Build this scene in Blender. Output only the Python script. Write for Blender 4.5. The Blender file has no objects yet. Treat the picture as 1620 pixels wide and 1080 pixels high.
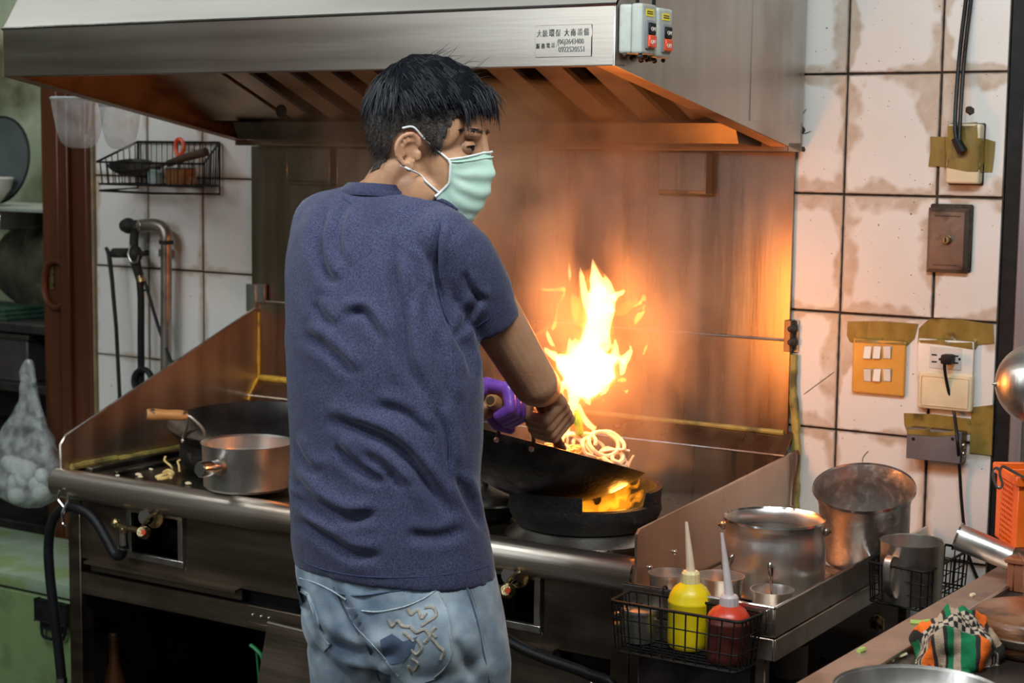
import bpy, bmesh, math, random
import numpy as np
from mathutils import Vector, Matrix, noise
from mathutils.bvhtree import BVHTree
from mathutils.geometry import delaunay_2d_cdt

# ------------------------------------------------------------------ camera
SC = bpy.context.scene
COL = SC.collection
FOC = 2700.0                                     # focal length in pixels of the 1620 px wide frame
CAM = Vector((1.337, -3.41, 1.55))
YAW, PIT, ROL = .564, .112, .012
FW = Vector((-math.sin(YAW) * math.cos(PIT), math.cos(YAW) * math.cos(PIT), -math.sin(PIT)))
_r = Vector((math.cos(YAW), math.sin(YAW), 0)); _u = _r.cross(FW)
RT = _r * math.cos(ROL) + _u * math.sin(ROL)
UP = _u * math.cos(ROL) - _r * math.sin(ROL)
cd = bpy.data.cameras.new('camera'); cam = bpy.data.objects.new('camera', cd); COL.objects.link(cam)
cd.sensor_width = 36; cd.lens = 60; cd.clip_start = .05; cd.clip_end = 60
M3 = Matrix((RT, UP, -FW)).transposed()
cam.matrix_world = Matrix.Translation(CAM) @ M3.to_4x4()
cd.dof.use_dof = True; cd.dof.focus_distance = 2.95; cd.dof.aperture_fstop = 6.3
SC.camera = cam

# ------------------------------------------------------------------ world, lamps, exposure
wd = bpy.data.worlds.new('world'); SC.world = wd; wd.use_nodes = True
wd.node_tree.nodes['Background'].inputs[0].default_value = (.90, .86, .80, 1)
wd.node_tree.nodes['Background'].inputs[1].default_value = .07
vs = SC.view_settings
vs.view_transform = 'Standard'; vs.look = 'None'; vs.gamma = 1; vs.use_curve_mapping = False
vs.exposure = 0.12
try:
    SC.cycles.use_denoising = True
    SC.cycles.max_bounces = 8; SC.cycles.volume_bounces = 0; SC.cycles.transparent_max_bounces = 12
    SC.cycles.sample_clamp_indirect = 4
    SC.cycles.volume_step_rate = 3.0
    SC.cycles.volume_max_steps = 160
except Exception:
    pass

def area(name, loc, target, sx, sy, power, color):
    l = bpy.data.lights.new(name, 'AREA'); l.shape = 'RECTANGLE'; l.size = sx; l.size_y = sy
    l.energy = power; l.color = color
    o = bpy.data.objects.new(name, l); COL.objects.link(o); o.location = loc
    o.rotation_euler = (Vector(target) - Vector(loc)).to_track_quat('-Z', 'Y').to_euler()
    return o
def bulb(name, loc, r, power, color):
    l = bpy.data.lights.new(name, 'POINT'); l.shadow_soft_size = r; l.energy = power; l.color = color
    o = bpy.data.objects.new(name, l); COL.objects.link(o); o.location = loc
    return o
# fluorescent ceiling fittings of the kitchen and daylight from the open shop front behind the cook
area('ceiling_tube_light', (.75, -1.75, 2.62), (.3, -.6, .8), 1.25, .22, 30, (.93, 1.0, 1.0))
area('ceiling_tube_light', (-.9, -2.35, 2.62), (-.9, -1.0, .8), 1.25, .22, 16, (.93, 1.0, 1.0))
area('ceiling_tube_light', (-2.0, -1.7, 2.62), (-1.4, -.5, .8), 1.25, .22, 9, (.93, 1.0, 1.0))
area('back_room_light', (-3.1, .55, 2.6), (-3.0, .7, 1.0), .9, .2, 7, (.95, 1.0, .9))
area('shop_front_daylight', (-1.75, -4.4, 2.45), (-.5, -.6, 1.0), 1.1, 1.1, 24, (.86, .95, 1.0))

# ------------------------------------------------------------------ placing
def ray(x, y): return FW + RT * ((x - 810) / FOC) + UP * ((540 - y) / FOC)
def at(x, y, X=None, Y=None, Z=None, d=None):
    v = ray(x, y)
    if d is not None: t = d
    elif X is not None: t = (X - CAM.x) / v.x
    elif Y is not None: t = (Y - CAM.y) / v.y
    else: t = (Z - CAM.z) / v.z
    return CAM + v * t
def pix(w):
    q = Vector(w) - CAM; z = q.dot(FW)
    return (810 + FOC * q.dot(RT) / z, 540 - FOC * q.dot(UP) / z, z)
R = math.radians
PI = math.pi
rnd = random.Random(7)

# ------------------------------------------------------------------ mesh helpers
def perp(t):
    a = Vector((0, 0, 1)) if abs(t.z) < .9 else Vector((1, 0, 0))
    n = t.cross(a).normalized(); return n, t.cross(n).normalized()
def catmull(pts, n=6, closed=False):
    P = [Vector(p) for p in pts]; out = []
    m = len(P); rng = range(m if closed else m - 1)
    for i in rng:
        g = (lambda k: P[k % m]) if closed else (lambda k: P[max(0, min(m - 1, k))])
        p0, p1, p2, p3 = g(i - 1), g(i), g(i + 1), g(i + 2)
        for k in range(n):
            t = k / n
            out.append(.5 * ((2 * p1) + (p2 - p0) * t + (2 * p0 - 5 * p1 + 4 * p2 - p3) * t * t + (3 * p1 - p0 - 3 * p2 + p3) * t ** 3))
    if not closed: out.append(P[-1])
    return out
class G:
    def __init__(s): s.v = []; s.f = []
    def add(s, V, F):
        b = len(s.v); s.v += [Vector(p) for p in V]; s.f += [tuple(i + b for i in f) for f in F]; return s
    def box(s, lo, hi, bev=0, M=None, seg=1):
        bm = bmesh.new(); bmesh.ops.create_cube(bm, size=1)
        lo, hi = Vector(lo), Vector(hi); c = (lo + hi) / 2; d = hi - lo
        for v in bm.verts: v.co = Vector((v.co.x * d.x, v.co.y * d.y, v.co.z * d.z)) + c
        if bev: bmesh.ops.bevel(bm, geom=bm.edges[:], offset=bev, segments=seg, profile=.6, affect='EDGES')
        bm.verts.index_update()
        V = [(M @ v.co) if M else v.co.copy() for v in bm.verts]
        s.add(V, [tuple(v.index for v in f.verts) for f in bm.faces]); bm.free(); return s
    def tube(s, path, r, n=8, closed=False, cap=True, ell=None):
        P = [Vector(p) for p in path]; m = len(P)
        rr = r if isinstance(r, (list, tuple)) else [r] * m
        rings = []; nrm = None
        for i in range(m):
            if closed: t = (P[(i + 1) % m] - P[i - 1])
            else: t = P[min(m - 1, i + 1)] - P[max(0, i - 1)]
            t = t.normalized() if t.length > 1e-9 else Vector((0, 0, 1))
            if nrm is None: nrm, _ = perp(t)
            nrm = (nrm - t * nrm.dot(t))
            nrm = nrm.normalized() if nrm.length > 1e-6 else perp(t)[0]
            b = t.cross(nrm)
            rings.append([P[i] + (nrm * math.cos(a) + b * math.sin(a)) * rr[i] for a in [2 * PI * k / n for k in range(n)]])
        return s.loft(rings, closed=closed, cap=cap)
    def loft(s, rings, closed=False, cap=True):
        n = len(rings[0]); m = len(rings); V = [p for rg in rings for p in rg]; F = []
        for i in range(m if closed else m - 1):
            a = i * n; b = ((i + 1) % m) * n
            for k in range(n):
                k2 = (k + 1) % n; F.append((a + k, a + k2, b + k2, b + k))
        if cap and not closed:
            F.append(tuple(reversed(range(n)))); F.append(tuple(range((m - 1) * n, m * n)))
        return s.add(V, F)
    def lathe(s, prof, n=32, M=None, a0=0, a1=2 * PI):
        full = abs(a1 - a0 - 2 * PI) < 1e-6; V = []; F = []; k = len(prof); cnt = n if full else n + 1
        for i in range(cnt):
            a = a0 + (a1 - a0) * i / n
            for (r, z) in prof:
                p = Vector((r * math.cos(a), r * math.sin(a), z)); V.append(M @ p if M else p)
        for i in range(n):
            j = (i + 1) % cnt
            for q in range(k - 1):
                F.append((i * k + q, j * k + q, j * k + q + 1, i * k + q + 1))
        return s.add(V, F)
    def prism(s, poly, e):
        n = len(poly); P = [Vector(p) for p in poly]; e = Vector(e)
        V = P + [p + e for p in P]
        F = [tuple(range(n)), tuple(reversed(range(n, 2 * n)))] + [(i, n + i, n + (i + 1) % n, (i + 1) % n) for i in range(n)]
        return s.add(V, F)
    def ball(s, c, r, n=16, m=10, M=None):
        c = Vector(c); r = Vector((r, r, r)) if not hasattr(r, '__len__') else Vector(r)
        prof = []; V = []; F = []
        for i in range(m + 1):
            ph = -PI / 2 + PI * i / m
            for k in range(n):
                a = 2 * PI * k / n
                p = Vector((r.x * math.cos(ph) * math.cos(a), r.y * math.cos(ph) * math.sin(a), r.z * math.sin(ph)))
                V.append((M @ p if M else p) + c)
        for i in range(m):
            for k in range(n):
                k2 = (k + 1) % n; F.append((i * n + k, i * n + k2, (i + 1) * n + k2, (i + 1) * n + k))
        return s.add(V, F)
    def xf(s, M): s.v = [M @ p for p in s.v]; return s
    def build(s, name, mat, parent=None, smooth=40, weld=True):
        me = bpy.data.meshes.new(name)
        bm = bmesh.new(); vs_ = [bm.verts.new(p) for p in s.v]
        for f in s.f:
            if len(set(f)) < 3: continue
            try: bm.faces.new([vs_[i] for i in f])
            except ValueError: pass
        if weld: bmesh.ops.remove_doubles(bm, verts=bm.verts, dist=1e-5)
        bmesh.ops.recalc_face_normals(bm, faces=bm.faces)
        bm.to_mesh(me); bm.free()
        me.shade_smooth()
        if smooth < 180: me.set_sharp_from_angle(angle=R(smooth))
        return link(name, me, mat, parent)
def link(name, me, mat, parent=None):
    o = bpy.data.objects.new(name, me); COL.objects.link(o)
    if mat is not None and not me.materials: me.materials.append(mat)
    if parent is not None: adopt(o, parent)
    return o
def adopt(o, parent):
    o.parent = parent
    if parent.type == 'EMPTY': o.matrix_parent_inverse = Matrix.Translation(-Vector(parent.location))
def tag(o, label, cat, group=None, kind=None):
    if label: o['label'] = label
    if cat: o['category'] = cat
    if group: o['group'] = group
    if kind: o['kind'] = kind
    return o
def thing(name, label, cat, loc, group=None, kind=None):
    o = bpy.data.objects.new(name, None); COL.objects.link(o); o.location = loc; o.empty_display_size = .05
    return tag(o, label, cat, group, kind)
def remesh(o, vox, smooth_it=2, fac=.5):
    m = o.modifiers.new('r', 'REMESH'); m.mode = 'VOXEL'; m.voxel_size = vox; m.use_smooth_shade = True
    if smooth_it:
        q = o.modifiers.new('s', 'SMOOTH'); q.factor = fac; q.iterations = smooth_it
    dg = bpy.context.evaluated_depsgraph_get(); dg.update()
    me = bpy.data.meshes.new_from_object(o.evaluated_get(dg))
    old = o.data; o.modifiers.clear(); mats = [k for k in old.materials]
    o.data = me; me.name = o.name
    me.materials.clear()
    for k in mats: me.materials.append(k)
    me.shade_smooth()
    bpy.data.meshes.remove(old)
    return o
def coords(me):
    a = np.empty(len(me.vertices) * 3); me.vertices.foreach_get('co', a); return a.reshape(-1, 3)
def setco(me, a):
    me.vertices.foreach_set('co', np.ascontiguousarray(a).ravel()); me.update()
def bvh_of(o):
    me = o.data; return BVHTree.FromPolygons([v.co.copy() for v in me.vertices], [tuple(p.vertices) for p in me.polygons])
def on(bvh, x, y, off=0.0):
    v = ray(x, y).normalized(); h, n, i, dd = bvh.ray_cast(CAM, v)
    if h is None: return None
    if n.dot(v) > 0: n = -n
    return h + n * off
def patch(name, poly, bvh, mat, parent, t=.002, step=5, base=-.003):
    """a thin cloth or tape piece lying on a surface: outline in the photo, cast on the surface, with thickness"""
    P = []
    n = len(poly)
    for i in range(n):
        a, b = Vector(poly[i]), Vector(poly[(i + 1) % n]); k = max(1, int((b - a).length / step))
        P += [a + (b - a) * (j / k) for j in range(k)]
    nb = len(P); E = [(i, (i + 1) % nb) for i in range(nb)]
    xs = [p.x for p in P]; ys = [p.y for p in P]
    x = min(xs) + step / 2
    def inside(px, py):
        c = False
        for i in range(nb):
            a, b = P[i], P[(i + 1) % nb]
            if (a.y > py) != (b.y > py) and px < (b.x - a.x) * (py - a.y) / (b.y - a.y) + a.x: c = not c
        return c
    Q = list(P)
    while x < max(xs):
        y = min(ys) + step / 2
        while y < max(ys):
            if inside(x, y) and min((p - Vector((x, y))).length for p in P) > step * .45: Q.append(Vector((x, y)))
            y += step
        x += step
    vo, eo, fo, *_ = delaunay_2d_cdt(Q, E, [], 1, 1e-4)
    top = []; bot = []; last = None
    for p in vo:
        h = on(bvh, p.x, p.y, t); l = on(bvh, p.x, p.y, base)
        if h is None: h = last[0] if last else at(p.x, p.y, d=2.7); l = last[1] if last else h
        last = (h, l); top.append(h); bot.append(l)
    m = len(vo); F = [tuple(f) for f in fo]
    cnt = {}
    for f in fo:
        for i in range(len(f)):
            e = (f[i], f[(i + 1) % len(f)]); cnt[tuple(sorted(e))] = cnt.get(tuple(sorted(e)), []) + [e]
    for k, e in cnt.items():
        if len(e) == 1: a, b = e[0]; F.append((b, a, a + m, b + m))
    g = G(); g.add(top + bot, F)
    return g.build(name, mat, parent, smooth=50)
def cord(name, pts, bvh, r, mat, parent, off=0.0, n=5, sm=4):
    q = [on(bvh, x, y, off) for x, y in pts]; q = [p for p in q if p is not None]
    return G().tube(catmull(q, sm), r, n).build(name, mat, parent)

# ------------------------------------------------------------------ materials
def nt(name):
    m = bpy.data.materials.new(name); m.use_nodes = True; t = m.node_tree
    return m, t, t.nodes['Principled BSDF'], t.nodes, t.links
def C4(c): return (c[0], c[1], c[2], 1)
def srgb(r, g, b):
    f = lambda v: (v / 255 / 12.92) if v <= 10 else ((v / 255 + .055) / 1.055) ** 2.4
    return (f(r), f(g), f(b))
def pm(name, c1, c2=None, scale=20, rough=.5, metal=0, bump=0, bscale=60, stretch=(1, 1, 1), lo=.35, hi=.65, detail=4,
       rvar=0, spec=.5, trans=0, alpha=1, coat=0, sss=0, emis=None, estr=0, c3=None, scale3=4, lo3=.5, hi3=.6, bstretch=None):
    m, t, b, N, L = nt(name)
    tc = N.new('ShaderNodeTexCoord'); mp = N.new('ShaderNodeMapping'); mp.inputs['Scale'].default_value = stretch
    L.new(tc.outputs['Object'], mp.inputs['Vector'])
    nz = N.new('ShaderNodeTexNoise'); nz.inputs['Scale'].default_value = scale; nz.inputs['Detail'].default_value = detail
    L.new(mp.outputs[0], nz.inputs['Vector'])
    cr = N.new('ShaderNodeValToRGB'); cr.color_ramp.elements[0].position = lo; cr.color_ramp.elements[1].position = hi
    cr.color_ramp.elements[0].color = C4(c1); cr.color_ramp.elements[1].color = C4(c2 or tuple(min(1, k * 1.12) for k in c1))
    L.new(nz.outputs['Fac'], cr.inputs[0])
    out = cr.outputs[0]
    if c3 is not None:
        n3 = N.new('ShaderNodeTexNoise'); n3.inputs['Scale'].default_value = scale3; n3.inputs['Detail'].default_value = 5
        L.new(tc.outputs['Object'], n3.inputs['Vector'])
        r3 = N.new('ShaderNodeMapRange'); r3.inputs[1].default_value = lo3; r3.inputs[2].default_value = hi3
        L.new(n3.outputs['Fac'], r3.inputs[0])
        mx = N.new('ShaderNodeMix'); mx.data_type = 'RGBA'; L.new(r3.outputs[0], mx.inputs[0])
        L.new(out, mx.inputs[6]); mx.inputs[7].default_value = C4(c3); out = mx.outputs[2]
    L.new(out, b.inputs['Base Color'])
    b.inputs['Metallic'].default_value = metal; b.inputs['Roughness'].default_value = rough
    b.inputs['Specular IOR Level'].default_value = spec
    if rvar:
        rr = N.new('ShaderNodeMapRange'); rr.inputs[3].default_value = max(.02, rough - rvar); rr.inputs[4].default_value = min(1, rough + rvar)
        rr.inputs[1].default_value = .3; rr.inputs[2].default_value = .7
        L.new(nz.outputs['Fac'], rr.inputs[0]); L.new(rr.outputs[0], b.inputs['Roughness'])
    if bump:
        n2 = N.new('ShaderNodeTexNoise'); n2.inputs['Scale'].default_value = bscale; n2.inputs['Detail'].default_value = 3
        if bstretch:
            m2 = N.new('ShaderNodeMapping'); m2.inputs['Scale'].default_value = bstretch
            L.new(tc.outputs['Object'], m2.inputs['Vector']); L.new(m2.outputs[0], n2.inputs['Vector'])
        else: L.new(mp.outputs[0], n2.inputs['Vector'])
        bp = N.new('ShaderNodeBump'); bp.inputs['Strength'].default_value = bump; bp.inputs['Distance'].default_value = .004
        L.new(n2.outputs['Fac'], bp.inputs['Height']); L.new(bp.outputs[0], b.inputs['Normal'])
    if trans: b.inputs['Transmission Weight'].default_value = trans; b.inputs['IOR'].default_value = 1.3
    if alpha < 1: b.inputs['Alpha'].default_value = alpha
    if coat: b.inputs['Coat Weight'].default_value = coat; b.inputs['Coat Roughness'].default_value = .1
    if sss: b.inputs['Subsurface Weight'].default_value = sss; b.inputs['Subsurface Radius'].default_value = (.01, .004, .002)
    if emis: b.inputs['Emission Color'].default_value = C4(emis); b.inputs['Emission Strength'].default_value = estr
    return m
MT = {}
MT['steel'] = pm('brushed_steel', (.50, .47, .43), (.60, .57, .53), 30, .34, 1, .12, 220, (1, 1, .04), rvar=.06, c3=(.40, .31, .23), scale3=3.2, lo3=.52, hi3=.75)
MT['steel_h'] = pm('brushed_steel_lengthwise', (.54, .47, .40), (.66, .59, .52), 30, .36, 1, .12, 220, (.04, 1, 1), rvar=.06, c3=(.36, .27, .20), scale3=2.2, lo3=.5, hi3=.75)
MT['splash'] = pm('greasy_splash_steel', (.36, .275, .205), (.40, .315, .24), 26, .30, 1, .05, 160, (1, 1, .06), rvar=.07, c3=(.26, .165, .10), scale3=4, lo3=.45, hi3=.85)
MT['side_splash'] = pm('coppery_side_steel', (.50, .405, .33), (.58, .48, .40), 20, .40, 1, .06, 160, (1, 1, .06), rvar=.06, c3=(.38, .27, .20), scale3=4, lo3=.5, hi3=.8)
MT['steel_dark'] = pm('greasy_dark_steel', (.185, .140, .105), (.26, .20, .155), 18, .42, 1, .1, 150, (.1, 1, 1), rvar=.08, c3=(.10, .075, .055), scale3=5, lo3=.5, hi3=.7)
MT['steel_black'] = pm('soot_and_shade_steel', (.035, .03, .027), (.08, .065, .05), 14, .55, .6, .2, 90, c3=(.015, .012, .01), scale3=7)
MT['chrome'] = pm('polished_steel', (.66, .64, .62), (.72, .70, .68), 12, .16, 1, .03, 60, rvar=.04)
MT['pot'] = pm('worn_pot_steel', (.66, .63, .60), (.76, .73, .70), 22, .36, 1, .08, 180, (1, 1, .08), rvar=.06, c3=(.48, .42, .37), scale3=9, lo3=.55, hi3=.75)
MT['pot_in'] = pm('scratched_pot_inside', (.46, .43, .41), (.70, .67, .64), 70, .42, 1, .2, 120, lo=.5, hi=.75, rvar=.08)
MT['iron'] = pm('black_cast_iron', (.008, .007, .007), (.02, .017, .015), 40, .7, .1, .6, 130, c3=(.09, .07, .06), scale3=30, lo3=.62, hi3=.75)
MT['wok'] = pm('seasoned_wok_iron', (.022, .019, .018), (.055, .048, .044), 22, .40, .6, .35, 120, c3=(.26, .22, .25), scale3=9, lo3=.56, hi3=.70)  # pale blue-grey patches paint highlights onto the sooty iron
MT['wok_in'] = pm('wok_inside', (.07, .068, .07), (.17, .165, .165), 10, .26, .9, .1, 90)
MT['black'] = pm('black_plastic', (.007, .007, .008), (.014, .014, .016), 40, .5, spec=.25)
MT['rubber'] = pm('black_rubber_hose', (.006, .006, .007), (.012, .012, .014), 30, .45, 0, .2, 200, spec=.3)
MT['wire'] = pm('black_coated_wire', (.006, .006, .006), (.016, .014, .013), 60, .55, spec=.2)
MT['brass'] = pm('tarnished_brass', (.42, .29, .12), (.62, .50, .30), 60, .30, 1, .2, 200, c3=(.10, .07, .04), scale3=60, lo3=.55, hi3=.7)
MT['wood'] = pm('wooden_grip', (.42, .20, .06), (.58, .31, .11), 12, .5, 0, .2, 90, (1, 1, 6), c3=(.07, .035, .015), scale3=35, lo3=.55, hi3=.62)
MT['wood_dark'] = pm('charred_wood', (.05, .028, .016), (.11, .06, .03), 18, .5, 0, .25, 90)
MT['yellow_seal'] = pm('yellow_sealant', (.62, .36, .03), (.75, .48, .06), 50, .55, 0, .5, 120, c3=(.30, .17, .03), scale3=22, lo3=.58, hi3=.7)
MT['old_seal'] = pm('greenish_old_sealant', (.30, .25, .06), (.42, .33, .08), 40, .6, 0, .5, 120, c3=(.12, .10, .03), scale3=18, lo3=.5, hi3=.65)
MT['tape'] = pm('olive_tape', (.20, .13, .025), (.30, .20, .045), 30, .35, 0, .25, 50, (1, 1, .3), c3=(.11, .07, .015), scale3=25, lo3=.55, hi3=.7)
MT['white_pl'] = pm('white_plastic', (.72, .68, .62), (.80, .76, .70), 20, .4)
MT['ivory'] = pm('ivory_plastic', (.66, .55, .36), (.74, .63, .43), 20, .4)
MT['ochre'] = pm('ochre_plastic', (.62, .29, .045), (.70, .35, .07), 18, .38)
MT['grey_pl'] = pm('grey_plastic', (.42, .45, .42), (.52, .55, .51), 16, .45, c3=(.36, .36, .31), scale3=12)
MT['red_pl'] = pm('red_plastic', (.75, .08, .025), (.85, .11, .03), 20, .35)
MT['sticker'] = pm('yellow_sticker', (.85, .65, .02), (.9, .72, .04), 20, .5)
MT['grime'] = pm('greasy_grime', (.015, .011, .008), (.05, .032, .018), 90, .6, 0, .8, 200)
MT['print'] = pm('dark_print', (.03, .03, .03), (.06, .06, .06), 100, .6)
MT['print_faded'] = pm('faded_engraving', (.16, .16, .155), (.24, .24, .23), 100, .5, .5)
# ================================================================== THE SETTING
# ---- glazed wall tiles, 20 x 25 cm, with grease stains creeping in from the dark joints
def tile_mat():
    m, t, b, N, L = nt('stained_white_glaze')
    tc = N.new('ShaderNodeTexCoord'); sp = N.new('ShaderNodeSeparateXYZ'); L.new(tc.outputs['Object'], sp.inputs[0])
    def mth(op, a, b_=None, c=None):
        n = N.new('ShaderNodeMath'); n.operation = op
        for i, q in enumerate((a, b_, c)):
            if q is None: continue
            if isinstance(q, (int, float)): n.inputs[i].default_value = q
            else: L.new(q, n.inputs[i])
        return n.outputs[0]
    def edge(co, off, step):
        f = mth('FRACT', mth('DIVIDE', mth('SUBTRACT', co, off), step))
        return mth('MULTIPLY', mth('MINIMUM', f, mth('SUBTRACT', 1, f)), step)
    ed = mth('MINIMUM', edge(sp.outputs['X'], -20.0, .2), edge(sp.outputs['Z'], -24.785, .25))
    n1 = N.new('ShaderNodeTexNoise'); n1.inputs['Scale'].default_value = 7.5; n1.inputs['Detail'].default_value = 3; L.new(tc.outputs['Object'], n1.inputs['Vector'])
    n2 = N.new('ShaderNodeTexNoise'); n2.inputs['Scale'].default_value = 30; n2.inputs['Detail'].default_value = 4; L.new(tc.outputs['Object'], n2.inputs['Vector'])
    reach = mth('MULTIPLY', mth('SUBTRACT', n1.outputs['Fac'], .42), .19)
    side = N.new('ShaderNodeMapRange'); side.inputs[1].default_value = -1.4; side.inputs[2].default_value = -.4; side.inputs[3].default_value = .35; side.inputs[4].default_value = 1
    L.new(sp.outputs['X'], side.inputs[0])
    high = N.new('ShaderNodeMapRange'); high.inputs[1].default_value = .80; high.inputs[2].default_value = 1.0; high.inputs[3].default_value = .25; high.inputs[4].default_value = 1
    L.new(sp.outputs['Z'], high.inputs[0])
    reach = mth('MULTIPLY', mth('MULTIPLY', reach, side.outputs[0]), high.outputs[0])
    mk = N.new('ShaderNodeMapRange'); mk.inputs[1].default_value = -.010; mk.inputs[2].default_value = .004; L.new(mth('SUBTRACT', reach, ed), mk.inputs[0])
    wet = mth('MULTIPLY', mk.outputs[0], mth('ADD', .05, mth('MULTIPLY', n2.outputs['Fac'], 1.1)))
    mx = N.new('ShaderNodeMix'); mx.data_type = 'RGBA'; L.new(wet, mx.inputs[0])
    base = N.new('ShaderNodeValToRGB'); L.new(n1.outputs['Fac'], base.inputs[0])
    base.color_ramp.elements[0].color = (.70, .66, .62, 1); base.color_ramp.elements[1].color = (.78, .76, .74, 1)
    L.new(base.outputs[0], mx.inputs[6]); mx.inputs[7].default_value = (.42, .29, .18, 1)
    dk = N.new('ShaderNodeMapRange'); dk.inputs[1].default_value = .0; dk.inputs[2].default_value = .006; dk.inputs[3].default_value = .85; dk.inputs[4].default_value = 0
    L.new(mth('ADD', ed, mth('MULTIPLY', mth('SUBTRACT', n2.outputs['Fac'], .5), .012)), dk.inputs[0])
    m2 = N.new('ShaderNodeMix'); m2.data_type = 'RGBA'; L.new(mth('MULTIPLY', dk.outputs[0], side.outputs[0]), m2.inputs[0]); L.new(mx.outputs[2], m2.inputs[6]); m2.inputs[7].default_value = (.06, .035, .02, 1)
    n4 = N.new('ShaderNodeTexNoise'); n4.inputs['Scale'].default_value = 160; n4.inputs['Detail'].default_value = 1; L.new(tc.outputs['Object'], n4.inputs['Vector'])
    sk = N.new('ShaderNodeMapRange'); sk.inputs[1].default_value = .735; sk.inputs[2].default_value = .78; L.new(n4.outputs['Fac'], sk.inputs[0])
    m3 = N.new('ShaderNodeMix'); m3.data_type = 'RGBA'; L.new(sk.outputs[0], m3.inputs[0]); L.new(m2.outputs[2], m3.inputs[6]); m3.inputs[7].default_value = (.10, .05, .025, 1)
    L.new(m3.outputs[2], b.inputs['Base Color']); b.inputs['Roughness'].default_value = .34; b.inputs['Specular IOR Level'].default_value = .4
    bp = N.new('ShaderNodeBump'); bp.inputs['Strength'].default_value = .08; bp.inputs['Distance'].default_value = .01; L.new(n1.outputs['Fac'], bp.inputs['Height']); L.new(bp.outputs[0], b.inputs['Normal'])
    return m
MT['tile'] = tile_mat()
MT['grout'] = pm('sooty_grout', (.02, .014, .010), (.06, .04, .028), 60, .8, 0, .5, 150)
MT['plaster'] = pm('mouldy_green_plaster', (.34, .40, .27), (.50, .56, .42), 5, .8, 0, .3, 40, c3=(.13, .12, .06), scale3=2.6, lo3=.48, hi3=.62)
MT['floor'] = pm('dark_wet_floor', (.035, .030, .026), (.08, .068, .058), 6, .3, 0, .3, 40)
MT['frame'] = pm('brown_anodised_frame', (.095, .028, .012), (.16, .052, .022), 10, .35, .35, .1, 60, (1, 1, .1))
MT['frame_dark'] = pm('dark_door_groove', (.012, .006, .005), (.03, .014, .010), 12, .6)
wb = tag(G().box((-2.2, .0045, 0), (.335, .10, 2.75)).build('wall_back', MT['grout']), None, None, kind='structure')
def tile(x0, x1, z0, z1):
    j = .0022
    g = G().box((x0 + j * rnd.uniform(.6, 1.3), 0, z0 + j * rnd.uniform(.6, 1.3)), (x1 - j * rnd.uniform(.6, 1.3), .009, z1 - j * rnd.uniform(.6, 1.3)), .0012)
    dy = rnd.uniform(-.0012, .0006); tx = rnd.uniform(-.004, .004); cx, cz = (x0 + x1) / 2, (z0 + z1) / 2
    g.v = [Vector((p.x, p.y + dy + (p.x - cx) * tx, p.z)) for p in g.v]
    g.build('tile', MT['tile'], wb)
for k in range(-3, 9):
    z1 = 1.965 - .25 * k; z0 = max(0.0, z1 - .25); z1 = min(z1, 2.74)
    if z1 - z0 < .02: continue
    for x0, x1 in ((-2.2, -2.0), (-2.0, -1.8), (-1.8, -1.6), (-.2, 0), (0, .2), (.2, .335)): tile(x0, x1, z0, z1)
# dark greasy streaks and drill holes in the tiles: flattened lumps, coloured dark for the shade inside the holes
def hole(x, y, r=.008):
    p = at(x, y, Y=-.001)
    g = G().ball(p, (r, .0022, r), 14, 8)
    g.v = [v + Vector((noise.noise(v * 190), 0, noise.noise(v * 170))) * .004 for v in g.v]
    g.build('anchor_hole', MT['grime'], wb)
for q in ((1268, 206, .009), (1268, 236, .007), (1534, 175, .009), (1253, 212, .004)): hole(*q)
for pts in (((1262, 192), (1268, 183), (1276, 172)), ((1272, 212), (1284, 207)), ((1364, 731), (1366, 722), (1374, 713)), ((1271, 624), (1290, 610), (1320, 588))):
    q = [at(x, y, Y=-.0012) for x, y in pts]
    G().tube(catmull(q, 4), [.0003] + [.0008] * (len(catmull(q, 4)) - 2) + [.0003], 5).build('crack', MT['grime'], wb)

fl = tag(G().box((-4.5, -4.6, -.05), (3.2, 1.6, 0)).build('floor', MT['floor']), None, None, kind='structure')

# ---- sliding door on the left and the dim room behind it
d1 = thing('door_1', None, None, (-2.3, 0, 0), kind='structure')
def bar(name, x0, x1, y0, y1, z0, z1, mat, par, bev=.003): return G().box((x0, y0, z0), (x1, y1, z1), bev).build(name, mat, par)
bar('jamb', -2.262, -2.205, -.03, .10, 0, 2.3, MT['frame'], d1)
bar('jamb_lip', -2.300, -2.262, -.045, .06, 0, 2.3, MT['frame'], d1)
bar('groove', -2.322, -2.298, -.005, .06, 0, 2.3, MT['frame_dark'], d1)
bar('stile', -2.375, -2.322, -.025, .03, 0, 2.3, MT['frame'], d1)
bar('stile_edge', -2.402, -2.377, -.012, .03, 0, 2.3, MT['frame'], d1)
bar('jamb_trim', -2.206, -2.199, -.012, .01, 0, 2.3, pm('pale_trim', (.20, .15, .08), (.3, .22, .12), 20, .6), d1, .001)
hp = [at(x, y, Y=-.035) for x, y in ((72, 428), (78, 416), (93, 413), (103, 424), (106, 448), (103, 474), (92, 486), (78, 480), (71, 462), (70, 445))]
G().tube(catmull(hp, 4, True), .009, 8, closed=True).build('handle', MT['frame'], d1)
G().box(at(77, 457, Y=-.03), at(86, 421, Y=-.026)).build('latch_plate', MT['brass'], d1)
tag(G().box((-4.4, 1.1, 0), (-2.2, 1.2, 2.75)).build('wall_rear', MT['plaster']), None, None, kind='structure')
tag(G().box((-4.5, -4.6, 0), (-4.4, 1.2, 2.75)).build('wall_left', MT['plaster']), None, None, kind='structure')
MT['enamel'] = pm('grey_enamel', (.10, .125, .13), (.16, .19, .195), 6, .35)
MT['green_dk'] = pm('dark_green_cloth', (.012, .05, .03), (.03, .09, .05), 40, .8)
MT['soot'] = pm('black_grease', (.012, .011, .010), (.03, .027, .024), 20, .6, 0, .4, 60)
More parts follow.
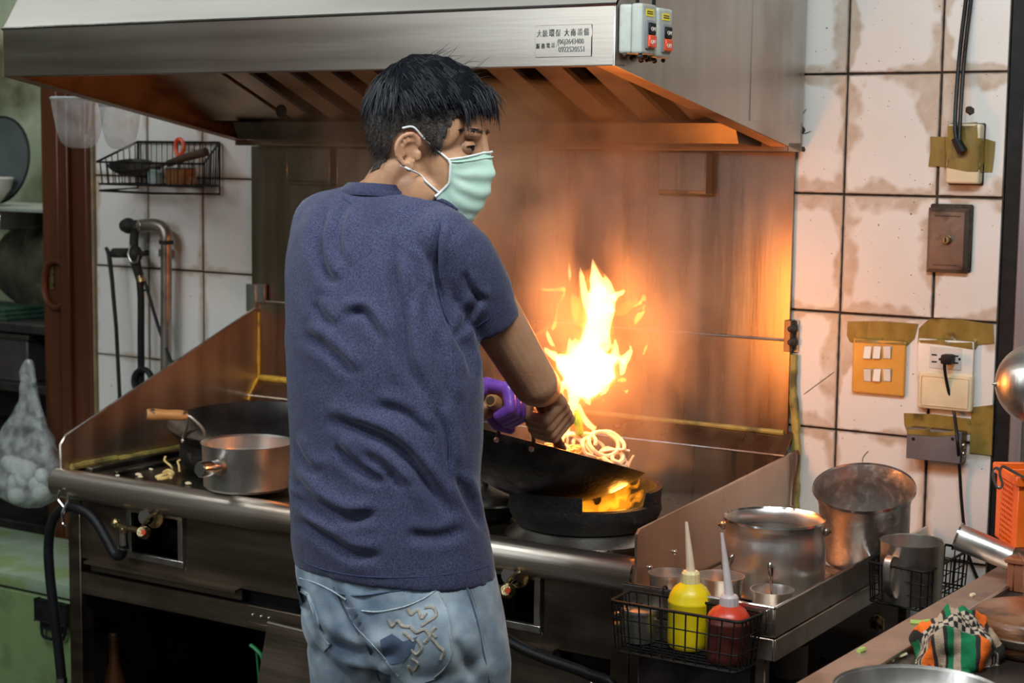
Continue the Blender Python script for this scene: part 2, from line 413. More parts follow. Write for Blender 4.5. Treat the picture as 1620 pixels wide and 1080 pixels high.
# small shelf with a standing tray and a bowl
sh = thing('wall_shelf', 'thin pale shelf board on the mouldy wall behind the brown door', 'shelf', (-2.9, .5, 1.34))
z = at(30, 325, Y=.35).z
G().box((-3.5, .20, z - .012), (-2.47, .55, z), .002).build('shelf_board', pm('pale_shelf', (.28, .31, .27), (.38, .42, .36), 8, .5), sh)
G().box((-3.4, .5, z - .09), (-2.55, .53, z - .012), .002).build('bracket_rail', MT['soot'], sh)
G().box((-2.86, .22, z - .07), (-2.845, .5, z - .012), .002).build('bracket', MT['steel'], sh)
c = at(0, 268, Y=.36)
Mx = Matrix.Translation((c.x, .36, z + .142)) @ Matrix.Rotation(R(-98), 4, 'X')
pl = thing('serving_tray', 'round dark grey tray standing upright on the pale shelf', 'tray', (c.x, .38, z))
G().lathe([(0, .012), (.11, .010), (.128, .0), (.138, -.006), (.140, -.002), (.130, .008), (.112, .016), (0, .018)], 40, Mx).build('dish', MT['enamel'], pl)
G().tube([Mx @ Vector((.139 * math.cos(a), .139 * math.sin(a), -.004)) for a in [2 * PI * k / 40 for k in range(40)]], .004, 6, closed=True).build('rim', MT['black'], pl)
bw = thing('bowl', 'white bowl at the left edge of the pale shelf', 'bowl', (-2.93, .27, z))
Mb = Matrix.Translation((at(-22, 300, Y=.27).x, .27, z + .001))
G().lathe([(0, .0), (.04, .0), (.042, .008), (.075, .05), (.085, .085), (.082, .086), (.07, .05), (0, .012)], 30, Mb).build('bowl_body', MT['white_pl'], bw)
G().lathe([(.0805, .084), (.0835, .0885), (.0865, .084)], 30, Mb).build('bowl_rim', MT['white_pl'], bw)
# dark cabinet below, with boards and a box
cb = thing('cabinet', 'dark greasy storage cabinet inside the doorway behind the plastic bag', 'cabinet', (-2.8, .3, 0))
zt = at(30, 512, Y=.06).z
G().box((-3.4, .30, .0), (-2.42, .62, zt - .01), .003).build('back_box', MT['soot'], cb)
for zz in (zt, at(30, 606, Y=.06).z, at(30, 690, Y=.06).z, .42): G().box((-3.4, .06, zz - .028), (-2.44, .32, zz), .003).build('board', MT['soot'], cb)
G().box((-2.47, .05, 0), (-2.43, .3, zt - .02), .003).build('post', MT['frame_dark'], cb)
bx = thing('tin_box', 'dull brown tin box standing on the cabinet board above the bag', 'box', (-2.62, .17, zt))
zb = at(30, 606, Y=.06).z + .0005
G().box((-2.95, .07, zb), (-2.565, .26, zt - .034), .004).build('box_body', pm('dull_tin', (.07, .055, .06), (.11, .09, .10), 8, .5, .5), bx)
G().box((-2.957, .066, zt - .052), (-2.558, .264, zt - .036), .003).build('box_lid', MT['steel_black'], bx)
cl = thing('folded_cloth', 'folded dark green cloth on top of the dark cabinet', 'cloth', (-2.8, .15, zt))
for k in range(3):
    G().box((-3.05 + .01 * k, .075 + .008 * k, zt + .0006 + .012 * k), (-2.66 - .012 * k, .25, zt + .012 + .012 * k), .005, seg=2).build('fold', MT['green_dk'], cl)
# mouldy heap leaning on the far wall: crumpled sacks
sk = thing('sack', 'dark mouldy sack slumped on the cabinet behind the brown stile', 'sack', (-2.75, .45, zt))
g = G(); g.ball((-2.86, .47, zt + .13), (.30, .10, .155), 28, 18); g.ball((-2.62, .47, zt + .12), (.14, .09, .12), 20, 12)
o = g.build('sack_body', pm('mouldy_sackcloth', (.035, .035, .02), (.09, .085, .05), 14, .9, 0, .8, 40, c3=(.16, .14, .07), scale3=12, lo3=.55, hi3=.66), sk, 180)
for v in o.data.vertices: v.co += v.co.normalized() * (noise.noise(v.co * 9) * .03)
G().tube([Vector((-2.86 + .05 * math.cos(a), .47 + .04 * math.sin(a), zt + .283)) for a in [2 * PI * k / 14 for k in range(14)]], .008, 6, closed=True).build('sack_tie', MT['soot'], sk)
# hanging plastic carrier bag
def bag():
    t = thing('plastic_bag', 'full translucent white plastic carrier bag hanging left of the stove', 'bag', (-2.3, -.06, .6))
    Yb = -.075; outline = [(592, 34, 47), (620, 36, 56), (650, 25, 66), (680, 8, 76), (710, -4, 86), (740, -10, 92), (765, -8, 92), (785, 6, 84), (798, 24, 66), (802, 36, 50)]
    rings = []
    n = 30
    for i, (y, l, r_) in enumerate(outline):
        c = at((l + r_) / 2, y, Y=Yb); w = (at(r_, y, Y=Yb) - at(l, y, Y=Yb)).length / 2
        rings.append([c + Vector((math.cos(a) * w, math.sin(a) * w * (.30 + .05 * i if i < 8 else .55), 0)) for a in [2 * PI * k / n for k in range(n)]])
    rr = []
    for k in range(n):
        rr.append(catmull([rg[k] for rg in rings], 5))
    rings = [[rr[k][i] for k in range(n)] for i in range(len(rr[0]))]
    g = G().loft(rings)
    o = g.build('bag_body', MT['bag'], t, 180)
    for v in o.data.vertices:
        f = (v.co.z - rings[-1][0].z) / .4
        a = math.atan2(v.co.y - Yb, v.co.x - rings[10][0].x)
        v.co += Vector((math.cos(a), math.sin(a), 0)) * (math.sin(a * 9 + v.co.z * 6) * .006 * f + noise.noise(v.co * 20) * .008)
    for xs in (((36, 600), (36, 588), (42, 575), (47, 574), (50, 588), (52, 605)), ((40, 660), (36, 630), (37, 605), (42, 580)), ((64, 660), (56, 625), (48, 580))):
        p = [at(x, y, Y=Yb) for x, y in xs]
        G().tube(catmull(p, 4), .010, 7).build('bag_handle', MT['bag'], t)
    p = [at(45, 578, Y=Yb), at(45, 572, Y=Yb + .01), at(45, 570, Y=Yb + .06), at(45, 574, Y=.062)]
    G().tube(catmull(p, 5), .003, 6).build('hook', MT['steel'], t)
    g = G(); 
    for k in range(16):
        q = at(rnd.uniform(10, 74), rnd.uniform(730, 785), Y=Yb); g.ball(q, rnd.uniform(.018, .028), 10, 7)
    tag(g.build('bag_contents', pm('white_filling', (.5, .52, .5), (.62, .64, .62), 12, .7), t), 'pale lumpy filling', None)
def bag_mat():
    m, t, b, N, L = nt('thin_white_polythene')
    n = N.new('ShaderNodeTexNoise'); n.inputs['Scale'].default_value = 26; n.inputs['Detail'].default_value = 5
    tc = N.new('ShaderNodeTexCoord'); L.new(tc.outputs['Object'], n.inputs['Vector'])
    r = N.new('ShaderNodeMapRange'); r.inputs[1].default_value = .35; r.inputs[2].default_value = .65; r.inputs[3].default_value = .08; r.inputs[4].default_value = .55
    L.new(n.outputs['Fac'], r.inputs[0]); L.new(r.outputs[0], b.inputs['Alpha'])
    b.inputs['Base Color'].default_value = (.62, .66, .66, 1); b.inputs['Roughness'].default_value = .25
    bp = N.new('ShaderNodeBump'); bp.inputs['Strength'].default_value = .8; bp.inputs['Distance'].default_value = .01; L.new(n.outputs['Fac'], bp.inputs['Height']); L.new(bp.outputs[0], b.inputs['Normal'])
    return m
MT['bag'] = bag_mat(); bag()
# green chest
MT['green'] = pm('worn_green_paint', (.19, .28, .115), (.24, .34, .15), 7, .5, 0, .1, 50, c3=(.13, .20, .085), scale3=9, lo3=.55, hi3=.7)
MT['green_top'] = pm('pale_green_lid', (.26, .36, .24), (.36, .45, .34), 9, .35, c3=(.24, .34, .14), scale3=8)  # lid is a paler, greyer green than the body
Yc = -.42; zl = at(55, 915, Y=Yc).z; zlb = at(55, 937, Y=Yc).z
ch = thing('ice_chest', 'pale green chest with a black latch standing on the floor left of the stove', 'chest', (-2.1, -.2, 0))
G().box((-2.75, Yc + .006, .012), (-1.64, .0 - .06, zlb - .004), .008).build('chest_body', MT['green'], ch)
G().box((-2.76, Yc, zlb), (-1.63, -.055, zl), .007, seg=2).build('lid', MT['green_top'], ch)
G().box((-2.74, Yc + .010, zlb - .006), (-1.65, -.07, zlb + .002)).build('gasket', MT['black'], ch)
for xx in (-2.7, -1.70): G().box((xx, Yc + .03, 0), (xx + .05, Yc + .1, .013)).build('foot', MT['black'], ch)
lt = G().box(at(63, 978, Y=Yc), at(104, 958, Y=Yc - .016), .003).build('latch', MT['black'], ch)
q = [at(x, y, Y=Yc - .010) for x, y in ((66, 974), (66, 1000), (72, 1008), (96, 1012), (102, 1004), (103, 978))]
G().tube(catmull(q, 3), .0042, 6).build('latch_loop', MT['black'], lt)
G().box(at(70, 992, Y=Yc), at(98, 982, Y=Yc - .012), .002).build('latch_plate', MT['black'], lt)

# ---- right edge: black gap and aluminium frame beside the tiled wall
d2 = thing('door_2', None, None, (.4, .03, 0), kind='structure')
bar('gap_strip', .337, .372, .004, .05, .0, 2.75, MT['black'], d2, .001)
bar('frame_post', .372, .40, -.015, .05, 0, 2.75, pm('old_aluminium', (.36, .33, .35), (.48, .45, .47), 20, .4, .8, 0, 60, (1, 1, .1)), d2, .003)
bar('door_leaf', .40, .75, .0, .04, 0, 2.75, pm('cream_panel', (.40, .34, .26), (.52, .46, .37), 6, .6, c3=(.10, .075, .05), scale3=6, lo3=.5, hi3=.62), d2, .003)
bar('leaf_rail', .402, .75, -.012, .002, 1.44, 1.47, MT['steel_dark'], d2, .002)
bar('leaf_strip', .425, .437, -.010, .002, 0, 2.75, MT['steel_dark'], d2, .002)
# ================================================================== EXTRACTOR HOOD
HX0, HX1, HY = -1.607, -.09, -.838
HB, HL, HR = 1.694, 1.797, 1.552          # lip bottom, lip top, rear bottom
hood = thing('range_hood', 'large brushed steel extractor hood above the cook', 'range hood', (-.85, -.4, HR))
MT['hood'] = pm('hood_steel', (.36, .32, .28), (.43, .39, .34), 26, .30, 1, .02, 200, (.05, 1, 1), rvar=.03, c3=(.30, .21, .165), scale3=1.6, lo3=.40, hi3=.75)  # brown patches paint in the brown room mirrored by the steel
MT['hood_side'] = pm('hood_side_steel', (.46, .43, .40), (.55, .52, .49), 26, .36, 1, .04, 220, (1, 1, .04), rvar=.05, c3=(.34, .29, .25), scale3=3, lo3=.5, hi3=.75)
MT['hood_in'] = pm('greasy_hood_inside', (.40, .29, .20), (.50, .37, .27), 14, .38, .9, .15, 120, c3=(.16, .09, .05), scale3=7, lo3=.5, hi3=.7)
t_ = .004
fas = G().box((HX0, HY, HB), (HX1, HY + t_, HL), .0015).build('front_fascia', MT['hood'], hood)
G().prism([(HX0 + .0, HY, HL), (HX1, HY, HL), (HX1 - .0, -.42, 2.42), (HX0 + .0, -.42, 2.42)], (0, .004, -.003)).build('canopy_slope', pm('canopy_steel', (.50, .48, .43), (.58, .56, .51), 16, .55, .85, .03, 120, (.1, 1, 1), rvar=.04), hood)  # paler steel than the fascia, painting in light the slope would reflect
G().tube([(HX0, HY, HL), (HX1, HY, HL)], .003, 6).build('fold_edge', MT['chrome'], hood)
side = [(HY, HB), (HY, HL), (-.42, 2.42), (-.02, 2.42), (-.02, HR)]
for nm, x, e in (('side_panel', HX1, -t_), ('side_panel', HX0, t_)):
    G().prism([(x, y, z) for y, z in side], (e, 0, 0)).build(nm, MT['hood_side'] if x == HX1 else MT['hood_in'], hood)
ys = at(1188, 100, X=HX1).y
G().box((HX1 - .001, ys, HR + .06), (HX1 + .0015, -.02, 2.40)).build('side_overlap', MT['hood_side'], hood)
G().box((HX0, -.024, HR), (HX1, -.018, 2.42)).build('rear_sheet', MT['hood_in'], hood)
G().box((HX0, -.42, 2.41), (HX1, -.02, 2.42)).build('top_sheet', MT['hood_in'], hood)
# turned-in flanges along the lower edge
n = Vector((0, -.02 - HY, HR - HB)).normalized()
for x, w in ((HX0 + t_, .035), (HX1 - t_, -.035)):
    G().prism([(x, HY + t_, HB), (x, -.03, HR), (x + w, -.03, HR), (x + w, HY + t_, HB)], (0, 0, .0025)).build('flange', MT['hood_in'], hood)
G().box((HX0, HY + .001, HB), (HX1, HY + .035, HB + .003)).build('flange', MT['steel_dark'], hood)
G().box((HX0, -.09, HR), (HX1, -.022, HR + .02), .002).build('flange', MT['hood_in'], hood)
# sloping filter bank: each baffle slat its own part
za, ya = 1.612, -.22; zf, yf = 1.82, -.72
sl = Vector((0, yf - ya, zf - za)); ln = sl.length; sl.normalize(); nr = Vector((0, -sl.z, sl.y)); nr = nr if nr.z > 0 else -nr
x = -1.30; k = 0
while x < -.16:
    for off, tl, w, mt in ((0, .012, .062, 'hood_in'),):
        p0 = Vector((x, ya, za)); c = [p0, p0 + sl * ln, p0 + sl * ln + Vector((w, 0, .018)), p0 + Vector((w, 0, 0)) + nr * .018]
        c = [p0, p0 + sl * ln, p0 + sl * ln + Vector((w, 0, 0)) + nr * tl, p0 + Vector((w, 0, 0)) + nr * tl]
        G().prism(c, nr * .003).build('baffle_slat', MT['hood_in'], hood)
    p0 = Vector((x + .060, ya, za)) + nr * .002
    G().prism([p0, p0 + sl * ln, p0 + sl * ln + Vector((.014, 0, 0)), p0 + Vector((.014, 0, 0))], nr * .02).build('baffle_rib', MT['steel_black'], hood)  # ribs blackened to paint the shade in the gaps between slats
    x += .117; k += 1
p0 = Vector((-1.32, ya, za)) + nr * .05
G().prism([p0, p0 + sl * ln, p0 + sl * ln + Vector((1.2, 0, 0)), p0 + Vector((1.2, 0, 0))], nr * .004).build('filter_backing', MT['steel_black'], hood)
p0 = Vector((HX0 + t_, ya, za))
gus = G().prism([p0, p0 + sl * ln, p0 + sl * ln + Vector((.285, 0, 0)), p0 + Vector((.285, 0, 0))], nr * .004).build('filler_plate', MT['hood_in'], hood)
pc = at(445, 176, Y=-.34); G().ball(pc, (.016, .008, .016), 12, 8).build('plate_hole', MT['black'], hood)
G().prism([(-.17, ya, za), (-.17, yf, zf), (HX1 - t_, yf, zf), (HX1 - t_, ya, za)], (0, 0, .004)).build('filler_plate', MT['hood_in'], hood)
G().prism([(HX0 + .12, ya - .012, za - .004), (HX0 + .12, ya + .01, za - .045), (HX0 + .12, -.10, za - .050), (HX0 + .12, -.09, za - .02)], (1.34, 0, 0)).build('grease_trough', MT['steel_dark'], hood)
G().box((HX0 + .1, -.093, HR + .02), (HX1 - .1, -.088, HR + .065), .001).build('trough_rail', MT['hood_in'], hood)
# engraved maker's plate on the fascia
pa, pb = at(847, 91, Y=HY), at(937, 38, Y=HY)
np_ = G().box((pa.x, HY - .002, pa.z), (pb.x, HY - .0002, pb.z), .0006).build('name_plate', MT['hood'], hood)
def text(body, loc, size, mat, parent, rot=(R(90), 0, 0), sx=1, ext=.0004, name='lettering'):
    cu = bpy.data.curves.new(name, 'FONT'); cu.body = body; cu.size = size; cu.extrude = ext; cu.resolution_u = 3
    o = bpy.data.objects.new(name, cu); COL.objects.link(o); o.location = loc; o.rotation_euler = rot; o.scale = (sx, 1, 1)
    dg = bpy.context.evaluated_depsgraph_get(); dg.update()
    me = bpy.data.meshes.new_from_object(o.evaluated_get(dg)); me.transform(o.matrix_basis)
    bpy.data.objects.remove(o); bpy.data.curves.remove(cu)
    me.materials.clear(); return link(name, me, mat, parent)
w = pb.x - pa.x; h = pb.z - pa.z; ty = HY - .0026
# a maker's line and a phone line, as far as the plate can be read
for body, fx, fz, sz, mt in (('大', .03, .66, .235, 'print_faded'), ('統', .135, .66, .235, 'print_faded'), ('環', .25, .66, .25, 'print'), ('保', .365, .66, .235, 'print_faded'),
                             ('大', .52, .665, .235, 'print'), ('南', .635, .665, .235, 'print'), ('設', .755, .67, .235, 'print_faded'), ('備', .865, .67, .235, 'print_faded'),
                             ('服', .02, .29, .17, 'print'), ('務', .115, .29, .17, 'print'), ('電', .205, .30, .17, 'print'), ('話', .295, .31, .16, 'print_faded'), (':', .375, .32, .17, 'print_faded'),
                             ('(06)2643400', .40, .40, .225, 'print_faded'), ('0922520551', .42, .15, .235, 'print_faded')):
    text(body, (pa.x + fx * w, ty, pa.z + fz * h), sz * h * 1.05, MT[mt], np_, sx=.78 if len(body) == 1 else .80)
# two push-button starter boxes on the right hood panel
def starter(y0, label, dz=0):
    t = thing('starter_box', label, 'switch box', (HX1, y0 + .025, 1.715), 'push-button starter boxes on the hood')
    z0, z1 = 1.714 + dz, 1.797 + dz; x0 = HX1 + .0022
    b = G().box((x0, y0, z0), (x0 + .024, y0 + .052, z1), .006, seg=3).build('back_half', MT['grey_pl'], t)
    c = G().box((x0 + .0245, y0 - .001, z0 - .001), (x0 + .046, y0 + .053, z1 + .001), .006, seg=3).build('cover', MT['grey_pl'], t)
    f = x0 + .046
    G().box((f - .001, y0 + .013, z1 - .020), (f + .0006, y0 + .040, z1 - .008)).build('yellow_sticker', MT['sticker'], c)
    for zz in (-.012, -.0155): G().box((f, y0 + .016, z1 + zz - .001), (f + .0009, y0 + .037, z1 + zz + .0008)).build('sticker_print', MT['print'], c)
    bz = G().box((f - .001, y0 + .010, z0 + .008), (f + .004, y0 + .043, z0 + .056), .003, seg=2).build('button_bezel', pm('steel_grey_plastic', (.20, .22, .24), (.26, .28, .30), 20, .4), t)
    G().box((f + .002, y0 + .015, z0 + .032), (f + .0075, y0 + .038, z0 + .052), .0015).build('on_button', MT['black'], bz)
    G().box((f + .002, y0 + .014, z0 + .011), (f + .0085, y0 + .039, z0 + .031), .0015).build('off_button', MT['red_pl'], bz)
    text('ON', (f + .0079, y0 + .018, z0 + .038), .010, MT['white_pl'], bz, (R(90), 0, R(90)))
    text('OFF', (f + .0089, y0 + .016, z0 + .016), .010, MT['white_pl'], bz, (R(90), 0, R(90)))
    p = [Vector((x0 + .02, y0 + .03, z1 - .002)), Vector((x0 + .02, y0 + .03, z1 + .03)), Vector((x0 + .012, y0 + .05, z1 + .09)), Vector((x0 + .006, y0 + .12, z1 + .3)), Vector((x0 + .006, y0 + .2, z1 + .5))]
    G().tube(catmull(p, 6), .0035, 7).build('supply_cable', MT['rubber'], t)
    g = G()
    for k in range(9): g.ball((x0 + rnd.uniform(.004, .04), y0 + rnd.uniform(0, .05), z0 - rnd.uniform(0.001, .006)), rnd.uniform(.003, .006), 8, 6)
    o = g.build('grease_drips', MT['grime'], t)
starter(-.832, 'grey push-button starter box at the front corner of the hood')
starter(-.772, 'grey push-button starter box nearer the tiled wall, behind its twin', -.003)

# ================================================================== WALL CLADDING BEHIND THE RANGE
bp_ = thing('wall_cladding', 'tall stainless steel sheet cladding on the wall behind the flames', 'steel panel', (-.86, -.01, 1.15))
xL, xR = -1.622, -.108
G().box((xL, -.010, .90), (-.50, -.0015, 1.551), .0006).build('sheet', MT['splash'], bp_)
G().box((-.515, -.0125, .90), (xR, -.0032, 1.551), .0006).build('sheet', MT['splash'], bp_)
def rackbox(name, label, x0, x1, z0, z1):
    t = thing(name, label, 'holder', ((x0 + x1) / 2, -.05, z0), 'folded steel holders under the hood')
    G().box((x0, -.045, z0 + .012), (x1, -.040, z1), .001).build('front_plate', MT['splash'], t)
    g = G(); rr = .012
    arc = [(-.0425 + rr - rr * math.cos(a), z0 + rr - rr * math.sin(a)) for a in [PI / 2 * k / 6 for k in range(7)]] + [(-.0135, z0)]
    ring = [[(x0, y, z), (x1, y, z), (x1, y, z + .003), (x0, y, z + .003)] for y, z in arc]
    g.loft(ring).build('curled_bottom', MT['splash'], t)
    G().box((x1, -.046, z0 + .004), (x1 + .003, -.0135, z1), .001).build('end_plate', MT['hood_side'], t)
    G().box((x0 - .003, -.046, z0 + .004), (x0, -.0135, z1), .001).build('end_plate', MT['hood_side'], t)
a, b = at(457, 292, Y=-.04), at(522, 240, Y=-.04); rackbox('utensil_holder', 'folded steel holder under the hood, left of the cook', a.x, b.x, a.z, 1.548)
a, b = at(536, 300, Y=-.04), at(610, 240, Y=-.04); rackbox('utensil_holder', 'folded steel holder under the hood, half hidden behind the cook', a.x, b.x, a.z, 1.548)
a, b = at(1042, 309, Y=-.04), at(1118, 240, Y=-.04); rackbox('utensil_holder', 'folded steel holder under the hood, right of the smoke', a.x, b.x, a.z, 1.548)

# ================================================================== THE WOK RANGE
SX0, SX1, SF = -1.592, -.09, -.70
st = thing('wok_range', 'long greasy stainless steel wok range in front of the cook', 'wok range', (-.84, -.4, 0))
TZ = .800
MT['top'] = pm('greasy_range_top', (.09, .078, .06), (.17, .145, .11), 9, .30, .85, .3, 60, c3=(.02, .017, .012), scale3=6, lo3=.48, hi3=.66, rvar=.12)
G().box((SX0, SF, TZ - .03), (SX1, -.055, TZ), .002).build('top_plate', MT['top'], st)
# rolled front edge
prof = []
cy, cz, rr = SF - .006, .780, .034
for k in range(15):
    a = R(100 + 190 * k / 14); prof.append((cy + rr * math.cos(a), cz + rr * math.sin(a)))
prof += [(SF + .03, cz - rr + .006), (SF + .03, TZ + .004)]
G().loft([[(x, y, z) for y, z in prof] for x in (SX0 - .006, SX1 - .004)]).build('rolled_front_edge', MT['steel_h'], st)
G().loft([[(x, cy + (y - cy) * 1.04, cz + (z - cz) * 1.04) for y, z in prof] for x in (SX1 - .004, SX1 + .001)]).build('end_cap', MT['chrome'], st)
# back upstand: vertical face, sloping ledge, splash sheet
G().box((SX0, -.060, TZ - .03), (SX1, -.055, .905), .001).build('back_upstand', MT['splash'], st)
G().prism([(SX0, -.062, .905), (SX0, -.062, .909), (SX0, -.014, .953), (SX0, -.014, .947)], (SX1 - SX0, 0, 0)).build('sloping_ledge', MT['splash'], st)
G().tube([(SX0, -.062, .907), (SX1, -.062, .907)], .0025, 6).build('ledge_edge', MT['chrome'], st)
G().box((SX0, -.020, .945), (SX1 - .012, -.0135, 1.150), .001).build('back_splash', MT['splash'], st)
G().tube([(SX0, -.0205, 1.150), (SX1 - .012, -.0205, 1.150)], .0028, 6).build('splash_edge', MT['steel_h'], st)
# left side splash, sloping up to the wall
lp = [(SF - .002, TZ - .02), (SF - .004, .866), (SF + .012, .885), (-.035, 1.128), (-.014, 1.128), (-.014, TZ - .02)]
G().prism([(SX0, y, z) for y, z in lp], (-.004, 0, 0)).build('side_splash', MT['side_splash'], st)
G().tube([(SX0 - .002, y, z) for y, z in lp[0:5]], .0042, 6).build('side_splash_hem', MT['steel_h'], st)
rp = [(SF - .028, .76), (SF - .028, .862), (SF - .018, .868), (-.062, .905), (-.014, .912), (-.014, .70), (SF + .1, .70)]
G().prism([(SX1, y, z) for y, z in rp], (.004, 0, 0)).build('side_splash', MT['side_splash'], st)
G().tube([(SX1 + .002, y, z) for y, z in rp[0:5]], .003, 6).build('side_splash_hem', MT['steel_h'], st)
for y, z in ((SF + .02, .79), (SF + .12, .80)): G().ball((SX1 + .006, y, z), (.004, .006, .006), 10, 6).build('bolt', MT['chrome'], st)
# sealant beads
def bead(pts, r, mt, nm='sealant_bead'):
    q = catmull(pts, 8); rr_ = [r * (.75 + .6 * abs(noise.noise(p * 38))) for p in q]
    G().tube(q, rr_, 7).build(nm, MT[mt], st)
bead([(SX0 + .004, -.022, 1.12), (SX0 + .004, -.022, 1.05), (SX0 + .004, -.023, .952)], .0048, 'yellow_seal')
bead([(SX0 + .003, -.022, .952), (SX0 + .004, -.045, .928), (SX0 + .005, -.066, .895)], .005, 'yellow_seal')
bead([(SX0 + .004, -.022, .950), (-1.3, -.022, .950), (-.9, -.022, .950)], .0085, 'yellow_seal')
bead([(-.9, -.022, .950), (-.5, -.022, .950), (SX1 - .02, -.022, .950)], .006, 'old_seal')
bead([(SX1 - .006, -.012, 1.12), (SX1 - .006, -.012, 1.05), (SX1 + .004, -.010, .95), (SX1 + .006, -.010, .85), (SX1 + .008, -.010, .74)], .010, 'old_seal')
bead([(SX0 + .008, SF + .02, TZ + .012), (SX0 + .008, SF + .08, TZ + .012), (SX0 + .01, SF + .16, TZ + .012)], .009, 'old_seal')
bead([(SX0 + .012, SF + .16, TZ + .010), (SX0 + .014, -.3, TZ + .008), (SX0 + .014, -.08, TZ + .008)], .008, 'old_seal')
# inner gutter on the left and rails of the drip tray
G().box((SX0 + .03, SF + .04, TZ), (SX0 + .05, -.08, TZ + .012), .002).build('tray_rail', MT['top'], st)
G().box((SX0 + .11, SF + .05, TZ), (SX0 + .122, -.08, TZ + .010), .002).build('tray_rail', MT['top'], st)
# front: posts, panels, cut-outs
FY = SF + .012
G().box((SX0, FY, .03), (-1.553, FY + .04, .76), .002).build('front_post', MT['steel_dark'], st)
G().box((-.160, FY, .03), (-.121, FY + .04, .76), .002).build('front_post', MT['steel_dark'], st)
G().box((-.121, FY + .01, .03), (SX1, FY + .03, .72), .002).build('front_post', MT['steel_black'], st)
def px_box(nm, x0, y0, x1, y1, Yf, dep, mt, bev=.001, par=None):
    a, b = at(x0, y0, Y=Yf), at(x1, y1, Y=Yf); return G().box((min(a.x, b.x), Yf, min(a.z, b.z)), (max(a.x, b.x), Yf + dep, max(a.z, b.z)), bev).build(nm, MT[mt], par or st)
zP0, zP1 = .604, .762
oL = (at(203, 850, Y=FY).x, at(291, 850, Y=FY).x); oR = (at(770, 930, Y=FY).x, at(857, 930, Y=FY).x)
xs = [-1.553, oL[0], oL[1], oR[0], oR[1], -.160]
for a, b in ((0, 1), (2, 3), (4, 5)): G().box((xs[a], FY + .004, zP0), (xs[b], FY + .008, zP1), .0008).build('front_panel', MT['steel_dark'], st)
for (a, b), zb in ((oL, .628), (oR, .632)):
    zt_ = .748
    G().box((a, FY + .004, zP0), (b, FY + .008, zb), .0008).build('front_panel', MT['steel_dark'], st)
    G().box((a, FY + .004, zt_), (b, FY + .008, zP1), .0008).build('front_panel', MT['steel_dark'], st)
    fr = .014
    for lo, hi in (((a, FY - .006, zb), (b, FY + .006, zb + fr)), ((a, FY - .006, zt_ - fr), (b, FY + .006, zt_)), ((a, FY - .006, zb + fr), (a + fr, FY + .006, zt_ - fr)), ((b - fr, FY - .006, zb + fr), (b, FY + .006, zt_ - fr))):
        G().box(lo, hi, .001).build('opening_frame', MT['hood_side'], st)
    G().box((a + .002, FY + .10, zb), (b - .002, FY + .11, zt_), .001).build('opening_back', MT['black'], st)
# slot under the panels with a drip channel, and the cross beam below
G().box((-1.553, FY + .03, .560), (-.160, FY + .035, .612)).build('slot_back', MT['black'], st)
G().box((-1.553, FY + .002, .520), (-.160, FY + .012, .572), .002).build('cross_beam', MT['steel_dark'], st)
G().prism([(-1.525, FY - .016, .604), (-1.525, FY + .012, .607), (-1.525, FY + .012, .578), (-1.525, FY + .006, .578), (-1.525, FY + .006, .600), (-1.525, FY - .016, .598)], (.455, 0, 0)).build('drip_channel', MT['steel_dark'], st)
G().prism([(-.52, FY - .016, .606), (-.52, FY + .012, .609), (-.52, FY + .012, .578), (-.52, FY - .012, .572)], (.245, 0, 0)).build('drip_channel', MT['steel_dark'], st)
G().box((-1.05, FY - .002, .527), (-.93, FY + .003, .536), .001).build('beam_bracket', MT['steel_dark'], st)
for xx in (-1.035, -1.012, -.99, -.20, -.185): G().ball((xx, FY + .001, .552), (.004, .003, .004), 8, 6).build('rivet', MT['chrome'], st)
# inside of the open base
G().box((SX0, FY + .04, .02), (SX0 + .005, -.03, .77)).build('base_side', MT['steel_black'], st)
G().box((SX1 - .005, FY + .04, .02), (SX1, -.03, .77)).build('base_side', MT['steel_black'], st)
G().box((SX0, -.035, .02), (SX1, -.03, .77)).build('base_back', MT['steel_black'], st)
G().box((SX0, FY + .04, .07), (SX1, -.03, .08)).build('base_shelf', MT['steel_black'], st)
for xx in (SX0 + .02, -.14):
    for yy in (FY + .02, -.08): G().lathe([(.018, 0), (.02, .004), (.014, .012), (.014, .035)], 12, Matrix.Translation((xx, yy, 0))).build('foot', MT['steel_dark'], st)
# lower doors on the right half
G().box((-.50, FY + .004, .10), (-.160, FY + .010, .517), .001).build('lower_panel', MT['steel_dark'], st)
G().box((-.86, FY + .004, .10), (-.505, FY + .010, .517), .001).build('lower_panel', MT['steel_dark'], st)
# corner joint plates and the hinge at the wall
px_box('corner_bracket', 389, 492, 404, 450, -.03, .014, 'hood_side')
px_box('corner_bracket', 405, 478, 418, 450, -.026, .010, 'hood_side')
hb = px_box('wall_bracket', 1239, 556, 1251, 507, -.028, .026, 'steel_dark')
px_box('bracket_leaf', 1251, 556, 1264, 507, -.006, .005, 'hood_side', par=hb)
for yy in (520, 541): G().ball(at(1252, yy, Y=-.020), (.009, .012, .009), 10, 8).build('bolt', MT['grime'], hb)
# loose metal sheet leaning on the beam
lpn = thing('loose_panel', 'loose dark steel sheet leaning against the open base of the range', 'panel', (-.84, -.72, 0))
pa, pb = at(424, 978, Y=-.705), at(640, 1010, Y=-.705)
pl_ = [(pa.x, -.703, .548), (-.72, -.703, .540), (-.72, -.80, .002), (pa.x - .04, -.80, .002)]
G().prism(pl_, (0, -.004, 0)).build('sheet', MT['steel_dark'], lpn)
G().tube([pl_[0], pl_[1]], .0035, 6).xf(Matrix.Translation((0, -.002, .001))).build('hemmed_edge', MT['steel_h'], lpn)
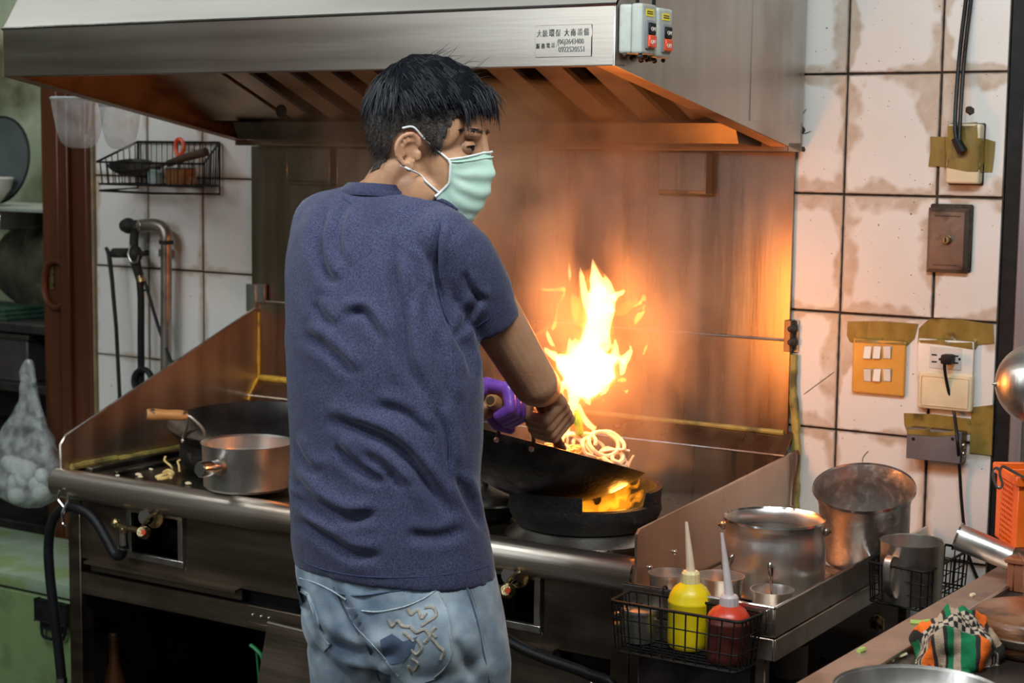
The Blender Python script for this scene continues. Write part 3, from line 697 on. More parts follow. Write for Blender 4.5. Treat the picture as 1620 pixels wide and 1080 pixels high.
# gas valves
def valve(x, y, label, half=False):
    t = thing('gas_valve', label, 'gas valve', at(x + 50, y, Y=FY - .02), 'gas valves in the range front')
    def q(dx, dy, Yo): return at(x + dx, y + dy, Y=FY + Yo)
    G().tube([q(62, -14, -.02), q(78, -18, .02), q(84, -18, .09)], [.022, .024, .022], 14).build('valve_body', MT['brass'], t)
    G().tube([q(46, -16, -.045), q(66, -18, .0)], [.016, .020], 14).build('valve_neck', MT['chrome'], t)
    p = [q(40, 6, -.045), q(50, -12, -.052), q(64, -22, -.045), q(76, -26, -.02)]
    G().tube(catmull(p, 5), .0035, 6).build('spindle_guard', MT['brass'], t)
    G().tube([q(6, -2, -.045), q(44, 6, -.055)], .0065, 8).build('tee_arm', MT['brass'], t)
    kb = G().lathe([(0, -.016), (.010, -.016), (.014, -.010), (.015, .004), (.010, .012), (0, .012)], 14, Matrix.Translation(q(45, 8, -.062)) @ Matrix.Rotation(R(70), 4, 'X') @ Matrix.Rotation(R(12), 4, 'Y')).build('knob', MT['brass'], t)
    G().lathe([(0, .0), (.006, .0), (.006, .003), (0, .003)], 10, Matrix.Translation(q(46, 8, -.082)) @ Matrix.Rotation(R(80), 4, 'X')).build('red_cap', MT['red_pl'], kb)
    for dx, dy in ((1, -6), (14, 4)): G().ball(q(dx, dy, -.045), (.0115, .010, .0125), 10, 8).build('fitting_nut', MT['brass'], t)
    G().tube([q(13, 6, -.045), q(14, 28, -.045)], [.0085, .010], 10).build('hose_tail', MT['chrome'], t)
    return t
valve(182, 834, 'brass gas valve with red-capped knob at the left end of the range')
valve(758, 926, 'brass gas valve in the opening right of the jeans')
def hose(name, pts, label, r=.0115):
    p = catmull(pts, 8)
    t = thing(name, label, 'hose', p[0])
    G().tube(p, r, 10).build('hose_body', MT['rubber'], t)
    for k in (2, len(p) - 4):
        G().tube([p[k], p[k + 1]], r * 1.14, 10).build('hose_clamp', MT['chrome'], t)
    return t
Yh = FY - .045
hose('gas_hose', [at(x, y, Y=Yh) for x, y in ((196, 862), (192, 876), (182, 876), (168, 852), (150, 822), (128, 806), (104, 803), (84, 822), (77, 860), (79, 910), (86, 970), (93, 1030), (99, 1090))], 'black rubber gas hose looped over the hook at the left corner')
a = [at(x, y, Y=Yh) for x, y in ((745, 960), (790, 1002), (820, 1022), (860, 1040), (900, 1054), (930, 1066))] + [at(975, 1095, Y=Yh), (-.13, Yh, .42)]
hose('gas_hose', a, 'black rubber hose sagging across the front right of the jeans', .0105)
hk = thing('s_hook', 'bent chrome wire hook holding up the gas hose', 'hook', at(100, 785, Y=SF - .03))
p = [at(x, y, Y=SF - .046) for x, y in ((94, 776), (92, 788), (100, 800), (103, 806), (98, 818), (100, 828), (106, 832))]
G().tube(catmull(p, 5), .0028, 6).build('wire', MT['chrome'], hk)
p = [at(x, y, Y=SF - .050) for x, y in ((107, 780), (108, 790), (103, 800), (98, 812), (99, 824))]
G().tube(catmull(p, 5), .0028, 6).build('wire', MT['chrome'], hk)
# brown bottle in the dark base
bt = thing('beer_bottle', 'dark brown glass bottle standing in the open base of the range', 'bottle', (-1.50, -.58, .0805))
bc = at(180, 1000, Y=-.58); zt_ = bc.z
G().lathe([(0, .0815), (.030, .0815), (.033, .09), (.033, zt_ - .16), (.026, zt_ - .12), (.013, zt_ - .07), (.0125, zt_ - .02), (.015, zt_ - .018), (.015, zt_ - .008), (.0125, zt_ - .006), (.0125, zt_), (0, zt_)], 24,
          Matrix.Translation((bc.x, bc.y, 0))).build('glass', pm('brown_glass', (.05, .018, .006), (.07, .025, .008), 10, .08, 0, spec=.8), bt)
G().lathe([(0.0128, zt_ - .004), (.0145, zt_ - .006), (.0145, zt_ + .002), (0, zt_ + .003)], 16, Matrix.Translation((bc.x, bc.y, 0))).build('cap', MT['steel_dark'], bt)
# green straw-like strip by the leaning sheet
gs = thing('green_strip', 'bit of bright green plastic strip in the dark base opening', 'plastic strip', at(405, 1030, Y=-.67))
p = [at(x, y, Y=-.685) for x, y in ((396, 1020), (404, 1026), (413, 1036), (416, 1046))]
G().tube(catmull(p, 4), .0045, 6).build('strip', pm('green_plastic', (.0, .20, .05), (.01, .28, .08), 20, .4), gs)
G().tube([p[0] + Vector((0, .004, -.004)), p[1] + Vector((0, .004, -.008)), (p[1].x, -.64, .1), (p[1].x, -.60, .0815)], .003, 6).build('stem', pm('green_plastic', (.0, .16, .04), (.01, .2, .06), 20, .4), gs)
# ================================================================== BURNERS, WOKS AND PANS
def cap_profile(Rr, dep, n=14, th=.0025):
    S = (Rr * Rr + dep * dep) / (2 * dep); am = math.asin(min(1, Rr / S))
    out = [(S * math.sin(am * k / n), -dep + S - S * math.cos(am * k / n)) for k in range(n + 1)]
    inn = [((S - th) * math.sin(am * k / n), -dep + S - (S - th) * math.cos(am * k / n)) for k in range(n + 1)]
    return out, inn
def wok(name, label, M, Rr, dep, base):
    t = thing(name, label, 'wok', base)
    out, inn = cap_profile(Rr, dep)
    b = G().lathe(out + [(Rr + .0012, .001), (Rr - .0015, .0015)], 64, M).build('bowl', MT['wok'], t, 60)
    G().lathe(list(reversed(inn)), 64, M).build('inner_surface', MT['wok_in'], t, 60)
    return t
def rim_near(M, Rr, x, y, front=True):
    best = None
    for k in range(720):
        p = M @ Vector((Rr * math.cos(2 * PI * k / 720), Rr * math.sin(2 * PI * k / 720), 0)); q = pix(p)
        dd = (q[0] - x) ** 2 + (q[1] - y) ** 2 + (400 * (q[2] - pix(M @ Vector((0, 0, 0)))[2]) if front else 0)
        if best is None or dd < best[0]: best = (dd, p)
    return best[1]
def ring(name, label, c, Ro, h, gap=None, base=None):
    t = thing(name, label, 'burner', c)
    M = Matrix.Translation(c)
    G().lathe([(Ro * .70, .0), (Ro * .90, .0), (Ro * .97, .018), (Ro, .030), (Ro * .985, h * .62), (Ro * .86, h * .62), (Ro * .80, .03), (Ro * .70, .0)], 48, M).build('cast_ring', MT['iron'], t)
    a0, a1 = gap if gap else (0, 2 * PI)
    up = [(Ro * .88, h * .6), (Ro * .985, h * .6), (Ro * 1.0, h), (Ro * .93, h), (Ro * .88, h * .6)]
    g = G().lathe(up, 40, M, a0, a1)
    if gap:
        k = len(up); nn = 41; b = len(g.v) - nn * k
        g.f.append(tuple(range(b, b + k - 1))); g.f.append(tuple(reversed(range(b + 40 * k, b + 40 * k + k - 1))))
    g.build('upper_ring', MT['iron'], t)
    return t
# right burner
BR = at(925, 812, Z=.845); BR = Vector((BR.x, BR.y, TZ + .030))
# the low side of the pot ring faces the right-hand splash
rgR = ring('burner_ring', 'sooty cast iron wok ring with an open side, fire inside, under the tilted wok', BR, .150, .074, (R(-62) + R(58), R(-62) + R(360)))
G().lathe([(.153, -.0295), (.155, -.022), (.140, -.012), (.125, .002), (.10, .002), (.09, -.0295)], 48, Matrix.Translation(BR)).build('drip_plate', pm('steel_drip_plate', (.50, .46, .42), (.62, .58, .54), 18, .27, 1, .1, 90), rgR)
g = G()
for k in range(8):
    a = 2 * PI * k / 8; g.tube([BR + Vector((.02 * math.cos(a), .02 * math.sin(a), .005)), BR + Vector((.085 * math.cos(a), .085 * math.sin(a), .014))], .008, 8)
g.build('jet_head', MT['iron'], rgR)
# left burner
WL = at(402, 667, Y=-.375)
BL = Vector((WL.x, -.375, TZ + .0005))
rgL = ring('burner_ring', 'sooty cast iron ring under the idle wok on the left', BL, .175, .075)
# idle wok, left
ML = Matrix.Translation(WL) @ Matrix.Rotation(R(5), 4, RT)
wl = wok('wok', 'idle black wok with orange wooden grip on the left burner', ML, .205, .095, BL)
dA = pix(rim_near(ML, .205, 325, 692))[2]
r1, r2 = rim_near(ML, .205, 325, 692), rim_near(ML, .205, 292, 682)
g0, g1 = at(296, 657, d=dA - .01), at(232, 655, d=dA - .04)
G().tube(catmull([r1, at(322, 680, d=dA - .006), at(308, 664, d=dA - .01), g0, g0 + (g1 - g0) * .3], 5), .0034, 7).build('handle_wire', MT['steel_h'], wl)
G().tube(catmull([r2, at(297, 672, d=dA + .01), at(300, 660, d=dA + .0), g0, g0 + (g1 - g0) * .3], 5), .0034, 7).build('handle_wire', MT['steel_h'], wl)
def grip(a, b, par, r=.0125, mt='wood'):
    q = [a.lerp(b, k / 8) for k in range(9)]; rr_ = [r * f for f in (.72, .95, 1.0, .95, .92, .96, 1.06, 1.12, .9)]
    o = G().tube(q, rr_, 14).build('wooden_grip', MT[mt], par)
    ax = (b - a).normalized()
    G().tube([b - ax * .004, b + ax * .0012], r * .62, 12).build('grip_hole', MT['wood_dark'], o)
    return o
grip(g0, g1, wl)
for p in (r1, r2): G().ball(p + Vector((0, 0, -.008)), .0055, 10, 8).build('rivet', MT['steel_h'], wl)
# steel saucepan
def saucepan(label, c, r, h, hdir, hl, water=True, mt='pot'):
    t = thing('saucepan', label, 'saucepan', c)
    M = Matrix.Translation(c)
    G().lathe([(0, 0), (r * .90, 0), (r * .965, .006), (r * .985, h * .5), (r, h - .004), (r * 1.03, h), (r * 1.03, h + .002), (r * .985, h - .002), (r * .965, h * .5), (r * .94, .010), (0, .005)], 56, M).build('pan_body', MT[mt], t)
    if water: G().lathe([(0, h * .72), (r * .97, h * .72)], 40, M).build('water', pm('cooking_water', (.10, .08, .06), (.14, .11, .08), 8, .06), t)
    hd = Vector(hdir).normalized(); a = c + Vector((hd.x * r * .95, hd.y * r * .95, h * .60)); b = a + hd * hl
    G().tube([a - hd * .004, a + hd * .012], [.026, .017], 18).build('handle_socket', MT['steel_dark'], t)
    G().tube([a, a + hd * .012, a + hd * .02, b - hd * .004, b], [.018, .018, .0165, .0168, .014], 18).build('handle', MT['chrome'], t)
    return t
SP = at(392, 770, Z=.8148); SP.z = .8148
hdv = (at(340, 744, d=pix(SP)[2] - .160) - at(378, 738, d=pix(SP)[2] - .095)); hdv.z = .004
saucepan('small steel saucepan with a stub handle at the left front of the range', Vector((SP.x, SP.y, SP.z)), .098, .098, hdv, .062)
# noodle scraps and crumbs on the left tray
def scrap(name, pts, r, mt, label, grp='food scraps on the range top'):
    tag(G().tube(catmull(pts, 5), r, 7).build(name, mt, None), label, 'food scrap', grp)
MT['noodle'] = pm('noodle', (.72, .48, .16), (.82, .60, .25), 60, .4, 0, .1, 90)
MT['onion'] = pm('onion', (.80, .62, .40), (.88, .74, .52), 40, .3, 0, .1, 90, sss=.15)
def tr(x, y, dz=0): p = at(x, y, Z=TZ + .010 + dz); return p
scrap('noodle', [tr(272, 745), tr(271, 738, .012), tr(262, 730, .022), tr(260, 727, .026), tr(262, 722, .032)], .0026, MT['noodle'], 'curled yellow noodle standing up on the black tray near the saucepan')
scrap('noodle', [tr(284, 746), tr(283, 736, .014), tr(281, 730, .022), tr(286, 727, .026)], .0024, MT['noodle'], 'shorter yellow noodle hooked over beside the saucepan')
scrap('noodle', [tr(246, 755), tr(256, 752, .004), tr(266, 749, .006), tr(272, 752, .004), tr(262, 756, .003), tr(250, 757)], .0045, MT['noodle'], 'flat tangle of yellow noodle lying on the tray')
scrap('noodle', [tr(258, 748, .004), tr(266, 744, .008), tr(274, 748, .006), tr(270, 755, .004)], .004, MT['noodle'], 'loop of yellow noodle on top of the tangle')
for i, (x, y, s) in enumerate(((219, 746, .006), (239, 737, .004), (222, 749, .005), (298, 760, .006), (186, 747, .004))):
    p = tr(x, y); o = G().ball((p.x, p.y, TZ + s * .6), (s * 1.6, s, s * .7), 9, 6).build('crumb', MT['onion'])
    for v in o.data.vertices: v.co += Vector((0, 0, 1)) * noise.noise(v.co * 300) * .001
    tag(o, ('pale crumb left of the noodle tangle, larger of two', 'smallest pale crumb behind the noodle tangle', 'pale crumb at the very front of a pair left of the noodles', 'pale crumb on the tray edge right by the saucepan', 'lone pale crumb far left on the range tray')[i], 'food scrap', 'crumbs on the range top')
# lid lying on a black dish behind the cook's waist
LD = at(768, 782, Z=TZ + .05); lid_c = Vector((LD.x, LD.y, TZ + .0005))
ds = thing('dish', 'black iron dish under the steel lid beside the cook', 'dish', lid_c)
G().lathe([(0, 0), (.05, 0), (.062, .010), (.066, .032), (.063, .034), (.058, .014), (0, .005)], 36, Matrix.Translation(lid_c)).build('dish_body', MT['iron'], ds)
G().lathe([(.062, .031), (.0665, .034), (.062, .0355)], 36, Matrix.Translation(lid_c)).build('dish_rim', MT['iron'], ds)
ld = thing('pot_lid', 'shallow domed steel lid between the cook and the burner ring', 'lid', lid_c + Vector((0, 0, .036)))
Ml = Matrix.Translation(lid_c + Vector((0, 0, .0365)))
G().lathe([(.076, 0), (.080, .0), (.081, .004), (.077, .012), (.060, .021), (.03, .028), (0, .030), (0, .027), (.03, .025), (.058, .018), (.074, .009), (.076, 0)], 44, Ml).build('dome', MT['steel'], ld)
G().lathe([(0, .030), (.006, .031), (.006, .040), (.014, .044), (.014, .050), (0, .052)], 18, Ml).build('knob', MT['black'], ld)

# ---- the working wok, tilted away from the cook
wc = at(850, 704, d=3.33)
e1 = (RT - UP * .265).normalized(); e2 = ray(850, 704).normalized(); e2 = (e2 - e1 * e2.dot(e1)).normalized()
nn_ = e1.cross(e2); nn_ = nn_ if nn_.z > 0 else -nn_
e2 = (e2 - nn_ * .012).normalized()                      # near rim a touch higher than the far one
nn_ = e1.cross(e2); nn_ = nn_ if nn_.z > 0 else -nn_
e2 = nn_.cross(e1)
MR = Matrix.Translation(wc) @ Matrix((e1, e2, nn_)).transposed().to_4x4()
RW = .2155
wr = wok('wok', 'black wok tilted over the fire and held by the purple glove', MR, RW, .108, BR)
q1, q2 = rim_near(MR, RW, 787, 688), rim_near(MR, RW, 843, 703)
dn = pix(q1)[2]
k0 = at(812, 655, d=dn - .03); k1 = at(776, 633, d=dn - .125)
up_ = nn_
G().tube(catmull([q1 - up_ * .012, q1 + up_ * .004, at(790, 674, d=dn - .01), at(800, 660, d=dn - .025), k0, k0.lerp(k1, .4)], 6), .0038, 8).build('handle_wire', MT['steel_black'], wr)
G().tube(catmull([q2 - up_ * .012, q2 + up_ * .004, at(842, 684, d=dn - .005), at(832, 664, d=dn - .02), k0, k0.lerp(k1, .4)], 6), .0038, 8).build('handle_wire', MT['steel_black'], wr)
grip(k0, k1, wr, .0125)
for p in (q1, q2): G().ball(p - up_ * .012 + (p - wc).normalized() * .001, .0055, 10, 8).build('rivet', MT['steel_h'], wr)
GRIP_A, GRIP_B = k0, k1
# frying food: a heap of noodles with onion slices
def wl_(a, b, c): return MR @ Vector((a, b, c))
g = G()
for k in range(150):
    a = rnd.uniform(0, 2 * PI); r_ = abs(rnd.gauss(0, .055)); cx, cy = .055 + r_ * math.cos(a), .01 + r_ * math.sin(a) * 1.2
    S_w = (RW * RW + .108 ** 2) / (2 * .108); r2_ = min(.19, math.hypot(cx, cy) + .04); zb_w = -.108 + S_w - math.sqrt(S_w ** 2 - r2_ ** 2) + .018
    hz = max(zb_w, -.075 + .075 * math.exp(-((cx - .07) ** 2 + cy ** 2) / .004) + rnd.uniform(-.008, .010))
    b = rnd.uniform(0, 2 * PI); L_ = rnd.uniform(.02, .04)
    p = [wl_(cx + L_ * t * math.cos(b + t), cy + L_ * t * math.sin(b + t), hz + .012 * math.sin(t * 2 + k)) for t in (-1, -.5, 0, .5, 1)]
    g.tube(catmull(p, 3), .0028, 6)
fd = tag(g.build('stir_fry', MT['noodle']), 'heap of stir-fried noodles in the tilted wok', 'food', kind='stuff')
def onion(cx, cy, cz, Ro, rr_, rx, rz, label, arc=2 * PI):
    n = 22; closed = arc > 6.2
    M = MR @ Matrix.Translation((cx, cy, cz)) @ Matrix.Rotation(rz, 4, 'Z') @ Matrix.Rotation(rx, 4, 'X')
    rr_ *= 1.3
    p = [M @ Vector((Ro * math.cos(arc * k / n), Ro * .8 * math.sin(arc * k / n), .002 * math.sin(k))) for k in range(n if closed else n + 1)]
    tag(G().tube(p, rr_, 7, closed=closed).build('onion_slice', MT['onion']), label, 'onion slice', 'onion slices frying in the wok')
ol = 'pale onion slice frying on top of the noodles'
def onpx(x, y): # position over the wok, on the plane through its axis that faces the cook
    q = MR.inverted() @ at(x, y, d=3.33); return q.x, q.y, q.z
OL = ('largest upright onion ring at the crest of the heap', 'open onion arc just behind the largest onion ring', 'tilted onion ring left of the crest of the heap', 'thick small onion ring low on the right of the heap', 'onion arc at the foot of the flame', 'onion arc beside the ladle handle', 'flat onion ring nearest the right wok rim')
for oi, (x, y, Ro, rr_, rx, rz, arc) in enumerate(((955, 702, .030, .0034, R(70), R(10), 6.3), (958, 704, .037, .0032, R(64), R(-6), 4.2), (938, 708, .026, .003, R(60), R(30), 5.0),
                                   (968, 722, .022, .0042, R(50), R(0), 6.3), (925, 700, .024, .003, R(75), R(-30), 3.6), (905, 700, .022, .0036, R(60), R(20), 4.4), (980, 728, .018, .003, R(35), R(40), 6.3))):
    cx, cy, cz = onpx(x, y); onion(cx, cy, cz, Ro, rr_, rx, rz, OL[oi], arc)
SL_ = ('long onion strip lying level across the heap', 'onion strip standing up at the right wok rim', 'short onion strip above the right of the heap', 'onion strip lying near the ladle handle')
for si, pts in enumerate((((948, 714), (968, 711), (985, 711), (996, 713)), ((994, 738), (998, 728), (1003, 720)), ((985, 700), (990, 712)), ((903, 712), (915, 707), (930, 712)))):
    p = [at(x, y, d=3.33) for x, y in pts]
    tag(G().tube(catmull(p, 4), .0026, 6).build('onion_strip', MT['onion']), SL_[si], 'onion strip', 'onion strips in the wok')
p = [at(x, y, d=3.335) for x, y in ((918, 690), (915, 668), (913, 650))]
tag(G().tube(catmull(p, 4), [.001] + [.008] * 3 + [.009] * 2 + [.007] * 2 + [.001], 8).build('green_leaf', pm('leaf', (.06, .20, .02), (.12, .32, .05), 30, .4)), 'green leaf tossed up inside the flame', 'leaf')

# ladle in the right hand
LA, LB = at(848, 624, d=3.02), at(893, 722, d=3.20)
ax = (LB - LA).normalized()
la = thing('wok_ladle', 'ladle with dark wooden handle held in the bare right hand', 'ladle', LB)
q = [LA.lerp(LB, k / 6) for k in range(7)]
G().tube(q[:6], [.008, .010, .0105, .0105, .010, .0085], 12).build('wooden_handle', MT['wood_dark'], la)
G().tube([LA.lerp(LB, .80), LA.lerp(LB, .87)], .0108, 12).build('ferrule', MT['steel_dark'], la)
tip = LB + ax * .06
G().tube([LA.lerp(LB, .82), LB, tip], .0055, 8).build('shaft', MT['steel_dark'], la)
Mb = Matrix.Translation(tip) @ ax.to_track_quat('X', 'Z').to_matrix().to_4x4() @ Matrix.Rotation(R(-55), 4, 'Y')
o_, i_ = cap_profile(.045, .022, 8, .0015)
G().lathe(o_ + list(reversed(i_)), 28, Mb @ Matrix.Translation((.035, 0, 0))).build('ladle_bowl', MT['steel_dark'], la)
LADLE_A, LADLE_B = LA, LB

# ================================================================== FIRE AND SMOKE
def vol(name, col, strength):
    m = bpy.data.materials.new(name); m.use_nodes = True; N = m.node_tree.nodes; L = m.node_tree.links; N.clear()
    e = N.new('ShaderNodeEmission'); e.inputs[0].default_value = C4(col); e.inputs[1].default_value = strength
    o = N.new('ShaderNodeOutputMaterial'); L.new(e.outputs[0], o.inputs['Volume']); return m
MT['fire'] = vol('fire', (1.0, .27, .022), 26)
MT['fire_core'] = vol('fire_core', (1.0, .60, .20), 150)
MT['fire_spark'] = vol('fire_spark', (1.0, .38, .05), 120)
MT['fire_low'] = vol('burner_fire', (1.0, .30, .010), 42)
frnd = random.Random(11)
def tongues(name, lst, mat, parent, d0, fat=1.0, vox=.005, ragged=.35, seed=0):
    g = G()
    for tg in lst:
        dof = tg[0]; pts = []; rr_ = []
        cp = catmull([Vector((x, y, r_)) for x, y, r_ in tg[1:]], 5)
        for i, c in enumerate(cp):
            d = d0 + dof + .02 * noise.noise(Vector((i * .35, dof * 50, seed)))
            pts.append(at(c.x, c.y, d=d)); rr_.append(max(.0015, c.z) * d / FOC * fat)
        # ragged cross-sections
        P = pts; n = 12; rings = []
        for i in range(len(P)):
            rg = []
            for k in range(n):
                a = 2 * PI * k / n; dv = (RT * math.cos(a) + FW * math.sin(a) * .8)
                w = 1 + ragged * noise.noise(P[i] * 42 + Vector((math.cos(a), math.sin(a), seed)) * 1.3)
                t = P[min(len(P) - 1, i + 1)] - P[max(0, i - 1)]; t.normalize()
                side = dv if abs(t.dot(UP)) > .5 else (UP * math.cos(a) + FW * math.sin(a) * .8)
                rg.append(P[i] + side * rr_[i] * w)
            rings.append(rg)
        g.loft(rings)
    o = g.build(name, mat, parent, 180, weld=False)
    remesh(o, vox, 1)
    return o
FD = 3.31
main = [
 (0, (880, 572, 12), (904, 584, 30), (932, 578, 36), (958, 584, 29), (978, 577, 17), (992, 562, 9), (998, 549, 4), (990, 541, 1)),
 (0, (932, 562, 30), (934, 535, 17), (940, 500, 15), (946, 465, 17), (942, 435, 10), (937, 406, 1)),
 (.01, (950, 542, 12), (958, 506, 13), (964, 475, 12), (962, 450, 8), (955, 430, 1)),
 (.01, (935, 500, 8), (926, 470, 8), (921, 442, 6), (917, 419, 1)),
 (.0, (955, 490, 10), (968, 488, 7), (974, 493, 1)),
 (.02, (962, 472, 5), (976, 468, 8), (985, 462, 6), (987, 456, 1)),
 (.02, (902, 452, 1), (901, 432, 4), (900, 411, 1)),
 (0, (906, 600, 26), (932, 608, 26), (952, 606, 14), (963, 600, 3)),
 (0, (905, 602, 16), (908, 628, 11), (904, 652, 7), (899, 676, 5), (897, 704, 3)),
 (.01, (914, 638, 6), (921, 655, 6), (931, 671, 7), (942, 677, 4), (946, 672, 1)),
 (.01, (937, 676, 3), (940, 688, 3), (939, 699, 1)),
 (-.01, (892, 600, 10), (886, 620, 6), (891, 637, 5), (898, 643, 1)),
 (.02, (882, 566, 10), (869, 558, 8), (861, 547, 2)),
 (.02, (875, 548, 5), (867, 530, 5), (866, 518, 1)),
 (0, (905, 562, 10), (902, 542, 5), (900, 528, 1)), (0, (914, 556, 10), (910, 537, 4), (909, 526, 1)), (0, (922, 546, 8), (925, 528, 3), (926, 520, 1)),
 (0, (972, 564, 9), (974, 545, 5), (972, 530, 1)), (.01, (955, 556, 10), (962, 540, 6), (960, 524, 1)), (0, (986, 575, 8), (984, 592, 5), (978, 600, 1)),
 (.01, (962, 608, 6), (955, 622, 5), (945, 632, 2)), (.01, (922, 620, 10), (930, 634, 6), (934, 644, 1)),
]
fringe = [
 (.02, (925, 522, 5), (915, 506, 8), (912, 482, 9), (906, 466, 4), (904, 458, 1)), (.02, (948, 545, 9), (955, 520, 10), (952, 490, 9), (948, 470, 4)),
 (.03, (845, 537, 1), (856, 527, 5), (866, 517, 4), (870, 509, 1)), (.03, (873, 526, 1), (879, 516, 4), (878, 507, 1)),
 (.0, (884, 605, 8), (889, 628, 7), (898, 650, 6)), (.02, (905, 690, 8), (915, 668, 9), (925, 690, 8)), (.02, (925, 700, 6), (934, 684, 8), (930, 664, 4)),
 (.02, (980, 500, 8), (996, 480, 10), (1008, 470, 5)), (.01, (925, 470, 8), (928, 445, 8), (930, 425, 3)), (0, (968, 540, 7), (966, 520, 6), (970, 505, 1)),
]
bits = [
 (.03, (1018, 462, 2), (1018, 474, 5), (1008, 482, 4), (1000, 486, 1)),
 (.03, (1004, 516, 2), (1010, 502, 6), (1018, 488, 5), (1020, 482, 1)),
 (.0, (1018, 566, 2), (1019, 556, 5), (1024, 546, 3), (1024, 543, 1)),
 (.0, (955, 644, 2), (955, 636, 5), (955, 628, 2)),
 (.01, (985, 616, 1), (992, 620, 4), (996, 616, 1)),
 (.02, (976, 602, 2), (986, 600, 5), (993, 602, 1)),
 (.04, (848, 450, 1), (860, 458, 3), (880, 458, 3), (893, 457, 4), (890, 470, 3), (882, 484, 2.5), (880, 500, 2.5), (876, 518, 4), (870, 530, 1)),
]
fl_ = thing('wok_flame', 'tall white and orange flame leaping up from the wok', 'flame', at(915, 705, d=FD))
tongues('flame_tongues', main + fringe, MT['fire'], fl_, FD, 1.22, .0036, .45, 1)
tongues('flame_core', main, MT['fire_core'], fl_, FD - .004, .92, .0034, .30, 5)
tongues('flame_sparks', bits, MT['fire_spark'], fl_, FD, 1.1, .003, .25, 9)
bulb('flame_light', at(925, 590, d=FD), .055, 6, (1.0, .25, .03))
bulb('flame_light', at(940, 490, d=FD + .01), .035, 3.6, (1.0, .25, .03))
# fire in the burner below the wok
low = [
 (.02, (948, 812, 8), (962, 796, 14), (985, 782, 15), (1004, 768, 9), (1013, 758, 3)),
 (-.02, (946, 806, 6), (972, 800, 12), (1000, 790, 10), (1012, 776, 4)),
 (.02, (930, 812, 10), (945, 800, 12), (968, 790, 12)),
 (.0, (815, 778, 3), (832, 784, 7), (850, 790, 6), (866, 792, 2)),
 (.03, (880, 806, 10), (905, 802, 14), (940, 804, 12)),
 (.05, (1000, 800, 8), (1010, 788, 7), (1016, 772, 3)),
]
bf = thing('burner_flame', 'orange gas fire between the wok bottom and the open pot ring', 'flame', BR + Vector((0, 0, .02)))
tongues('fire_tongues', low, MT['fire_low'], bf, pix(BR)[2] - .03, 1.1, .004, .4, 3)
bulb('burner_light', at(985, 785, d=pix(BR)[2]), .02, .9, (1.0, .40, .06))

def smoke_mat():
    m = bpy.data.materials.new('cooking_smoke'); m.use_nodes = True; N = m.node_tree.nodes; L = m.node_tree.links; N.clear()
    tc = N.new('ShaderNodeTexCoord'); sp = N.new('ShaderNodeSeparateXYZ'); L.new(tc.outputs['Object'], sp.inputs[0])
    def mth(op, a, b_=None):
        n = N.new('ShaderNodeMath'); n.operation = op
        for i, q in enumerate((a, b_)):
            if q is None: continue
            if isinstance(q, (int, float)): n.inputs[i].default_value = q
            else: L.new(q, n.inputs[i])
        return n.outputs[0]
    def mr(v, a, b, c, d):
        n = N.new('ShaderNodeMapRange'); n.inputs[1].default_value = a; n.inputs[2].default_value = b; n.inputs[3].default_value = c; n.inputs[4].default_value = d
        n.interpolation_type = 'SMOOTHSTEP'; L.new(v, n.inputs[0]); return n.outputs[0]
    mp = N.new('ShaderNodeMapping'); mp.inputs['Scale'].default_value = (1, 1, .62); L.new(tc.outputs['Object'], mp.inputs['Vector'])
    nz = N.new('ShaderNodeTexNoise'); nz.inputs['Scale'].default_value = 5.2; nz.inputs['Detail'].default_value = 3; nz.inputs['Roughness'].default_value = .65; nz.inputs['Distortion'].default_value = .6
    L.new(mp.outputs[0], nz.inputs['Vector'])
    xc = mr(sp.outputs['Z'], 1.0, 1.6, -.33, -.52)
    rx = mth('SUBTRACT', sp.outputs['X'], xc); ry = mth('MULTIPLY', mth('ADD', sp.outputs['Y'], .38), 1.1)
    rad = mth('SQRT', mth('ADD', mth('MULTIPLY', rx, rx), mth('MULTIPLY', ry, ry)))
    RR = mr(sp.outputs['Z'], .92, 1.5, .30, .62)
    mask = mr(mth('DIVIDE', rad, RR), .15, 1.0, 1, 0)
    dens = mth('MULTIPLY', mth('MULTIPLY', mr(nz.outputs['Fac'], .40, .72, 0, 1), mask), 8)
    s = N.new('ShaderNodeVolumeScatter'); s.inputs['Color'].default_value = (.78, .56, .38, 1); s.inputs['Anisotropy'].default_value = .15  # warm scatter colour paints flame glow into whitish smoke
    L.new(dens, s.inputs['Density'])
    o = N.new('ShaderNodeOutputMaterial'); L.new(s.outputs[0], o.inputs['Volume']); return m
smk = G().box((-1.15, -.82, .91), (-.095, -.024, 1.68)).build('smoke', smoke_mat())
tag(smk, 'drifting cooking smoke tinted and lit orange above the wok', 'smoke', kind='stuff')
# ================================================================== STEEL SIDE SHELF WITH POTS
SHZ = .738                                     # tray floor
RZ = .785                                      # tray rim
X0, X1, Y0, Y1 = -.080, .213, -.79, -.012
ss = thing('side_shelf', 'narrow steel side shelf with raised rim on the right of the range', 'shelf', (.07, -.4, 0))
G().box((X0, Y0 + .004, SHZ - .006), (X1 - .004, Y1, SHZ), .001).build('tray_floor', MT['steel_h'], ss)
for k in range(9):
    xx = X0 + .03 + .03 * k
    G().box((xx, Y0 + .02, SHZ), (xx + .006, Y1 - .02, SHZ + .0022), .0008).build('floor_rib', MT['steel_h'], ss)
zlo = RZ - .052; zl2 = RZ - .092
G().box((X1 - .004, Y0, zlo), (X1, Y1, RZ), .0012).build('side_rim', MT['steel_h'], ss)
G().box((X0, Y0, zlo), (X1 - .004, Y0 + .004, RZ), .0012).build('front_rim', MT['steel_h'], ss)
G().box((X1 - .002, Y0 - .002, zl2), (X1 + .003, Y1, zlo - .002), .0012).build('apron', MT['steel_h'], ss)
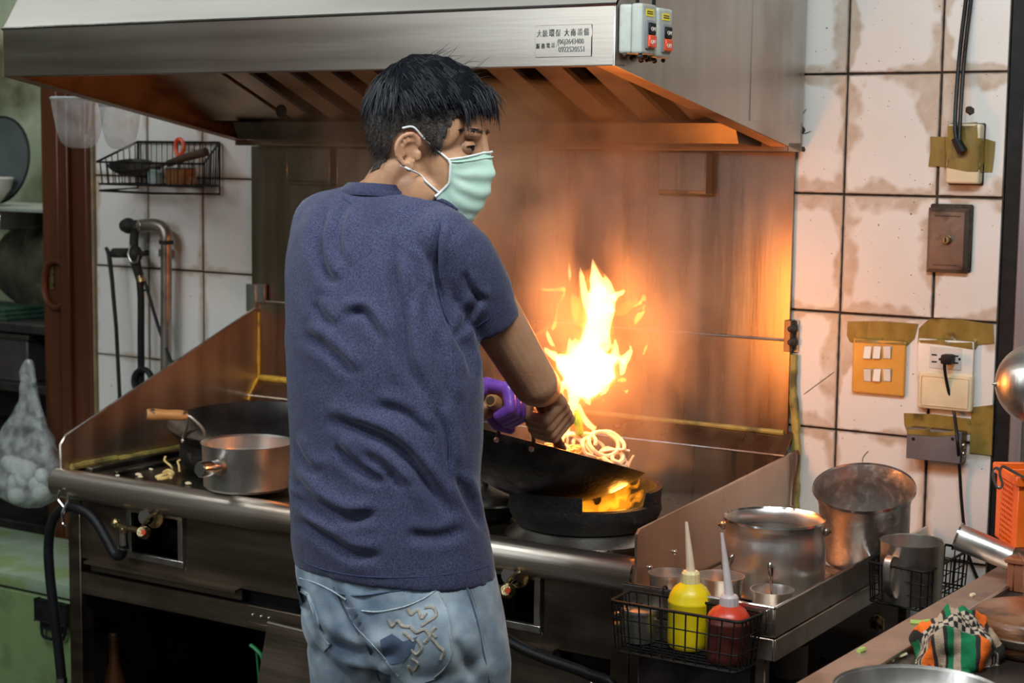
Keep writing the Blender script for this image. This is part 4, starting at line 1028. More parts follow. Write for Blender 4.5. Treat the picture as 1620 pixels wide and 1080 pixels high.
G().box((X0, Y0 - .002, zl2), (X1 - .002, Y0 + .003, zlo - .002), .0012).build('apron', MT['steel_h'], ss)
G().tube([(X1 - .002, Y0, RZ), (X1 - .002, Y1, RZ)], .0028, 6).build('rolled_rim', MT['chrome'], ss)
G().tube([(X0, Y0 + .002, RZ), (X1 - .002, Y0 + .002, RZ)], .0028, 6).build('rolled_rim', MT['chrome'], ss)
G().box((X1 - .016, Y0 - .006, zlo + .01), (X1 - .012, Y0 - .001, RZ - .004), .001).build('corner_clip', MT['chrome'], ss)
for xx, yy in ((X0 + .02, Y0 + .02), (X1 - .03, Y0 + .02), (X0 + .02, Y1 - .04), (X1 - .03, Y1 - .04)):
    G().box((xx - .010, yy - .010, 0), (xx + .010, yy + .010, zl2 + .03), .002).build('leg', MT['steel_dark'], ss)
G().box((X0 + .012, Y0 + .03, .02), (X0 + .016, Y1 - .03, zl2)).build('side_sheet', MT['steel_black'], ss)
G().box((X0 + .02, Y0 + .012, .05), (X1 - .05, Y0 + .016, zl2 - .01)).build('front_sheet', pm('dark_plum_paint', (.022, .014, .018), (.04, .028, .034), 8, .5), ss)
# drain pipes below
pp = thing('drain_pipe', 'grey plastic drain pipe with sooty joints under the side shelf', 'pipe', (.27, -.12, 0))
def D(x, y, Y): return at(x, y, Y=Y)
MT['pvc'] = pm('sooty_grey_pvc', (.085, .075, .068), (.16, .145, .13), 9, .55, 0, .2, 60)
p = [D(1296, 1010, -.12), D(1340, 1016, -.12), D(1376, 1022, -.12)]
G().tube(p, .032, 18).build('pipe_run', MT['pvc'], pp); 
for q in (p[0], p[2]): G().tube([q - Vector((.02, 0, 0)), q + Vector((.02, 0, 0))], .0365, 18).build('coupling', MT['pvc'], pp)
e = p[2] + Vector((.05, 0, 0)); G().tube(catmull([p[2], e + Vector((-.01, 0, 0)), e + Vector((.02, 0, -.03)), e + Vector((.02, 0, -.12)), Vector((e.x + .02, e.y, .0))], 5), .030, 16).build('elbow', MT['pvc'], pp)
sp_ = thing('drain_stack', 'dark green drain pipe rising behind the shelf leg', 'pipe', (.2, -.45, 0))
q = D(1238, 1050, -.5)
G().tube([(q.x + .012, q.y, 0), (q.x + .012, q.y, .58)], .033, 18).build('pipe_run', pm('dark_green_pipe', (.012, .035, .025), (.025, .055, .04), 8, .5), sp_)
G().tube([(q.x + .012, q.y, .58), (q.x + .012, q.y, .64)], .036, 18).build('coupling', MT['pvc'], sp_)
vv = thing('water_valve', 'small brass and chrome stop valve on the wall below the mug basket', 'valve', D(1388, 985, -.03))
G().tube([D(1388, 1000, -.003), D(1388, 1000, -.055)], .010, 12).build('valve_body', MT['chrome'], vv)
G().ball(D(1388, 984, -.052), (.016, .014, .018), 14, 10).build('valve_bonnet', MT['brass'], vv)
G().tube([D(1388, 998, -.05), D(1386, 1018, -.05)], .008, 10).build('outlet', MT['chrome'], vv)
G().tube([D(1396, 978, -.052), D(1398, 1000, -.06)], .004, 8).build('lever', MT['brass'], vv)
rb = thing('rubble_block', 'rough pale block of mortar on the wall under the side shelf', 'mortar', D(1285, 1025, -.04))
for (x0, y0, x1, y1) in ((1262, 1016, 1300, 1040), (1306, 1022, 1326, 1046), (1265, 1046, 1312, 1078)):
    a, b = D(x0, y1, -.03), D(x1, y0, -.03); o = G().box((a.x, -.045, a.z), (b.x, .004, b.z), .01, seg=3).build('lump', pm('dirty_mortar', (.12, .105, .09), (.20, .18, .155), 20, .9, 0, .8, 40), rb)
    for v in o.data.vertices: v.co += Vector((noise.noise(v.co * 60), 0, noise.noise(v.co * 57 + Vector((3, 1, 2))))) * .006

def vessel(g, prof, M, n=48): return g.lathe(prof, n, M)
# round stock pot with a shoulder and a folded bail
pc = Vector((.094, -.53, SHZ + .0025))
pot = thing('stock_pot', 'round shouldered steel pot full of dark sauce on the side shelf', 'pot', pc)
M = Matrix.Translation(pc); r = .0955; h = .137
G().lathe([(0, 0), (r * .90, 0), (r * .97, .005), (r, .014), (r, h * .62), (r * .985, h * .72), (r * .95, h * .79), (r * .935, h * .86), (r * .945, h * .95), (r * .985, h), (r * .985, h + .002), (r * .95, h - .001), (r * .92, h * .9), (r * .925, h * .8), (r * .975, h * .7), (r * .98, .02), (0, .006)], 64, M).build('pot_body', MT['pot'], pot)
G().lathe([(r * .955, h - .001), (r * .98, h + .0035), (r * .995, h)], 64, M).build('rim', MT['chrome'], pot)
G().lathe([(0, h * .82), (r * .925, h * .82)], 40, M).build('sauce', pm('dark_sauce', (.010, .010, .007), (.03, .026, .016), 70, .5, 0, .4, 120), pot)
for s in (1, -1):
    a = R(18) if s > 0 else R(198)
    ec = pc + Vector((math.cos(a) * r * .985, math.sin(a) * r * .985, h * .87))
    G().ball(ec, (.007, .007, .008), 10, 8).build('lug', MT['steel_h'], pot)
a0 = R(18); b1 = pc + Vector((math.cos(a0) * r * 1.06, math.sin(a0) * r * 1.06, h * .87)); b2 = pc + Vector((math.cos(a0 + PI) * r * 1.06, math.sin(a0 + PI) * r * 1.06, h * .87))
arc = [pc + Vector((math.cos(a0 + t) * r * 1.07, math.sin(a0 + t) * r * 1.07, h * .87 - .028 * math.sin(t))) for t in [PI * k / 16 for k in range(17)]]
G().tube([b1] + arc + [b2], .0028, 6).build('bail_handle', MT['brass'], pot)
# tall open pot leaning against the wall
bc = Vector((.165, -.255, SHZ + .006))
bgp = thing('tall_pot', 'tall empty steel pot tipped forward against the white tiles', 'pot', bc)
tilt = Matrix.Rotation(R(17), 4, RT) @ Matrix.Rotation(R(-6), 4, FW)
M = Matrix.Translation(bc + Vector((.004, .0, .022))) @ tilt; r = .096; h = .150
G().lathe([(0, 0), (r * .80, 0), (r * .86, .005), (r * .88, .015), (r * .90, h * .5), (r * .915, h * .80), (r * .95, h * .90), (r * 1.02, h * .985), (r * 1.03, h), (r * 1.0, h - .001), (r * .93, h * .89), (r * .895, h * .79), (r * .86, .02), (0, .006)], 64, M).build('pot_body', MT['pot_in'], bgp)
G().lathe([(r * 1.005, h - .002), (r * 1.02, h + .003), (r * 1.035, h - .002)], 64, M).build('rim', MT['chrome'], bgp)
G().tube([M @ Vector((-.05, .0, 0)), Vector((bc.x - .04, bc.y + .02, SHZ + .003))], .006, 8).build('foot_stub', MT['steel_dark'], bgp)
rb2 = thing('steel_rod', 'short steel rod wedged under the tall tipped pot', 'rod', (.14, -.33, SHZ))
a, b = at(1303, 897, Z=SHZ + .009), at(1337, 910, Z=SHZ + .009)
G().tube([a, b], .0065, 10).build('rod', MT['chrome'], rb2)
G().tube([b - (b - a).normalized() * .003, b + (b - a).normalized() * .004], .0085, 10).build('rod_end', MT['steel_dark'], rb2)
# spice cups
def cup(label, x, y, r, h, spoon=None, fill=None, yb=None):
    c = Vector((x, y, SHZ + .0028))
    t = thing('spice_cup', label, 'cup', c, 'steel spice cups at the front of the side shelf')
    M = Matrix.Translation(c)
    G().lathe([(0, 0), (r * .84, 0), (r * .88, .004), (r * .95, h - .006), (r * 1.0, h - .003), (r * 1.03, h), (r * .98, h), (r * .93, h - .006), (r * .86, .006), (0, .004)], 40, M).build('cup_body', MT['pot'], t)
    G().lathe([(0, h * .6), (r * .90, h * .6)], 28, M).build('filling', fill or MT['dark_fill'], t)
    if spoon:
        dx, dy, L_ = spoon; s = thing('spoon', 'slim steel spoon standing in the ' + label.split(',')[0], 'spoon', c + Vector((0, 0, .01)))
        a = c + Vector((0, 0, h * .58)); b = a + Vector((dx, dy, L_))
        q = [a.lerp(b, k / 6) for k in range(7)]
        wv = [.0022, .0022, .0024, .003, .0042, .0052, .0035]
        side = (b - a).cross(FW).normalized(); nr_ = side.cross(b - a).normalized()
        G().loft([[p + side * w_ , p + nr_ * .0012, p - side * w_, p - nr_ * .0012] for p, w_ in zip(q, wv)]).build('spoon_handle', MT['chrome'], s, 180)
        G().ball(a - (b - a).normalized() * .008, (.008, .011, .004), 12, 8).build('spoon_bowl', MT['chrome'], s)
MT['dark_fill'] = pm('dark_seasoning', (.02, .018, .015), (.06, .05, .04), 60, .35, 0, .3, 90)
cup('steel spice cup nearest the range, holding pale salt', -.035, -.70, .037, .052, None, pm('salt', (.45, .43, .40), (.55, .52, .48), 60, .8))
cup('steel spice cup behind the red bottle, amber sauce inside', .050, -.665, .0435, .052, (.020, .01, .062), pm('amber_sauce', (.12, .06, .015), (.16, .08, .02), 20, .2))
cup('steel spice cup at the shelf corner, dark sauce inside', .152, -.665, .038, .042, (-.004, -.004, .066))
sc2 = thing('star_anise', 'dark scrap of spice lying on the salt in the left cup', 'spice', (-.035, -.7, .77))
g = G()
for k in range(6): a = 2 * PI * k / 6; g.tube([Vector((-.033, -.705, SHZ + .036)), Vector((-.033 + .009 * math.cos(a), -.705 + .009 * math.sin(a), SHZ + .040))], [.0025, .0012], 6)
g.build('spice', MT['soot'], sc2)

def wire_basket(label, c4, z0, z1, taper, n_long, n_short, rows=2, floor_n=7):
    """c4: rim corners (front-left, front-right, back-right, back-left) as XY"""
    t = thing('wire_basket', label, 'basket', (sum(p[0] for p in c4) / 4, sum(p[1] for p in c4) / 4, z0), 'black wire baskets hooked on the side shelf')
    P = [Vector((p[0], p[1], z1)) for p in c4]; m = sum(P, Vector()) / 4
    B = [Vector((m.x + (p.x - m.x) * taper, m.y + (p.y - m.y) * taper, z0)) for p in P]
    def rounded(Q, cr=.012):
        out = []
        for i in range(4):
            a, b, c = Q[i - 1], Q[i], Q[(i + 1) % 4]
            u, v = (a - b).normalized(), (c - b).normalized()
            for s in (0, .25, .5, .75, 1): out.append((b + u * cr) * (1 - s) ** 2 + b * 2 * s * (1 - s) + (b + v * cr) * s * s)
        return out
    G().tube(rounded(P), .0028, 7, closed=True).build('rim', MT['wire'], t)
    G().tube(rounded(B), .0020, 6, closed=True).build('bottom_frame', MT['wire'], t)
    g = G()
    for r_ in range(1, rows + 1):
        f = r_ / (rows + 1); g.tube(rounded([b.lerp(p, f) for b, p in zip(B, P)]), .0013, 5, closed=True)
    for i in range(4):
        a, b, a2, b2 = P[i], P[(i + 1) % 4], B[i], B[(i + 1) % 4]; n = n_long if i % 2 == 0 else n_short
        for k in range(n):
            f = (k + .5) / n; g.tube([a.lerp(b, f), a2.lerp(b2, f)], .0015, 5)
    for k in range(floor_n): f = (k + .5) / floor_n; g.tube([B[0].lerp(B[1], f), B[3].lerp(B[2], f)], .0014, 5)
    for k in range(5): f = (k + .5) / 5; g.tube([B[0].lerp(B[3], f), B[1].lerp(B[2], f)], .0014, 5)
    g.build('wire_mesh', MT['wire'], t)
    return t, B
zr = .776
c4 = [at(965, 950, Z=zr), at(1172, 985, Z=zr), at(1222, 962, Z=zr), at(1018, 925, Z=zr)]
c4 = [(p.x, p.y) for p in c4]; c4[2] = (c4[2][0], min(c4[2][1], Y0 - .006)); c4[3] = (c4[3][0], min(c4[3][1], Y0 - .006))
tb, B1 = wire_basket('black wire basket with sauce bottles hooked on the shelf front', c4, zr - .088, zr, .93, 11, 6, 2, 10)
for f in (.25, .75):
    p = Vector((c4[3][0] + (c4[2][0] - c4[3][0]) * f, 0, 0)); yb_ = c4[3][1] + (c4[2][1] - c4[3][1]) * f
    G().tube(catmull([Vector((p.x, yb_, zr)), Vector((p.x, Y0 - .003, RZ + .006)), Vector((p.x, Y0 + .008, RZ + .004)), Vector((p.x, Y0 + .010, RZ - .01))], 4), .002, 6).build('hook', MT['wire'], tb)
zr2 = .79
f4 = [at(1372, 888, Z=zr2), at(1466, 906, Z=zr2), at(1536, 868, Z=zr2), at(1440, 852, Z=zr2)]
f4 = [(p.x, p.y) for p in f4]; f4[0] = (max(f4[0][0], X1 + .006), f4[0][1]); f4[3] = (max(f4[3][0], X1 + .006), f4[3][1])
tb2, B2 = wire_basket('black wire basket with a steel mug hooked on the shelf side', f4, zr2 - .075, zr2, .95, 6, 10, 2, 8)
for f in (.3, .8):
    yb_ = f4[0][1] + (f4[3][1] - f4[0][1]) * f; xb_ = f4[0][0] + (f4[3][0] - f4[0][0]) * f
    G().tube(catmull([Vector((xb_, yb_, zr2)), Vector((X1 + .002, yb_, RZ + .008)), Vector((X1 - .010, yb_, RZ + .004)), Vector((X1 - .011, yb_, RZ - .01))], 4), .002, 6).build('hook', MT['wire'], tb2)
# mug
mb = at(1440, 948, Z=zr2 - .072); mb.z = zr2 - .0725
mg = thing('mug', 'plain steel mug with a strap handle in the wire basket', 'mug', mb)
dm = pix(mb)[2]; r = 50 * dm / FOC; h = (at(1440, 853, d=dm) - at(1440, 948, d=dm)).length * 1.0
M = Matrix.Translation(mb)
G().lathe([(0, 0), (r * .93, 0), (r * .96, .004), (r * .985, h - .004), (r * 1.01, h - .001), (r * 1.01, h + .001), (r * .97, h - .001), (r * .94, .006), (0, .004)], 48, M).build('mug_body', MT['pot'], mg)
hv = Vector((-.22, -.975, 0)); sd = Vector((hv.y, -hv.x, 0))
hp_ = [mb + hv * (r * .97) + Vector((0, 0, h * .80)), mb + hv * (r * 1.25) + Vector((0, 0, h * .84)), mb + hv * (r * 1.42) + Vector((0, 0, h * .72)), mb + hv * (r * 1.38) + Vector((0, 0, h * .42)), mb + hv * (r * 1.15) + Vector((0, 0, h * .18)), mb + hv * (r * .95) + Vector((0, 0, h * .12))]
cp = catmull(hp_, 5); rg = []
for i, p in enumerate(cp):
    t__ = (cp[min(len(cp) - 1, i + 1)] - cp[max(0, i - 1)]).normalized(); nn2 = t__.cross(sd).normalized()
    rg.append([p + sd * .007 + nn2 * .001, p + sd * .007 - nn2 * .001, p - sd * .007 - nn2 * .001, p - sd * .007 + nn2 * .001])
G().loft(rg).build('handle', MT['pot'], mg, 50)
# squeeze bottles
def bottle(label, px, pyb, top, cap_y, tip, halfw, mt, mtcap, nozzle_mt, z0, lean, level=None):
    c = at(px, pyb, Z=z0); c.z = z0
    d = pix(c)[2]; r = halfw * d / FOC; H = (at(px, top, d=d) - at(px, pyb, d=d)).length
    t = thing('squeeze_bottle', label, 'bottle', c, 'squeeze bottles in the front wire basket')
    M = Matrix.Translation(c)
    k = H
    G().lathe([(0, .0), (r * .9, 0), (r * .985, .006), (r, .014), (r, k * .66), (r * 1.015, k * .675), (r * 1.015, k * .70), (r * .985, k * .715), (r * .93, k * .80), (r * .74, k * .90), (r * .42, k * .975), (r * .36, k)], 44, M).build('bottle_body', mt, t, 50)
    hc = (at(px, cap_y, d=d) - at(px, top, d=d)).length
    g = G()
    ring_ = []
    for zz, f in ((k - .004, .42), (k, .42), (k + hc * .75, .40), (k + hc, .32)):
        ring_.append([M @ Vector((r * f * (1 + (.05 if q % 2 else 0)) * math.cos(2 * PI * q / 28), r * f * (1 + (.05 if q % 2 else 0)) * math.sin(2 * PI * q / 28), zz)) for q in range(28)])
    cpb = g.loft(ring_).build('screw_cap', mtcap, t, 30)
    a = c + Vector((0, 0, k + hc)); b = at(tip[0], tip[1], d=d)
    G().tube([a - Vector((0, 0, .004)), a.lerp(b, .1), a.lerp(b, .5), b], [.0085, .0075, .0055, .0028], 12).build('nozzle', nozzle_mt, t)
    return t, c, r, k
zb1 = zr - .088 + .003
MT['yel_b'] = pm('yellow_polythene', (.85, .62, .005), (.92, .70, .012), 12, .34, 0, spec=.5, sss=.1)
MT['nozz'] = pm('milky_nozzle', (.72, .56, .42), (.80, .64, .50), 30, .4, sss=.3)
MT['nozz2'] = pm('frosted_nozzle', (.52, .44, .44), (.62, .53, .53), 30, .4, sss=.2)
def sauce_mat():
    m, t, b, N, L = nt('red_bottle_plastic')
    tc = N.new('ShaderNodeTexCoord'); sp = N.new('ShaderNodeSeparateXYZ'); L.new(tc.outputs['Object'], sp.inputs[0])
    nz = N.new('ShaderNodeTexNoise'); nz.inputs['Scale'].default_value = 40; L.new(tc.outputs['Object'], nz.inputs['Vector'])
    ad = N.new('ShaderNodeMath'); ad.operation = 'MULTIPLY_ADD'; L.new(nz.outputs['Fac'], ad.inputs[0]); ad.inputs[1].default_value = .006; L.new(sp.outputs['Z'], ad.inputs[2])
    r = N.new('ShaderNodeValToRGB'); mr = N.new('ShaderNodeMapRange'); mr.inputs[1].default_value = zr - .006; mr.inputs[2].default_value = zr - .001
    L.new(ad.outputs[0], mr.inputs[0]); L.new(mr.outputs[0], r.inputs[0])
    r.color_ramp.elements[0].color = (.10, .022, .016, 1); r.color_ramp.elements[1].color = (.62, .05, .02, 1)
    L.new(r.outputs[0], b.inputs['Base Color']); b.inputs['Roughness'].default_value = .32
    return m
bottle('yellow squeeze bottle with a milky nozzle in the front basket', 1090, 1022, 916, 900, (1086, 825), 34.5, MT['yel_b'], pm('pale_yellow_cap', (.80, .66, .28), (.86, .74, .38), 20, .4), MT['nozz'], zb1, 0)
bottle('red squeeze bottle half full of dark sauce in the front basket', 1151, 1044, 952, 938, (1142, 842), 35.5, sauce_mat(), MT['nozz2'], MT['nozz2'], zb1, 0)
# lidded steel jar with spoon, and a yellow tin behind it
jc = at(1012, 1012, Z=zb1); jc.z = zb1; dj = pix(jc)[2]; r = 30 * dj / FOC; h = .052
jr = thing('condiment_jar', 'small polished steel jar with a hinged lid in the basket corner', 'jar', jc)
M = Matrix.Translation(jc)
G().lathe([(0, 0), (r * .84, 0), (r * .88, .004), (r * .92, h), (r * .86, h), (r * .84, .005), (0, .004)], 36, M).build('jar_body', MT['pot'], jr)
G().lathe([(r * 1.0, h), (r * 1.01, h + .003), (r * .98, h + .006), (0, h + .010), (0, h + .006), (r * .95, h)], 36, M).build('lid', MT['pot'], jr)
G().ball(jc + Vector((0, 0, h + .012)), (.004, .004, .004), 10, 8).build('lid_knob', MT['black'], jr)
hl_ = jc - RT * (r * .98) + Vector((0, 0, h * .80))
for s in (.006, -.012): G().tube([hl_ + Vector((0, 0, s)), hl_ - RT * .013 + Vector((0, 0, s))], .004, 8).build('hinge', MT['brass'], jr)
sp3 = thing('spoon', 'steel spoon handle slanting out of the lidded jar', 'spoon', jc)
a, b = at(1041, 961, d=dj), at(1056, 940, d=dj); a0_ = jc + Vector((r * .6, 0, h * .9))
G().tube([a0_, a, b], [.002, .003, .0035], 8).build('spoon_handle', MT['steel_h'], sp3); G().ball(jc + Vector((r * .5, 0, h * .5)), (.008, .006, .003), 10, 8).build('spoon_bowl', MT['steel_h'], sp3)
yc = at(1052, 1004, Z=zb1); yc.z = zb1
yt = thing('mustard_tin', 'yellow tin standing between the steel jar and yellow bottle', 'tin', yc)
yc = yc + Vector((-.012, .022, 0))
G().lathe([(0, 0), (.018, 0), (.0195, .003), (.0195, .046), (.018, .048), (0, .048)], 26, Matrix.Translation(yc)).build('tin_body', MT['yel_b'], yt)
G().lathe([(0, .048), (.0185, .048), (.0185, .051), (.016, .052), (0, .051)], 26, Matrix.Translation(yc)).build('tin_lid', MT['steel_dark'], yt)
# spatula hanging by the wall
spt = thing('serving_spoon', 'steel spoon with flared handle hanging at the tile edge behind the pots', 'spoon', at(1252, 790, Y=-.03))
q = [at(x, y, Y=-.030) for x, y in ((1258, 712), (1258, 722), (1256, 745), (1254, 770), (1252, 800))]; wv = [.007, .0105, .0085, .006, .005]
rg = [[p + RT * w_, p - FW * .003, p - RT * w_, p + FW * .002] for p, w_ in zip(catmull(q, 4), catmull([Vector((w_, 0, 0)) for w_ in wv], 4))] if False else None
cq = catmull(q, 4); cw = [v.x for v in catmull([Vector((w_, 0, 0)) for w_ in wv], 4)]
G().loft([[p + RT * w_, p - FW * .0025, p - RT * w_, p + FW * .002] for p, w_ in zip(cq, cw)]).build('spoon_handle', MT['chrome'], spt, 60)
q2_ = q[-1]; G().loft([[p + RT * w_, p - FW * .002, p - RT * w_, p + FW * .002] for p, w_ in ((q2_, .0075), (q2_ - UP * .05, .009), (q2_ - UP * .075, .003))]).build('spoon_blade', MT['steel_h'], spt)

# ================================================================== FITTINGS ON THE RIGHT WALL
wall_bvh = BVHTree.FromPolygons([Vector((-3, -.0012, -1)), Vector((3, -.0012, -1)), Vector((3, -.0012, 4)), Vector((-3, -.0012, 4))], [(0, 1, 2, 3)])
def rect(x0, y0, x1, y1, Yf): a, b = at(x0, y1, Y=Yf), at(x1, y0, Y=Yf); return a.x, b.x, min(a.z, b.z), max(a.z, b.z)
def tapeon(name, poly, par, objs, t=.0012):
    V = []; F = []
    for o in objs:
        b = len(V); V += [v.co.copy() for v in o.data.vertices]; F += [tuple(i + b for i in p.vertices) for p in o.data.polygons]
    b = len(V); V += [Vector((-3, -.0012, -1)), Vector((3, -.0012, -1)), Vector((3, -.0012, 4)), Vector((-3, -.0012, 4))]; F.append((b, b + 1, b + 2, b + 3))
    return patch(name, poly, BVHTree.FromPolygons(V, F), MT['tape'], par, t, 4, -.0005)
# cable junction box with tape
x0, x1, z0, z1 = rect(1495, 196, 1552, 290, -.03)
jb = thing('junction_box', 'cream junction box wrapped in olive tape with black cables', 'junction box', ((x0 + x1) / 2, -.01, z0))
jbo = G().box((x0, -.030, z0), (x1, -.002, z1), .006, seg=3).build('box_body', MT['ivory'], jb)
G().box((x0 - .002, -.006, z0 - .003), (x1 + .002, -.0018, z1 + .002), .002).build('grimy_base', MT['grime'], jb)
tapeon('tape', [(1472, 216), (1520, 217), (1558, 219), (1575, 224), (1573, 250), (1570, 272), (1530, 271), (1490, 263), (1469, 263), (1472, 240)], jb, [jbo], .0016)
tapeon('tape', [(1500, 196), (1546, 193), (1547, 222), (1500, 222)], jb, [jbo], .0009)
for off, r_ in ((0, .0042), (8, .0042)):
    p = [at(1516 + off * .6, 238, Y=-.040), at(1513 + off * .6, 222, Y=-.046), at(1511 + off, 190, Y=-.036), at(1516 + off, 110, Y=-.014), at(1522 + off, 50, Y=-.010), at(1528 + off, 0, Y=-.008), at(1540 + off, -120, Y=-.008)]
    G().tube(catmull(p, 6), r_, 8).build('cable', MT['rubber'], jb)
G().tube([at(1511, 218, Y=-.044), at(1523, 240, Y=-.040)], [.009, .011], 10).build('cable_gland', MT['black'], jb)
# lock box
x0, x1, z0, z1 = rect(1465, 330, 1534, 430, -.012)
lk = thing('key_switch_plate', 'square brown metal key switch plate with a round lock', 'switch plate', ((x0 + x1) / 2, -.01, z0))
MT['bronze'] = pm('tarnished_plate', (.20, .145, .115), (.28, .21, .17), 14, .4, .8, .15, 70, c3=(.10, .07, .05), scale3=16, lo3=.55, hi3=.7)
G().box((x0 + .002, -.008, z0 + .004), (x1 + .006, -.0015, z1 + .008), .003).build('sooty_backing', MT['grime'], lk)
G().loft([[(x0, -.006, z0), (x1, -.006, z0), (x1, -.006, z1), (x0, -.006, z1)], [(x0, -.010, z0), (x1, -.010, z0), (x1, -.010, z1), (x0, -.010, z1)],
          [(x0 + .008, -.018, z0 + .008), (x1 - .008, -.018, z0 + .008), (x1 - .008, -.018, z1 - .008), (x0 + .008, -.018, z1 - .008)]]).build('cover_plate', MT['bronze'], lk, 20)
lc = at(1498, 379, Y=-.018)
G().lathe([(0, .010), (.007, .010), (.0095, .006), (.010, 0)], 20, Matrix.Translation(lc) @ Matrix.Rotation(R(90), 4, 'X')).build('lock_barrel', MT['brass'], lk)
G().box((lc.x - .0012, lc.y - .0112, lc.z - .005), (lc.x + .0012, lc.y - .0095, lc.z + .005)).build('keyhole', MT['black'], lk)
for zz in (z0 + .016, z1 - .016): G().box((x0 + .016, -.0188, zz - .0008), (x1 - .016, -.0178, zz + .0008)).build('pressed_line', MT['grime'], lk)
# six-gang switch
x0, x1, z0, z1 = rect(1347, 541, 1433, 620, -.010)
sw = thing('switch_plate', 'ochre plate with six white rocker switches on the tiles', 'switch plate', ((x0 + x1) / 2, -.008, z0))
swo = G().box((x0, -.011, z0), (x1, -.0015, z1), .004, seg=3).build('plate', MT['ochre'], sw)
for r_, yy in enumerate((557, 593)):
    for k, xx in enumerate((1373, 1388, 1404)):
        c = at(xx, yy, Y=-.011); w_, h_ = .0075, .0125
        fr = G().box((c.x - w_ - .0014, -.0122, c.z - h_ - .0014), (c.x + w_ + .0014, -.0105, c.z + h_ + .0014), .001).build('rocker_frame', MT['steel_h'], sw)
        up__ = rnd.choice((1, -1, 1))
        ya, yb_ = (-.0175, -.0125) if up__ > 0 else (-.0125, -.0175)
        G().prism([(c.x - w_, -.011, c.z - h_), (c.x - w_, yb_, c.z - h_), (c.x - w_, ya, c.z + h_), (c.x - w_, -.011, c.z + h_)], (2 * w_, 0, 0)).build('rocker', MT['white_pl'], fr)
tapeon('tape', [(1341, 508), (1400, 508), (1453, 512), (1447, 535), (1436, 546), (1390, 543), (1345, 541), (1340, 530)], sw, [swo])
# socket outlet with plug
x0, x1, z0, z1 = rect(1451, 541, 1541, 594, -.012)
so = thing('power_outlet', 'white double socket outlet under olive tape with a black plug', 'outlet', ((x0 + x1) / 2, -.008, z0))
soo = G().box((x0, -.013, z0), (x1, -.0015, z1), .0025, seg=2).build('plate', MT['white_pl'], so)
a = rect(1470, 551, 1522, 582, -.013); ins = G().box((a[0], -.0145, a[2]), (a[1], -.012, a[3]), .001).build('socket_insert', pm('off_white_plastic', (.62, .58, .54), (.68, .64, .6), 20, .4), so)
for xx, yy in ((1478, 561), (1478, 572), (1512, 563), (1512, 574)):
    c = at(xx, yy, Y=-.0145); G().box((c.x - .0055, -.0152, c.z - .0015), (c.x + .0055, -.0140, c.z + .0015)).build('slot', MT['black'], ins)
for xx in (1487, 1518): c = at(xx, 568, Y=-.0145); G().lathe([(0, .0006), (.0028, .0006), (.0028, -.001)], 10, Matrix.Translation(c) @ Matrix.Rotation(R(90), 4, 'X')).build('earth_hole', MT['black'], ins)
tapeon('tape', [(1454, 519), (1470, 504), (1520, 505), (1571, 513), (1573, 543), (1548, 545), (1543, 553), (1490, 545), (1452, 541)], so, [soo])
cdp = thing('electric_lead', 'thin black lead plugged into the white outlet', 'electric lead', at(1505, 570, Y=-.02))
pc_ = at(1503, 567, Y=-.016)
G().box((pc_.x - .012, -.044, pc_.z - .010), (pc_.x + .012, -.0160, pc_.z + .010), .005, seg=2).build('plug', MT['black'], cdp)
p = [pc_ + Vector((-.004, -.022, -.006)), at(1495, 588, Y=-.032), at(1500, 615, Y=-.018), at(1509, 650, Y=-.012), at(1515, 700, Y=-.046), at(1518, 740, Y=-.018), at(1521, 790, Y=-.010), at(1526, 840, Y=-.010), at(1533, 880, Y=-.010), at(1548, 918, Y=-.010), at(1570, 960, Y=-.010), at(1578, 1060, Y=-.010)]
G().tube(catmull(p, 7), .0034, 8).build('cord', MT['rubber'], cdp)
# blank plate below
x0, x1, z0, z1 = rect(1451, 591, 1540, 645, -.014)
bk = thing('blank_plate', 'blank ivory cover plate directly under the white outlet', 'cover plate', ((x0 + x1) / 2, -.008, z0))
G().box((x0, -.016, z0), (x1, -.0015, z1 - .002), .006, seg=3).build('plate', MT['ivory'], bk)
G().box((x0 + .008, -.0172, z0 + .008), (x1 - .008, -.0155, z1 - .012), .003, seg=2).build('raised_field', MT['ivory'], bk)
# surface box with steel lid
x0, x1, z0, z1 = rect(1434, 684, 1526, 724, -.034)
sb = thing('conduit_box', 'shallow dark steel conduit box taped to the tiles below the outlet', 'conduit box', ((x0 + x1) / 2, -.02, z0))
MT['blue_steel'] = pm('dull_grey_paint', (.14, .13, .145), (.19, .18, .195), 14, .5, .4)
G().box((x0 + .002, -.034, z0 + .001), (x1 - .004, -.0015, z1 - .001), .002).build('box_body', MT['steel_dark'], sb)
sbo = G().box((x0, -.037, z0), (x1 - .006, -.0335, z1), .0008).build('box_lid', MT['blue_steel'], sb)
for xx in (1445, 1507): c = at(xx, 694, Y=-.037); G().lathe([(0, .0008), (.0035, .0008), (.0035, -.001)], 12, Matrix.Translation(c) @ Matrix.Rotation(R(90), 4, 'X')).build('screw_hole', MT['black'], sb)
for yy in (705, 718): G().ball(at(1524, yy, Y=-.03), (.005, .005, .006), 8, 6).build('side_screw', MT['chrome'], sb)
tapeon('tape', [(1430, 653), (1480, 655), (1535, 662), (1537, 686), (1480, 690), (1436, 686), (1431, 672)], sb, [sbo])
tapeon('tape', [(1537, 644), (1572, 640), (1569, 720), (1534, 716)], sb, [sbo])
